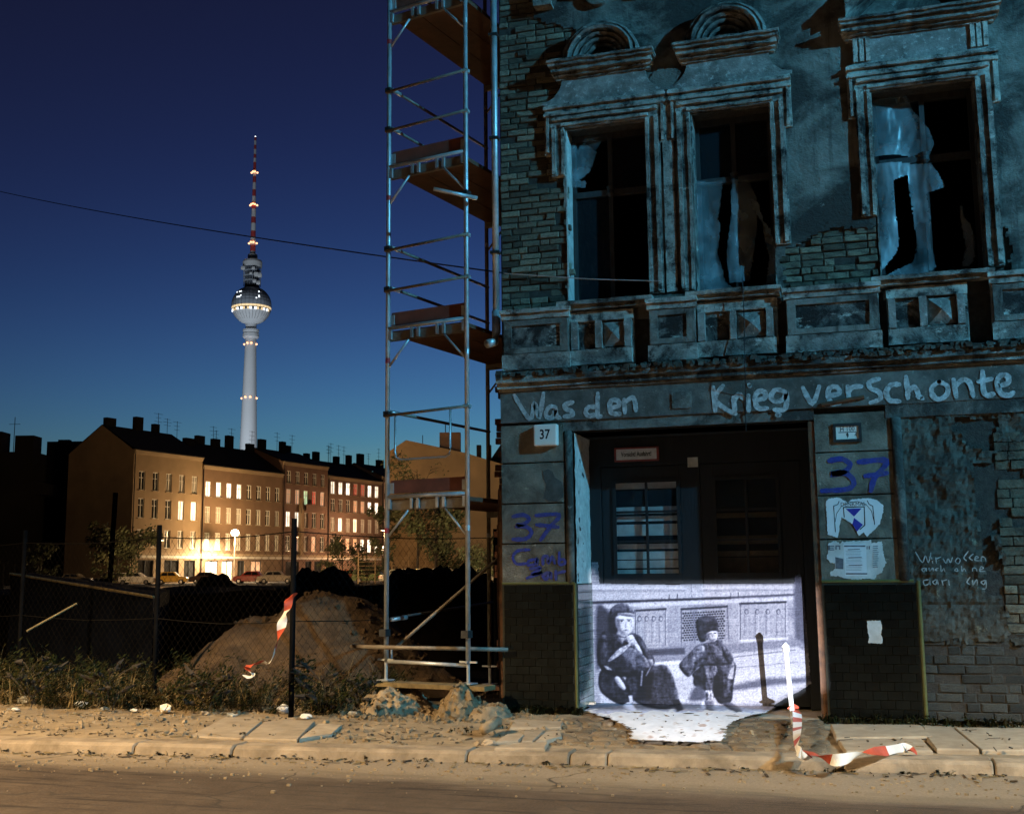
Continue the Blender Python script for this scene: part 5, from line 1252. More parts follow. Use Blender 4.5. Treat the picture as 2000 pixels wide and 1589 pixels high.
heap('rubble_heap', 'low brown rubble by the corner of the tiled pillar', 'rubble heap', (-.02, -.50, -.02), .30, .42, .12, 'sand', .3, 3)

# ================================================================== fence around the lot
fp = [(575, 1012, 12.7, 0), (312, 1025, 14.1, 0), (50, 1035, 15.8, 0)]
fn = thing('chain_link_fence', 'chain link fence with black posts and a wire along the top, around the lot', 'fence', tuple(gnd(575, 1390).xy) + (0,))
base = []
for px, py, d, _ in fp:
    tp = at(px, py, d); base.append(Vector((tp.x, tp.y, 0)))
    MB().tube((tp.x, tp.y, -.2), (tp.x, tp.y, tp.z), .031, 10).build('post', 'fencepost', fn, smooth=True)
fe = base[2] + (base[2] - base[1]); base.append(fe); MB().tube((fe.x, fe.y, -.2), (fe.x, fe.y, 2.1), .042, 10).build('post', 'fencepost', fn)
rr = SL + SB * (BAY + .35) - SA * .1; base.insert(0, Vector((rr.x, rr.y, 0))); MB().tube((rr.x, rr.y, -.2), (rr.x, rr.y, 2.1), .03, 10).build('post', 'fencepost', fn)
for a, c in zip(base[:-1], base[1:]):
    d = c - a; L = d.length; d.normalize(); b = MB(); H_ = 1.95; g_ = .115; w_ = .0015
    def wire(p, q, r=w_):
        t_ = (q - p).normalized(); s_ = t_.cross(Vector((d.y, -d.x, 0))).normalized() * r; m_ = Vector((d.y, -d.x, 0)) * r
        b.add([p + s_, p + m_, p - s_, q + s_, q + m_, q - s_], [(0, 1, 4, 3), (1, 2, 5, 4), (2, 0, 3, 5)])
    k = -H_
    while k < L:
        for s in (1, -1):
            u0, u1 = k, k + H_; z0, z1 = (0, H_) if s > 0 else (H_, 0)
            if u0 < 0: z0 = z0 + (z1 - z0) * (-u0 / H_); u0 = 0
            if u1 > L: z1 = z0 + (z1 - z0) * ((L - u0) / (u1 - u0)); u1 = L
            if u1 - u0 > .01: wire(a + d * u0 + zc * (z0 + .03), a + d * u1 + zc * (z1 + .03))
        k += g_
    b.build('wire_mesh', 'fence', fn)
    b = MB()
    for z in (1.98, 1.0, .1): b.path([a + zc * z, a + d * L * .25 + zc * (z - .03), a + d * L * .5 + zc * (z - .045), a + d * L * .75 + zc * (z - .03), c + zc * z], .005 if z < 1.9 else .006, 5)
    b.build('tension_wire', 'fence', fn)
t_ = at(219, 962, 34); o = MB().tube((t_.x, t_.y, -.2), (t_.x + .12, t_.y, t_.z), .075, 10).build('tall_post', 'fencepost'); tag(o, 'tall dark timber post standing among the black earth mounds', 'post')

# ================================================================== mounds, sand pile and rubbish on the lot
def mound_px(name, label, px, top, depth, wpx, mat, ry, flat=.2, seed=0, rough=.10, cat='earth mound', rot=YAW, group='black earth mounds'):
    p = at(px, top, depth); rx = wpx / 2 / CAM_F * depth
    return heap(name, label, cat, (p.x, p.y, -.05), rx, ry, p.z + .05, mat, flat, seed, rough, 46, rot, group)
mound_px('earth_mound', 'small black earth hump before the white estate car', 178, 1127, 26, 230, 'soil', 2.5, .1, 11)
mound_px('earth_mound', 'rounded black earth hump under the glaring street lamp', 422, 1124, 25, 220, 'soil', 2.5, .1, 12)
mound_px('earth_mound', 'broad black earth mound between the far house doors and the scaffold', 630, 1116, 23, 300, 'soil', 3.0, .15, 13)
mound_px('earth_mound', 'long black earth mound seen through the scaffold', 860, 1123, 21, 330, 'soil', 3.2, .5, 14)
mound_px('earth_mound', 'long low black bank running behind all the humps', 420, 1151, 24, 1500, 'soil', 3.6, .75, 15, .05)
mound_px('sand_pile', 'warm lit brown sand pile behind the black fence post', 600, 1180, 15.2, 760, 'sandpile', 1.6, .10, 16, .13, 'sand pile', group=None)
def clods(name, label, c, rx, ry, n, smax, mat, seed, cat='rubble'):
    from mathutils.bvhtree import BVHTree
    r = random.Random(seed); b = MB(); trees = []
    for ob in bpy.data.objects:
        if ob.type == 'MESH' and ob.parent is None and ob.name.split('.')[0] in ('rubble_heap', 'earth_heap', 'sand_pile', 'pavement', 'vacant_lot'):
            trees.append(BVHTree.FromPolygons([v.co for v in ob.data.vertices], [p.vertices for p in ob.data.polygons]))
    for _ in range(n):
        a, k = r.uniform(0, 6.283), math.sqrt(r.random()); x, y = c[0] + rx * k * math.cos(a), c[1] + ry * k * math.sin(a)
        hits = [h for h in (t_.ray_cast(Vector((x, y, 2.2)), Vector((0, 0, -1)))[0] for t_ in trees) if h is not None]
        if not hits: continue
        loc = max(hits, key=lambda h: h.z)
        s_ = smax * r.random() ** 2.2 + .004; q = [Vector((r.gauss(0, 1), r.gauss(0, 1), r.gauss(0, 1))).normalized() for _ in range(3)]; q[1] = q[0].cross(q[1]).normalized(); q[2] = q[0].cross(q[1])
        b.obox(loc + Vector((0, 0, s_ * .3)), q[0] * s_ * r.uniform(.6, 1.3), q[1] * s_ * r.uniform(.4, 1), q[2] * s_ * r.uniform(.3, .7))
    return tag(tag(b.build(name, mat, erode=0), kind='stuff'), label, cat)
clods('rubble_bits', 'broken stone and mortar bits on the heaps under the scaffold', (-.7, -.4), 1.1, .8, 650, .032, 'lime', 1)
clods('sand_clods', 'clods and stones lying over the brown sand pile', (-2.7, 2.4), 2.6, 1.6, 1300, .035, 'sandpile', 2)
clods('pavement_grit', 'grit, pebbles and broken mortar strewn over the bare pavement', (-1.6, -1.5), 4.6, 1.3, 1500, .022, 'sand', 3)
b = MB(); r = random.Random(77)
for _ in range(1500):
    x = r.uniform(-5, 6.2); y = kerb_y(x) - KW - .01 - abs(r.gauss(0, .5)); s_ = .003 + .012 * r.random() ** 3
    if y < -6: continue
    b.obox((x, y, -.103 + s_ * .4), (s_, r.uniform(-.3, .3) * s_, 0), (r.uniform(-.3, .3) * s_, s_ * r.uniform(.5, 1), 0), (0, 0, s_ * .6))
tag(tag(b.build('road_grit', 'sand'), kind='stuff'), 'grit and pebbles washed along the gutter and over the road', 'grit')
# dark sheeted stack with pale edge laths on the left
b = MB(); a0, a1, a2, a3 = at(20, 1122, 19), at(300, 1168, 16.5), at(300, 1215, 16.2), at(20, 1190, 18.4)
c0, c1 = at(60, 1118, 22), at(330, 1150, 19.5)
t = thing('sheeted_stack', 'low stack under dark blue sheeting with a pale edge lath, left of the fence post', 'covered stack', (a1.x, a1.y, 0))
vs = [a0, a1, Vector((a1.x, a1.y, -.1)), Vector((a0.x, a0.y, -.1)), c0, c1, Vector((c1.x, c1.y, -.1)), Vector((c0.x, c0.y, -.1))]
MB().add(vs, [(0, 3, 2, 1), (0, 1, 5, 4), (1, 2, 6, 5), (4, 5, 6, 7), (0, 4, 7, 3)]).build('sheeting', 'tarp', t, erode=.03, size=.3)
MB().tube(a0 + zc * .02, a1 + zc * .02, .022, 6).build('edge_lath', 'straw', t)
o = MB().tube(at(52, 1232, 14.2), at(150, 1178, 14.6), .014, 6).build('leaning_stick', 'straw'); tag(o, 'thin pale stick leaning in the dark lot behind the fence', 'stick')
t = thing('timber_frame', 'small lit timber frame at the left edge behind the dark bank', 'timber frame', tuple(at(16, 1115, 36)))
q0, q1 = at(-40, 1098, 36), at(28, 1098, 36)
MB().box(q0.x, q1.x, q0.y, q0.y + .08, q0.z - .04, q0.z + .04).build('top_rail', 'straw', t)
for px in (-30, 4, 26): q = at(px, 1098, 36); MB().box(q.x - .04, q.x + .04, q.y + .001, q.y + .079, 0, q.z - .04).build('upright', 'straw', t)
# weeds, dry stalks, litter
def weeds(name, n, region, mat, h0, h1, seed, blades=7, lean=.5, w=.006, zf=None):
    r = random.Random(seed); b = MB()
    for _ in range(n):
        x, y = region(r); z = zf(x, y) if zf else -.02; hh = r.uniform(h0, h1)
        for k in range(blades):
            a = r.uniform(0, 6.283); h_ = hh * r.uniform(.5, 1.1); l = lean * h_ * r.uniform(.3, 1.2); ww = w * r.uniform(.6, 1.6)
            dx, dy = math.cos(a), math.sin(a); px, py = -dy * ww, dx * ww; x0, y0 = x + r.uniform(-.04, .04), y + r.uniform(-.04, .04)
            p1 = (x0 + dx * l * .35, y0 + dy * l * .35, z + h_ * .6); p2 = (x0 + dx * l, y0 + dy * l, z + h_ * r.uniform(.75, 1))
            b.add([(x0 - px, y0 - py, z), (x0 + px, y0 + py, z), (p1[0] + px, p1[1] + py, p1[2]), (p1[0] - px, p1[1] - py, p1[2]), p2], [(0, 1, 2, 3), (3, 2, 4)])
            if r.random() < .6:   # small leaf clusters on the stalk
                for m in range(2):
                    f = r.uniform(.3, .95); c = (x0 + dx * l * f, y0 + dy * l * f, z + h_ * f * .95); s = r.uniform(.008, .022)
                    b.add([(c[0] - s, c[1], c[2]), (c[0], c[1] - s, c[2] + s * .5), (c[0] + s, c[1] + s * .4, c[2] + s * .3), (c[0], c[1] + s, c[2] - s * .2)], [(0, 1, 2, 3)])
    return tag(b.build(name, mat), kind='stuff')
def strip(r):
    while True:
        px = r.uniform(-140, 790); bound = 1377 + max(0, px) * .027 + 7 * fbm(px * .012, 2.2) - (14 if px > 690 else 0); py = bound - abs(r.gauss(0, 1)) * 30; p = gnd(px, max(py, 1262))
        if fbm(p.x * 1.5, p.y * 1.2, 31) > -.22: return p.x, p.y
def leafy(name, n, region, mat, h0, h1, seed, ls=.02, zf=None):
    r = random.Random(seed); b = MB()
    for _ in range(n):
        x, y = region(r); z = zf(x, y) if zf else -.02; hh = r.uniform(h0, h1) * (.5 + .9 * abs(fbm(x * 1.3, y * 1.3, 5)) * 1.6); st_ = []
        a = r.uniform(0, 6.283); ln = r.uniform(.2, .9) * hh; q = Vector((x, y, z)); e = Vector((x + math.cos(a) * ln, y + math.sin(a) * ln, z + hh)); m_ = q.lerp(e, .5) + Vector((0, 0, hh * .18))
        if r.random() < .6: b.path([q, m_, e], .0035, 3, .0015)
        for k in range(int(9 + hh * 30)):
            f = r.random(); c = q.lerp(m_, f * 2) if f < .5 else m_.lerp(e, f * 2 - 1); c = c + Vector((r.gauss(0, .03), r.gauss(0, .03), r.gauss(0, .025))); s_ = ls * r.uniform(.4, 1.3)
            n1 = Vector((r.gauss(0, 1), r.gauss(0, 1), r.gauss(0, 1))).normalized(); n2 = n1.orthogonal().normalized(); n1 = n1.cross(n2)
            b.add([c - n2 * s_ * 1.2, c + n1 * s_ * .3, c + n2 * s_ * 1.5, c - n1 * s_ * .3], [(0, 1, 2, 3)])
    return tag(b.build(name, mat), kind='stuff')
tag(leafy('weed_growth', 1700, strip, 'leaf', .08, .48, 3, .027), 'tangled dark weeds along the foot of the fence', 'weeds')
tag(leafy('dry_weeds', 1000, strip, 'straw', .05, .30, 14, .016), 'dry brown leaves among the weeds along the fence', 'weeds')
tag(weeds('dry_stalks', 520, strip, 'straw', .15, .62, 4, 3, .9, .0028), 'dry bent stalks and brambles rising from the weeds along the fence', 'weeds')
def wall_foot(r):
    x = r.choice([r.uniform(.03, .9), r.uniform(.03, .9), r.uniform(4.3, 5.6), r.uniform(3.4, 4.4)]); return x, -.07 - abs(r.gauss(0, .07))
tag(weeds('wall_grass', 240, wall_foot, 'leaf', .03, .12, 5, 7, .7, .004), 'tufts of grass growing along the foot of the house front', 'grass')
def paveg(r):
    x = r.uniform(-6, 5.5); return x, r.choice([kerb_y(x) - KW + .0 + r.uniform(-.03, .02), kerb_y(x) + r.uniform(0, 1.9), kerb_y(x) - KW - .02])
tag(weeds('pavement_grass', 90, paveg, 'leaf', .02, .06, 6, 6, .8, .003, lambda x, y: -.11 if y < kerb_y(x) - .25 else -.01), 'sparse grass in the pavement joints and gutter', 'grass')
b = MB(); r = random.Random(9); MT['litter'] = M('grit_and_twigs', (.055, .04, .026), .95, .5, 12)
for _ in range(620):
    u = r.random()
    if u < .55: x = r.uniform(-6.5, 1.2); y = kerb_y(x) + abs(r.gauss(0, 1.0)) + .1; z = pave_z(x, min(y, .7)) + .006
    elif u < .85: x = r.uniform(-6, 6); y = kerb_y(x) - KW - abs(r.gauss(0, .14)) - .02; z = -.095
    else: x = r.uniform(1, 6); y = kerb_y(x) + r.uniform(.1, 2.3); z = .03
    if y > .6: continue
    a = r.uniform(0, 3.14); L = r.choice([.006, .010, .012, .018, .03, .07]) * r.uniform(.6, 1.3); w = r.uniform(.002, .012) if L < .05 else .004
    b.obox((x, y, z + w * .4), (math.cos(a) * L, math.sin(a) * L, r.uniform(-.003, .006)), (-math.sin(a) * w, math.cos(a) * w, 0), (0, 0, w * .5))
tag(tag(b.build('litter', 'litter'), kind='stuff'), 'scattered twigs, leaves and grit on pavement and gutter', 'litter')
b = MB()
for _ in range(260):
    x = r.uniform(-6.5, 6); y = kerb_y(x) + r.choice([-KW - .04 - abs(r.gauss(0, .1)), r.uniform(.1, 2.4)]); z = -.095 if y < kerb_y(x) - .2 else .005
    if x > .8 and y > -.2: continue
    a = r.uniform(0, 3.14); L = r.uniform(.01, .07); w = r.uniform(.002, .01); b.obox((x, y, z + .004), (math.cos(a) * L, math.sin(a) * L, 0), (-math.sin(a) * w, math.cos(a) * w, 0), (0, 0, w * .4))
tag(tag(b.build('straw_litter', 'straw'), kind='stuff'), 'scattered straw and wood splinters on the pavement', 'litter')
def crumple(name, label, cat, px, py, s, mat, seed, z=.05, squash=.6):
    p = gnd(px, py, z); b = MB(); bm = bmesh.new(); bmesh.ops.create_icosphere(bm, subdivisions=3, radius=1)
    for v in bm.verts:
        q = v.co.copy(); k = 1 + .45 * fbm(q.x * 1.6, q.y * 1.6 + seed, q.z * 1.6) + .22 * abs(fbm(q.x * 4, q.y * 4 + seed, q.z * 4)); v.co = Vector((q.x * k * s * 1.25, q.y * k * s * .8, q.z * k * s * squash))
    b.v = [(p.x + v.co.x, p.y + v.co.y, p.z + v.co.z) for v in bm.verts]; b.f = [tuple(v.index for v in f.verts) for f in bm.faces]; bm.free()
    return tag(b.build(name, mat), label, cat)
crumple('plastic_bag', 'grey grubby plastic bag in the weeds at the far left', 'plastic bag', 54, 1366, .09, 'bagclear', 1, .04)
crumple('plastic_bag', 'small pale blue crumpled plastic bag left of the white one', 'plastic bag', 159, 1374, .06, 'bagwhite', 2, .04)
crumple('plastic_bag', 'cream crumpled bag at the edge of the weeds before the sand pile', 'plastic bag', 324, 1382, .05, 'enamel', 3, .05, .9)
crumple('plastic_bag', 'white and blue crumpled bag nearest the sand pile foot', 'plastic bag', 555, 1384, .055, 'bagwhite', 4, .04, .8)
crumple('plastic_bag', 'dark bluish plastic bundle right of the white and blue bag', 'plastic bag', 628, 1382, .07, 'tarp', 5, .05, .8)
for k, (px, py, sz, mt, lab) in enumerate(((30, 1384, .035, 'paper', 'small torn paper scrap at the left edge of the pavement'), (205, 1383, .04, 'bagclear', 'grey plastic scrap right of the pale blue bag'), (262, 1386, .03, 'paper', 'crumpled paper in the dirt between the bags'), (452, 1396, .045, 'bagclear', 'grubby bag scrap before the low weed bush'), (598, 1398, .05, 'paper', 'flattened newspaper lump left of the dark bundle'), (690, 1392, .04, 'bagclear', 'grey scrap by the last weed bush'))):
    crumple('litter_scrap', lab, 'litter', px, py, sz, mt, 30 + k, .02, .5)
crumple('plastic_scrap', 'small bright blue plastic scrap in the weeds', 'plastic scrap', 648, 1380, .03, 'bagblue', 6, .06)
crumple('stone', 'grey lump of stone left of the scaffold plank', 'stone', 672, 1380, .07, 'lime', 7, .03)
crumple('stone', 'small pale stone at the edge of the left slabs', 'stone', 400, 1392, .04, 'granite', 8, .01)
crumple('stone', 'brown brick lump lying high in the dark weeds', 'stone', 318, 1224, .05, 'sandpile', 9, .5)
crumple('straw_clump', 'tawny dry grass clump between the two left bags', 'grass clump', 228, 1330, .13, 'straw', 10, .06, .9)
crumple('stone', 'pale stone by the broken slabs near the rubble heap', 'stone', 955, 1450, .05, 'granite', 11, .01)
crumple('stone', 'loose stone on the edge of the broken slabs before the tiled pillar', 'stone', 962, 1414, .06, 'sand', 12, .03)
t = MB().tube(gnd(945, 1424, .06), gnd(972, 1408, .09), .05, 10); tag(t.build('pipe_stub', 'sand', smooth=True), 'short clay pipe stub beside the pale rubble heap', 'pipe')

# ================================================================== cables
a, c = at(-40, 365, 30), fac(983, 533, -.05)
q = [a.lerp(c, i / 16) - zc * (.9 * 4 * (i / 16) * (1 - i / 16) * .12) for i in range(17)]
tag(MB().path(q, .010, 6).build('overhead_cable', 'wire'), 'black overhead cable crossing the sky to the corner of the house', 'cable')
q = [fac(985, 534, -.05), fac(1150, 545, -.07), fac(1290, 549, -.09)]
tag(MB().path([tuple(p) for p in q], .006, 5).build('wall_cable', 'zinc'), 'thin cable running across the brick and the first window', 'cable')
q = [fac(1450, 540, -.21), fac(1454, 640, -.21), fac(1455, 720, -.28), fac(1456, 770, -.08), fac(1457, 840, -.05)]
tag(MB().path([tuple(p) for p in q], .005, 5).build('hanging_cable', 'wire'), 'thin black cable hanging from the middle window over the inscription', 'cable')

# ================================================================== television tower
TD = 970.0; tp = at(498, 267, TD); tb = at(486.5, 845, TD)
tx_, ty_ = (tp.x + tb.x) / 2, (tp.y + tb.y) / 2
TDEP = (Vector((tx_, ty_, 0)) - CAM).dot(FH)
def TZ(v): return at(490, 240 + v * .39, TDEP).z
def TR(w): return w * .39 / 2 / CAM_F * TDEP
tw = thing('television_tower', 'tall floodlit television tower with a steel sphere and a red and white mast', 'tower', (tx_, ty_, 0))
TO = (tx_, ty_, 0)
MB().lathe([(TR(98), 0), (TR(92), TZ(1750)), (TR(82), TZ(1560)), (TR(55), TZ(1082)), (TR(55), TZ(1000))], 40, TO).build('shaft', 'plaster_white', tw, smooth=False)
MB().lathe([(TR(70), TZ(1079)), (TR(82), TZ(1072)), (TR(82), TZ(1056)), (TR(76), TZ(1054)), (TR(76), TZ(1048)), (TR(82), TZ(1046)), (TR(82), TZ(1036)), (TR(60), TZ(1033))], 40, TO).build('collar', 'plaster_white', tw)
sr = TR(200); szc = TZ(915)
def sph(v0, v1, nm, mat, n=10, k=1.0):
    z0, z1 = max(-.999, (TZ(v1) - szc) / sr), min(.999, (TZ(v0) - szc) / sr); pr_ = []
    for i in range(n + 1):
        s_ = z0 + (z1 - z0) * i / n; pr_.append((sr * k * math.sqrt(max(0, 1 - s_ * s_)), szc + sr * s_))
    MB().lathe(pr_, 32, TO).build(nm, mat, tw)
sph(948, 1014, 'lower_sphere', 'plaster_white'); sph(936, 948, 'window_band', 'towerglass', 3, 1.0); sph(926, 936, 'light_band', 'tower_gold', 3, 1.004); sph(817, 926, 'upper_sphere', 'steelblue', 12)
b = MB()
for i in range(32):   # facet seams of the steel sphere
    a = 2 * math.pi * i / 32; b.path([(TO[0] + sr * 1.004 * math.cos(t) * math.cos(a), TO[1] + sr * 1.004 * math.cos(t) * math.sin(a), szc + sr * 1.004 * math.sin(t)) for t in [-.9 + 1.9 * j / 14 for j in range(15)]], .12, 4)
for t in [.15 + .16 * j for j in range(7)]: b.path([(TO[0] + sr * 1.004 * math.cos(t) * math.cos(a), TO[1] + sr * 1.004 * math.cos(t) * math.sin(a), szc + sr * 1.004 * math.sin(t)) for a in [2 * math.pi * i / 32 for i in range(33)]], .12, 4)
b.build('sphere_seam', 'towerglass', tw)
MB().lathe([(TR(76), TZ(822)), (TR(72), TZ(722))], 24, TO).build('lattice_core', 'towerglass', tw)
MB().lathe([(TR(98), TZ(721)), (TR(100), TZ(700)), (TR(92), TZ(690))], 32, TO).build('upper_platform', 'plaster_white', tw)
b = MB()
for i in range(24):
    a = 2 * math.pi * i / 24; b.tube((TO[0] + TR(84) * math.cos(a), TO[1] + TR(84) * math.sin(a), TZ(820)), (TO[0] + TR(90) * math.cos(a), TO[1] + TR(90) * math.sin(a), TZ(720)), .22, 4)
for v in (745, 770, 795): b.lathe([(TR(86), TZ(v)), (TR(87), TZ(v - 4))], 24, TO)
b.build('lattice', 'steelblue', tw)
def face(dx, v): # point on the camera-facing side
    return Vector((TO[0], TO[1], TZ(v))) + RH * TR(dx) * 1.0 - FH * TR(88)
for dx, v, s in ((-75, 738, 22), (30, 738, 18), (5, 763, 14), (60, 770, 24), (95, 775, 24), (45, 803, 20), (85, 812, 20)):
    c = face(dx, v); MB().lathe([(.05, .4), (TR(s) * .6, .2), (TR(s), 0)], 14, (0, 0, 0)); m_ = MB(); m_.obox(c, RH * TR(s), zc * TR(s) * .9, FH * .5); m_.build('dish_antenna', 'plaster_white', tw, bevel=TR(s) * .5)
MB().lathe([(TR(40), TZ(690)), (TR(52), TZ(675)), (TR(48), TZ(660)), (TR(30), TZ(655))], 20, TO).build('mast_base', 'steelblue', tw)
bands = [72, 90, 112, 133, 158, 178, 198, 235, 268, 300, 335, 368, 400, 432, 472, 503, 542, 572, 612, 645, 662]
for i, (v0, v1) in enumerate(zip(bands[:-1], bands[1:])):
    def wd(v): return 11 + (26 - 11) * max(0, (v - 72) / 590) + (2 if v > 430 else 0)
    MB().lathe([(TR(wd(v1)), TZ(v1)), (TR(wd(v0)), TZ(v0))], 12, TO).build('mast_section', 'towerred' if i % 2 == 0 else 'plaster_white', tw)
for v, w, n in ((247, 30, 4), (410, 36, 5), (600, 40, 4), (1105, 62, 4), (1375, 76, 4)):
    for i in range(n):
        f = -1 + 2 * i / (n - 1); c = Vector((TO[0], TO[1], TZ(v + 4 * abs(f)))) + RH * TR(w) * f - FH * TR(w) * math.sqrt(max(0.02, 1.02 - f * f))
        MB().lathe([(.05, -.9), (.8, -.5), (.95, 0), (.8, .5), (.05, .9)], 8, c).build('warning_lamp', 'tower_lamp', tw)
MB().lathe([(.05, -1.0), (.9, 0), (.05, 1.0)], 8, (TO[0], TO[1], TZ(70))).build('top_lamp', 'tower_white', tw)
for i in range(22):
    a = -1.3 + 2.6 * i / 21; t = -.30; c = Vector((TO[0], TO[1], szc + sr * math.sin(t) - .3)) + (RH * math.sin(a) - FH * math.cos(a)) * sr * math.cos(t) * 1.0
    if i % 3 != 1: MB().obox(c, (RH * math.cos(a) + FH * math.sin(a)) * 1.0, (RH * math.sin(a) - FH * math.cos(a)) * .4, zc * .9).build('lit_window', 'tower_gold' if i % 2 else 'tower_white', tw)
rr_ = random.Random(4)
for i in range(12):
    a, t = rr_.uniform(-.9, 1.0), rr_.choice([.28, .34, .62, .2]); c = Vector((TO[0], TO[1], szc + sr * math.sin(t))) + (RH * math.sin(a) - FH * math.cos(a)) * sr * math.cos(t)
    MB().obox(c, RH * .5, FH * .4, zc * .5).build('lit_window', 'tower_white', tw)
for k, (dx, dy, e) in enumerate(((-90, -210, 1.0), (110, -200, .8), (20, -230, .7))):   # floodlights on the ground around its foot
    q = Vector(TO) + RH * dx + FH * dy + zc * 4
    fl = thing('floodlight', ('floodlight left of the tower foot', 'floodlight right of the tower foot', 'floodlight straight before the tower foot')[k] + ' behind the houses', 'floodlight', tuple(q), group=None)
    MB().obox(q, RH * .5, FH * .3, zc * .4).build('housing', 'iron', fl)
    ld = bpy.data.lights.new('flood', 'SPOT'); ld.energy = 8.5e5 * e * KX; ld.color = (.80, .90, 1.0); ld.shadow_soft_size = .4; ld.spot_size = R(66); ld.spot_blend = .5
    lo = bpy.data.objects.new('flood_light', ld); COL.objects.link(lo); lo.parent = fl; lo.location = -FH * -.8
    d = Vector((TO[0], TO[1], 165)) - (q + lo.location); lo.rotation_euler = d.to_track_quat('-Z', 'Y').to_euler()

# ================================================================== far houses
RA = Vector(at(253, 1120, 150).xy.to_3d()); ux = (RH * .45 + FH * .893).normalized(); nx_ = (RH * .893 - FH * .45).normalized()
row_rot = math.atan2(ux.y, ux.x); GZ0 = .62
wsrc = {}
def far_house(name, label, s0, s1, eave, ridge, mat, rows, depth=12., cornice='stone', ground_mat='shop', doors=(), balcony=None, chim=4, ant=3, seed=0, group='houses along the far street'):
    t = thing(name, label, 'house', (RA + ux * s0 + Vector((0, 0, GZ0)))[:], row_rot, group)
    L = s1 - s0; r = random.Random(seed)
    hol = []
    for (zb, zt, us, w, mats) in rows:
        for u in us: hol.append((u - w / 2, u + w / 2, zb, zt))
    for (u0, u1, z0, z1, m) in doors: hol.append((u0, u1, z0, z1))
    xs = sorted({0., L} | {h[0] for h in hol} | {h[1] for h in hol}); zs = sorted({0., eave} | {h[2] for h in hol} | {h[3] for h in hol})
    b = cellwall(xs, zs, lambda x, z: not inside(x, z, hol), 0, .35)
    b.v = [(x, y, z) for x, y, z in b.v]
    b.add([(0, .36, 0), (0, depth, 0), (0, depth, eave), (0, depth / 2, ridge), (0, .36, eave + .1)], [(0, 1, 2, 3, 4)][:1]); b.add([(L, .36, 0), (L, depth, 0), (L, depth, eave), (L, depth / 2, ridge), (L, .36, eave + .1)], [(4, 3, 2, 1, 0)]); b.add([(0, depth, 0), (L, depth, 0), (L, depth, eave), (0, depth, eave)], [(0, 1, 2, 3)])
    b.build('wall', mat, t, local=True)
    MB().add([(-.02, -.35, eave + .02), (L + .02, -.35, eave + .02), (L + .02, depth / 2, ridge + .1), (-.02, depth / 2, ridge + .1), (L + .02, depth + .2, eave), (-.02, depth + .2, eave), (-.02, -.35, eave - .1), (L + .02, -.35, eave - .1)], [(0, 1, 2, 3), (3, 2, 4, 5), (6, 7, 1, 0)]).build('roof', 'roof', t, local=True)
    b = MB(); b.box(0, L, -.3, .0, eave - .30, eave - .02); b.box(0, L, -.15, .0, eave - .6, eave - .31); b.build('cornice', cornice, t, local=True)
    b = MB(); b.box(0, L, -.12, -.001, 3.75, 4.05); b.build('string_course', cornice, t, local=True)
    for (zb, zt, us, w, mats) in rows:
        for i, u in enumerate(us):
            h = zt - zb; lit = mats[i % len(mats)]
            key = (round(w, 2), round(h, 2))
            if key not in wsrc:
                f = MB(); q = .09
                f.box(-w / 2, -w / 2 + q, .10, .2, 0, h); f.box(w / 2 - q, w / 2, .10, .2, 0, h); f.box(-w / 2 + q, w / 2 - q, .10, .2, 0, q); f.box(-w / 2 + q, w / 2 - q, .10, .2, h - q, h); f.box(-.04, .04, .10, .2, q, h - q); f.box(-w / 2 + q, w / 2 - q, .11, .19, h * .64, h * .64 + .08)
                me = bpy.data.meshes.new('window'); me.from_pydata(f.v, [], f.f); me.materials.append(MT['winframe'])
                p = MB(); p.box(-w / 2 + .02, w / 2 - .02, .22, .24, .02, h - .02); pm = {}
                s_ = MB(); s_.box(-w / 2 - .1, w / 2 + .1, -.14, .1, -.1, -.005); sm = bpy.data.meshes.new('sill'); sm.from_pydata(s_.v, [], s_.f); sm.materials.append(MT['stone'])
                wsrc[key] = (me, p, pm, sm)
            me, p, pm, sm = wsrc[key]
            if lit not in pm:
                m2 = bpy.data.meshes.new('pane'); m2.from_pydata(p.v, [], p.f); m2.materials.append(MT[lit]); pm[lit] = m2
            o = bpy.data.objects.new('window', me); COL.objects.link(o); o.parent = t; o.location = (u, 0, zb)
            g = bpy.data.objects.new('pane', pm[lit]); COL.objects.link(g); g.parent = o
            g = bpy.data.objects.new('sill', sm); COL.objects.link(g); g.parent = o
    for (u0, u1, z0, z1, m) in doors:
        MB().box(u0 + .05, u1 - .05, .22, .26, z0, z1 - .05).build('shop_window' if m != 'dark' else 'door', m, t, local=True)
        b = MB(); b.box(u0, u0 + .1, .12, .21, z0, z1); b.box(u1 - .1, u1, .12, .21, z0, z1); b.box(u0 + .1, u1 - .1, .12, .21, z1 - .12, z1); b.box((u0 + u1) / 2 - .05, (u0 + u1) / 2 + .05, .12, .21, z0, z1 - .12); b.build('shop_frame', 'iron', t, local=True)
    if doors: MB().box(0, L, -.06, -.001, 3.35, 3.7).build('shop_fascia', 'shopwhite', t, local=True)
    for i in range(chim):
        u = L * (i + r.uniform(.3, .7)) / chim; w = r.uniform(.5, .9); y = depth / 2 + r.uniform(-1, .6); z = ridge - abs(y - depth / 2) * (ridge - eave) / (depth / 2)
        b = MB(); b.box(u - w, u + w, y - .35, y + .35, z - .5, z + r.uniform(1.0, 2.1)); b.build('chimney', 'roof', t, local=True)
    for i in range(ant):
        u = L * r.random(); y = depth / 2 + r.uniform(-.4, .4); hh = r.uniform(2.2, 3.6); b = MB(); b.tube((u, y, ridge - .3), (u, y, ridge + hh), .035, 5)
        for k in range(3): zz = ridge + hh * (.55 + .2 * k); w = r.uniform(.4, .9); b.tube((u - w, y, zz), (u + w, y, zz), .022, 4)
        b.build('aerial', 'roof', t, local=True)
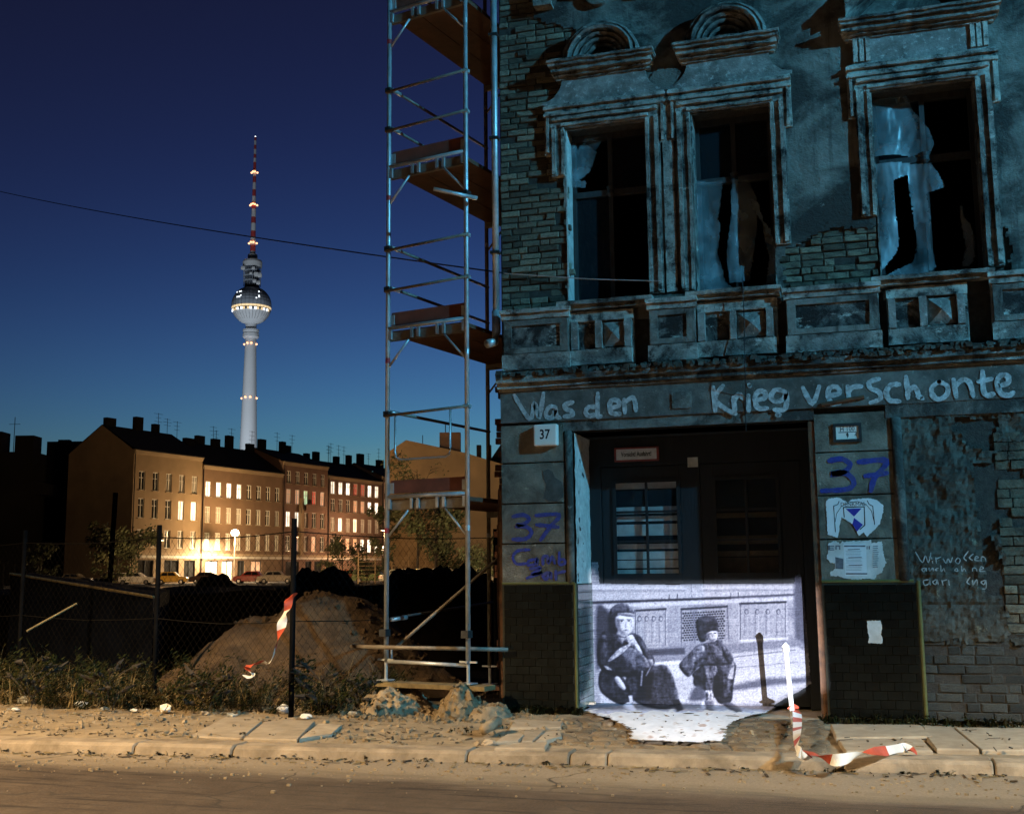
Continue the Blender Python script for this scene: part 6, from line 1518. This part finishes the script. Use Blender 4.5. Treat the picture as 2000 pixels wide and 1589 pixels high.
    b = MB(); b.tube((.15, -.12, 0), (.15, -.12, eave - .1), .07, 6); b.build('downpipe', 'roof', t, local=True)
    return t
MT['stone'] = M('far_stone', (.30, .22, .13), .9, .15, .4); MT['tanwall'] = M('tan_render', (.24, .165, .09), .9, .2, .25, (.2, .13, .07), .5, .12); MT['brownwall'] = M('brown_render', (.17, .105, .06), .9, .2, .25, (.13, .08, .045), .5, .12)
MT['greywall'] = M('grey_brown_render', (.17, .105, .07), .9, .2, .25, (.11, .07, .05), .5, .12); MT['redwall'] = M('red_brown_render', (.17, .10, .066), .9, .2, .25, (.1, .06, .04), .5, .12)
MT['winframe'] = M('white_window_frame', (.62, .58, .5), .7, .1, 2); MT['shopwhite'] = M('pale_shop_front', (.5, .46, .38), .8, .15, .5); MT['nightglass'] = M('night_glass', (.03, .028, .025), .15, .1, 1)
MT['curtain'] = M('net_curtain', (.36, .32, .26), .9, .2, 2)
def us(n, a, c): return [a + (c - a) * i / (n - 1) for i in range(n)]
ng, cu, li, lw, ld_, lr = 'nightglass', 'curtain', 'lit', 'lit_white', 'lit_dim', 'lit_red'
far_house('apartment_house', 'tan corner apartment house with bare gable, left end of the far row', 0, 13.1, 17.6, 21.2, 'tanwall',
    [(4.7, 7.1, us(5, 1.6, 11.6), 1.1, [cu, cu, ng, cu, cu]), (8.6, 11.2, us(5, 1.6, 11.6), 1.1, [ng, ng, ng, lw, lw]), (12.3, 14.8, us(5, 1.6, 11.6), 1.1, [ng, ng, cu, cu, cu])],
    doors=((1.4, 4.2, .1, 3.1, 'nightglass'), (6.2, 9.0, .1, 3.1, 'nightglass'), (10.0, 12.2, .1, 3.1, 'nightglass')), seed=1, chim=3, ant=2)
far_house('apartment_house', 'brown apartment house lit white at street level by the glaring lamp', 13.15, 31.3, 16.6, 20.4, 'brownwall',
    [(4.6, 7.0, us(8, 1.3, 16.9), 1.1, [cu]), (8.4, 10.7, us(8, 1.3, 16.9), 1.1, [cu, cu, cu, cu, ng, cu, ng, cu]), (12.1, 14.3, us(8, 1.3, 16.9), 1.1, [lw, lw, lw, lw, ng, ng, ng, ng])],
    doors=((1.2, 3.8, .1, 3.1, 'lit'), (4.6, 7.0, .1, 3.1, 'lit'), (8.0, 9.6, .1, 3.1, 'nightglass'), (11, 13.4, .1, 3.1, 'lit_dim')), seed=2, chim=5, ant=5)
far_house('apartment_house', 'dark red-brown apartment house with pale vertical bay and two bright arched windows', 31.35, 43.1, 18.6, 21.0, 'redwall',
    [(4.6, 7.0, us(5, 1.5, 10.4), 1.15, [ng, ld_, cu, ld_, ng]), (8.4, 10.8, us(5, 1.5, 10.4), 1.15, [lw, lw, cu, ng, ng]), (12.0, 14.3, us(5, 1.5, 10.4), 1.15, [ld_, ld_, 'lit_green', lr, ld_]), (15.2, 17.2, us(5, 1.5, 10.4), 1.1, [ng])],
    doors=((1.0, 4.4, .1, 3.0, 'nightglass'), (6.0, 7.6, .1, 3.1, 'dark'), (8.4, 10.4, .1, 3.1, 'dark')), seed=3, chim=3, ant=2)
far_house('apartment_house', 'red-brown apartment house with a full row of seven lit top windows', 43.15, 59.2, 17.2, 20.3, 'greywall',
    [(4.6, 6.9, us(7, 1.5, 14.6), 1.2, [ng, ld_, ld_, ld_, lw, lw, lw]), (8.0, 10.3, us(7, 1.5, 14.6), 1.2, [cu, lw, cu, li, cu, cu, cu]), (11.3, 13.4, us(7, 1.5, 14.6), 1.2, [ng, ng, ng, ld_, ld_, lw, lw]), (14.2, 16.3, us(7, 1.5, 14.6), 1.25, [lw, lw, lw, lr, lr, lw, lw])],
    doors=((9.5, 13.5, .2, 3.0, 'nightglass'),), seed=4, chim=4, ant=5)
far_house('apartment_house', 'narrow dark apartment house half hidden by the left scaffold pole', 59.25, 68, 18.2, 20.8, 'greywall',
    [(4.6, 6.9, us(3, 1.5, 7), 1.3, [ld_]), (8.4, 10.7, us(3, 1.5, 7), 1.3, [ld_, cu, ng]), (11.9, 14.2, us(3, 1.5, 7), 1.3, [ld_, ld_, cu]), (15.2, 17.2, us(3, 1.5, 7), 1.3, [ld_, ld_, ng])], seed=5, chim=2, ant=2)
# pale bay of the third house
bay_t = [o for o in bpy.data.objects if o.get('label', '').startswith('dark red-brown apartment')][0]
MB().box(4.2, 4.9, -.5, -.02, 4.0, 13.0).build('bay_strip', 'tanwall', bay_t, local=True); b = MB(); b.box(4.9, 8.3, -.9, -.02, 11.0, 11.25); b.box(4.9, 8.3, -.9, -.8, 11.25, 12.1); b.build('balcony', 'redwall', bay_t, local=True)
# rear wing left of the corner house
def block(name, label, px0, px1, depth, top, mat, thick=10, notch=(), cat='house'):
    p0, p1 = at(px0, top, depth), at(px1, top, depth); t = thing(name, label, cat, (p0.x, p0.y, GZ0)); L = (p1 - p0).length
    t.rotation_euler[2] = math.atan2(p1.y - p0.y, p1.x - p0.x); H_ = p0.z - GZ0
    return t, L, H_
t, L, H_ = block('rear_wing', 'black unlit rear wing left of the tan corner house', 92, 200, 166, 862, 'roof'); MB().box(0, L, 0, 9, 0, H_).build('wall', 'roof', t, local=True); MB().box(L * .1, L * .3, 2, 3, H_ - .2, H_ + .5).build('parapet', 'roof', t, local=True)
t, L, H_ = block('dark_house', 'black silhouetted house at the left edge of the picture', -160, 66, 158, 856, 'roof')
MB().box(0, L, 0, 9, 0, H_ - 2).build('wall', 'roof', t, local=True); b = MB(); b.prism([(0, H_ - 2), (L + 2.2, H_ - 2 - 4.5), (L + 2.2, H_ - 8), (0, H_ - 8)], .5, 8); b.build('wall', 'roof', t, local=True); MB().box(L - 2.7, L - .1, .2, 3, H_ - 2, H_ + .3).build('chimney', 'roof', t, local=True); MB().box(L - 6.6, L - 4.6, .2, 3, H_ - 2, H_ + .9).build('chimney', 'roof', t, local=True)
b = MB(); b.tube((L - 3.2, 1, H_ - 2), (L - 3.2, 1, H_ + 3), .05, 5); b.tube((L - 4, 1, H_ + 2), (L - 2.4, 1, H_ + 2), .03, 4); b.build('aerial', 'roof', t, local=True)
# tan firewall house seen through the scaffold
gd_ = 118.
t = thing('gable_house', 'house with a bare tan firewall seen through the scaffold', 'house', tuple(at(762, 1130, gd_).xy) + (GZ0,), YAW)
g0 = at(762, 1130, gd_)
def GL(px, py): p = at(px, py, gd_); return ((p - g0).dot(RH), p.z - GZ0)
poly = [GL(760, 1150), GL(1010, 1150), GL(1010, 915), GL(909, 884), GL(793, 859), GL(760, 881)]; poly = [(x, max(z, 0)) for x, z in poly]
MB().prism(poly, 0, .5).build('firewall', 'tanwall', t, local=True); MB().prism([(x, z - .15) if z > 1 else (x, z) for x, z in poly], .52, 11).build('wall', 'roof', t, local=True)
x0, z0 = GL(857, 881); x1, z1 = GL(898, 841); MB().box(x0, x1, 1.2, 2.6, z0 - 1, z1).build('chimney', 'redwall', t, local=True)
for px in (930, 950): x0, z0 = GL(px, 890); x1, z1 = GL(px + 9, 866); MB().box(x0, x1, 1.2, 2.4, z0 - 3, z1).build('chimney', 'roof', t, local=True)
b = MB(); x0, z0 = GL(824, 866); b.tube((x0, 1, z0 - .5), (x0, 1, z0 + 1.0), .04, 5)
x0, z0 = GL(868, 842); b.tube((x0, 1.8, z0 - .2), (x0, 1.8, z0 + 1), .05, 5); b.build('aerial', 'roof', t, local=True)
t = thing('dark_tenement', 'black tenement just left of the derelict house corner', 'house', tuple(at(915, 1130, 123).xy) + (GZ0,), YAW)
p0 = at(915, 1130, 123); 
def GL2(px, py): p = at(px, py, 123); return ((p - p0).dot(RH), p.z - GZ0)
P = [GL2(918, 1150), GL2(1100, 1150), GL2(1100, 850), GL2(990, 850), GL2(958, 897), GL2(940, 905), GL2(918, 905)]; MB().prism([(x, max(0, z)) for x, z in P], 0, 9).build('wall', 'roof', t, local=True)
for py in (920, 934): x0, z0 = GL2(972, py); MB().box(x0, x0 + .35, -.02, .0, z0 - .3, z0 + .3).build('window', 'lit_dim', t, local=True)

# ================================================================== parked cars
MT['tyre'] = M('tyre', (.012, .012, .012), .9, .2, 3); MT['carglass'] = M('car_glass', (.015, .016, .018), .1, .1, 3, spec=.8); MT['chrome'] = M('chrome', (.6, .6, .6), .25, .1, 3, metal=.9); MT['headlamp'] = M('headlamp', (.7, .7, .65), .2, .05, 3)
def car(label, px, py, depth, col, heading, kind='sedan', scale=1.0):
    p = at(px, py, depth); t = thing('parked_car', label, 'car', (p.x, p.y, GZ0), heading, 'cars parked along the far street')
    m = M('car_paint', col, .3, .06, 1, spec=.6)
    L = 4.2 * scale; hw = .80
    low = [(-.50, .28), (-.505, .55), (-.49, .80), (-.30, .90), (.20, .90), (.46, .84), (.50, .70), (.505, .40), (.49, .26)] if kind != 'small' else [(-.49, .28), (-.50, .6), (-.47, .85), (-.25, .92), (.22, .92), (.44, .82), (.50, .62), (.50, .30)]
    b = MB(); n = len(low); vs = []
    for y, s in ((-hw, .96), (-hw * .9, 1.0), (hw * .9, 1.0), (hw, .96)):
        vs += [(x * L * s, y, .26 + (z - .26) * (1 if abs(y) < hw else .94)) for x, z in low]
    fs = [tuple(range(n)), tuple(reversed(range(3 * n, 4 * n)))]
    for k in range(3):
        for i in range(n): j = (i + 1) % n; fs.append((k * n + i, (k + 1) * n + i, (k + 1) * n + j, k * n + j))
    b.add(vs, fs); body = b.build('body', m, t, local=True, bevel=.03)
    top = {'sedan': [(-.34, .89), (-.24, 1.34), (.10, 1.36), (.24, .89)], 'wagon': [(-.485, .86), (-.45, 1.36), (.10, 1.38), (.25, .89)], 'small': [(-.40, .9), (-.30, 1.40), (.08, 1.42), (.24, .91)]}[kind]
    b = MB(); vs = []
    for y, q in ((-hw * .93, 0), (-hw * .78, 1), (hw * .78, 1), (hw * .93, 0)):
        pass
    (x0, z0), (x1, z1), (x2, z2), (x3, z3) = [(x * L, z) for x, z in top]; wa, wb = hw * .93, hw * .76
    b.add([(x0, -wa, z0), (x3, -wa, z3), (x3, wa, z3), (x0, wa, z0), (x1, -wb, z1), (x2, -wb, z2), (x2, wb, z2), (x1, wb, z1)], [(4, 5, 6, 7), (0, 1, 5, 4), (1, 2, 6, 5), (2, 3, 7, 6), (3, 0, 4, 7)])
    b.build('cabin', m, t, local=True, bevel=.03)
    def side(y_s, f0, f1):
        def pt(f, g): # f along, g up
            xb, xt = x0 + (x3 - x0) * f, x1 + (x2 - x1) * f; zb, zt_ = z0 + (z3 - z0) * f, z1 + (z2 - z1) * f; yy = wa + (wb - wa) * g
            return (xb + (xt - xb) * g, y_s * (yy + .012), zb + (zt_ - zb) * g)
        q = [pt(f0, .14), pt(f1, .14), pt(f1, .84), pt(f0, .84)]; MB().add(q, [(0, 1, 2, 3) if y_s < 0 else (3, 2, 1, 0)]).build('side_window', 'carglass', t, local=True)
    for s in (-1, 1):
        for f0, f1 in (((.10, .44), (.48, .88)) if kind != 'wagon' else ((.06, .32), (.36, .60), (.64, .90))): side(s, f0, f1)
    MB().add([(x3 - (x3 - x2) * .12 + .012, -wa * .88, z3 + .06), (x3 - (x3 - x2) * .12 + .012, wa * .88, z3 + .06), (x2 + .02, wb * .86, z2 - .06), (x2 + .02, -wb * .86, z2 - .06)], [(0, 1, 2, 3)]).build('windscreen', 'carglass', t, local=True)
    MB().add([(x0 + (x1 - x0) * .12 - .012, -wa * .88, z0 + .06), (x0 + (x1 - x0) * .12 - .012, wa * .88, z0 + .06), (x1 - .02, wb * .86, z1 - .06), (x1 - .02, -wb * .86, z1 - .06)], [(3, 2, 1, 0)]).build('rear_window', 'carglass', t, local=True)
    for sx in (-.31, .30):
        for sy in (-1, 1):
            w = MB(); c = Vector((sx * L, sy * (hw - .08), .29)); w.tube(c - Vector((0, .09, 0)), c + Vector((0, .09, 0)), .29, 14); wo = w.build('wheel', 'tyre', t, local=True)
            w = MB(); c2 = c + Vector((0, sy * .092, 0)); w.tube(c2 - Vector((0, .004, 0)), c2 + Vector((0, .004, 0)), .17, 12); w.build('rim', 'chrome', wo, local=True)
    for sy in (-1, 1): MB().tube((.505 * L - .03, sy * .56, .62), (.505 * L + .012, sy * .56, .62), .10, 10).build('headlight', 'headlamp', t, local=True); MB().box(-.51 * L, -.495 * L, sy * .62 - .1, sy * .62 + .1, .6, .74).build('tail_light', 'redlabel', t, local=True)
    b = MB(); b.box(.485 * L, .52 * L, -hw * .95, hw * .95, .36, .46); b.build('bumper', 'chrome', t, local=True); b = MB(); b.box(-.52 * L, -.49 * L, -hw * .95, hw * .95, .36, .46); b.build('bumper', 'chrome', t, local=True)
    return t
H0 = YAW
car('white estate car parked at the left end, before the leafy bush', 266, 1130, 132, (.72, .70, .66), H0 + .1, 'wagon')
car('dark car mostly hidden by the post, at the far left', 222, 1130, 134, (.08, .07, .06), H0, 'sedan')
car('pale car behind the first black mound, far left', 146, 1130, 138, (.25, .2, .13), H0, 'sedan')
car('yellow small car right of the black fence post', 336, 1130, 132, (.60, .34, .02), H0 + .15, 'small', .86)
car('dark car before the brightly lit shop front', 408, 1130, 134, (.05, .025, .02), H0, 'sedan')
car('red car before the white lit wall', 487, 1131, 134, (.42, .03, .02), H0 + math.pi, 'small', .85)
car('silver sedan behind the fence post with the tape', 540, 1131, 128, (.34, .30, .25), H0 + .1, 'sedan')
car('orange-red car above the broad black mound', 686, 1128, 122, (.45, .12, .04), H0, 'small', .8)
car('green estate car left of the left scaffold pole', 728, 1129, 118, (.16, .22, .08), H0, 'wagon')
car('white sedan just right of the left scaffold pole', 783, 1128, 110, (.60, .58, .48), H0 + .3, 'sedan', .95)
car('cream estate car in the middle of the scaffold opening', 828, 1127, 106, (.58, .52, .38), H0 + .2, 'wagon', .95)
car('white car with pale cover seen behind the diagonal brace', 872, 1124, 108, (.75, .72, .65), H0 + .1, 'small', 1.0)
car('pale sedan right of the right scaffold pole', 948, 1126, 104, (.55, .5, .38), H0 + .3, 'sedan', .95)

# ================================================================== far street lamps and added lamps
lp = at(397, 1045, 150); RAe = RA + ux * 14.5 + nx_ * 5.0
t = thing('street_lamp', 'glaring street lamp before the brown apartment house', 'street lamp', (RAe.x, RAe.y, GZ0))
lz = lp.z
lz = CAM.z + (1126 - 1043) / CAM_F * (RAe - CAM).dot(FH)
MB().tube((RAe.x, RAe.y, GZ0), (RAe.x, RAe.y, lz + .2), .07, 8).build('post', 'winframe', t)
MB().lathe([(.1, .45), (.42, .3), (.55, 0), (.42, -.35), (.1, -.42)], 14, (RAe.x, RAe.y, lz)).build('lamp_globe', 'lamp_warm', t)
def plight(nm, pos, e, col, size, par):
    ld = bpy.data.lights.new(nm, 'POINT'); ld.energy = 2 * e * KX; ld.color = col; ld.shadow_soft_size = size; lo = bpy.data.objects.new(nm, ld); COL.objects.link(lo); lo.parent = par; lo.location = Vector(pos) - origin_of(par); return lo
plight('lamp_light', Vector((RAe.x, RAe.y, lz)) + nx_ * .8, 5200, (1.0, .66, .34), .5, t)
ld = bpy.data.lights.new('lamp_down', 'SPOT'); ld.energy = 15000 * KX; ld.color = (1.0, .80, .52); ld.shadow_soft_size = .4; ld.spot_size = R(172); ld.spot_blend = .6
lo = bpy.data.objects.new('lamp_down', ld); COL.objects.link(lo); lo.parent = t; lo.location = Vector((0, 0, lz - GZ0 - .3)) - nx_ * 2.2
for k, (px, dp, e, lab) in enumerate(((313, 112, 2600, 'added lamp hidden behind the middle fence post to brighten the far cars'), (576, 106, 2600, 'added lamp hidden behind the taped fence post to brighten the far cars'), (751, 92, 2600, 'added lamp hidden behind the left scaffold pole to brighten the far cars'))):  # added lamps kept out of sight, put in to brighten the parked cars
    q = at(px, 1100, dp); t = thing('street_lamp', lab, 'street lamp', (q.x, q.y, GZ0))
    MB().tube((q.x, q.y, GZ0), (q.x, q.y, GZ0 + 4.2), .06, 8).build('post', 'iron', t)
    MB().lathe([(.08, .25), (.3, .2), (.34, .16), (.1, .14)], 12, (q.x, q.y, GZ0 + 4.2)).build('lamp_shade', 'iron', t)
    plight('lamp_light', (q.x, q.y, GZ0 + 4.0), e, (1.0, .60, .28), .2, t)
q = RA + ux * 46 + nx_ * 9; t = thing('street_lamp', 'added lamp among the shrubs to brighten the far red-brown houses', 'street lamp', (q.x, q.y, GZ0))  # added lamp, hidden by shrubs, put in to brighten the dark houses
MB().tube((q.x, q.y, GZ0), (q.x, q.y, GZ0 + 5.2), .06, 8).build('post', 'iron', t); MB().lathe([(.08, .25), (.3, .2), (.34, .16), (.1, .14)], 12, (q.x, q.y, GZ0 + 5.2)).build('lamp_shade', 'iron', t); plight('lamp_light', (q.x, q.y, GZ0 + 5.0), 5200, (1.0, .60, .34), .2, t)
q = at(1010, 1060, 84); t = thing('street_lamp', 'street lamp behind the derelict house lighting the tan firewall', 'street lamp', (q.x, q.y, GZ0))
MB().tube((q.x, q.y, GZ0), (q.x, q.y, 5.2), .06, 8).build('post', 'iron', t); MB().lathe([(.08, .25), (.3, .2), (.34, .16), (.1, .14)], 12, (q.x, q.y, 5.2)).build('lamp_shade', 'iron', t); plight('lamp_light', (q.x, q.y, 5.0), 9000, (1.0, .68, .34), .2, t)

# ================================================================== car-park fence, trees and bushes
fd0 = 112.
t = thing('wire_fence', 'wire fence with pale posts behind the parked cars', 'fence', tuple(at(700, 1130, fd0).xy) + (GZ0,))
for px in range(700, 985, 33):
    q = at(px, 1078, fd0); MB().tube((q.x, q.y, GZ0), (q.x, q.y, q.z), .05, 6).build('post', 'stone', t)
b = MB()
for k in range(7):
    z = GZ0 + .2 + k * .38; q0, q1 = at(700, 1100, fd0), at(968, 1100, fd0); b.tube((q0.x, q0.y, z), (q1.x, q1.y, z), .016, 4)
b.build('fence_wire', 'stone', t)
def plant(name, label, cat, px, top, basey, depth, wpx, seed, leaves=1800, ls=.16, trunk=.12, mat='tree', clumps=9, sparse=False, group=None, gz=None):
    r = random.Random(seed); p = at(px, top, depth); h = p.z - GZ0; gz = GZ0 if gz is None else gz; h = p.z - gz; rw = wpx / 2 / CAM_F * depth
    t = thing(name, label, cat, (p.x, p.y, gz), group=group)
    b = MB(); b.path([(p.x, p.y, gz - .1), (p.x + .1, p.y, gz + h * .3), (p.x - .05, p.y + .1, gz + h * .8)], trunk, 7, trunk * .3); tips = []
    for i in range(16 if sparse else 11):
        a = r.uniform(0, 6.283); z0 = gz + h * r.uniform(.12, .7); L = rw * r.uniform(.5, 1.0); e = Vector((p.x + math.cos(a) * L, p.y + math.sin(a) * L, min(gz + h * .98, z0 + h * r.uniform(.1, .4))))
        s0 = Vector((p.x, p.y, z0)); m_ = s0.lerp(e, .5) + Vector((0, 0, h * .05)); b.path([s0, m_, e], trunk * .35, 5, .012); tips += [e, m_]
        for k in range(4 if sparse else 2):
            a2 = a + r.uniform(-1, 1); st_ = m_.lerp(e, r.random()); e2 = st_ + Vector((math.cos(a2), math.sin(a2), r.uniform(0, .8))) * L * r.uniform(.25, .5); b.tube(st_, e2, .03, 4, .008); tips.append(e2)
    b.build('trunk', 'bark', t)
    cl = [(tp_ + Vector((r.gauss(0, .2), r.gauss(0, .2), r.gauss(0, .2))) * rw * .4, rw * r.uniform(.16, .36)) for tp_ in tips]
    if not sparse: cl += [(Vector((p.x + r.uniform(-.75, .75) * rw, p.y + r.uniform(-.6, .6) * rw, gz + h * r.uniform(.12, .8))), rw * r.uniform(.22, .42)) for _ in range(clumps)]
    c = MB()
    for _ in range(leaves):
        o_, rad = r.choice(cl); d = Vector((r.gauss(0, 1), r.gauss(0, 1), r.gauss(0, .8))); d = d.normalized() * rad * r.random() ** .45; q = o_ + d
        if q.z < gz + .05: continue
        s_ = ls * r.uniform(.5, 1.3); n1 = Vector((r.gauss(0, 1), r.gauss(0, 1), r.gauss(0, 1))).normalized(); n2 = n1.orthogonal().normalized(); n1 = n1.cross(n2)
        c.add([q - n2 * s_, q + n1 * s_ * .5, q + n2 * s_, q - n1 * s_ * .5], [(0, 1, 2, 3)])
    c.build('crown', mat, t)
    return t
plant('bush', 'large leafy bush under the bare gable of the tan corner house', 'bush', 232, 1030, 1130, 120, 120, 1, 3200, .22, .15)
plant('bush', 'sparse bush catching lamp light at the far left behind the fence', 'bush', 82, 1062, 1110, 95, 66, 2, 900, .16, .08)
plant('tree', 'dark leafy tree standing before the tan firewall', 'tree', 850, 925, 1110, 104, 150, 3, 3600, .2, .18)
plant('tree', 'thin bare-twigged tree reaching up the tan firewall', 'tree', 815, 872, 1100, 106, 110, 4, 420, .12, .14, sparse=True)
plant('tree', 'dark tree beside the left scaffold pole', 'tree', 752, 985, 1120, 108, 62, 5, 1500, .18, .12)
plant('bush', 'round shrub before the far red-brown houses', 'bush', 668, 1048, 1125, 116, 80, 6, 1500, .16, .08)
plant('bush', 'low shrub between the shrub and the scaffold pole', 'bush', 716, 1085, 1125, 114, 60, 7, 900, .14, .06)
plant('bush', 'lamp-lit bush by the corner of the derelict house', 'bush', 955, 1050, 1120, 96, 110, 8, 1800, .16, .08)
plant('bush', 'low hedge bush behind the covered car', 'bush', 895, 1084, 1125, 110, 80, 9, 1000, .14, .06)
for k, (px, top, dp, wpx, lab) in enumerate(((60, 1268, 13.6, 120, 'straggling weed bush at the far left of the fence foot'), (215, 1296, 13.3, 110, 'low weed bush beside the middle fence post'), (400, 1300, 12.9, 120, 'low weed bush before the left slope of the sand pile'), (625, 1290, 12.7, 100, 'upright weed bush right of the taped fence post'), (700, 1318, 12.4, 70, 'small weed bush left of the scaffold foot'))):
    plant('weed_bush', lab, 'weeds', px, top, 1380, dp, wpx, 40 + k, 380, .022, .006, 'leaf', 6, gz=-.02, group='weed bushes along the fence')
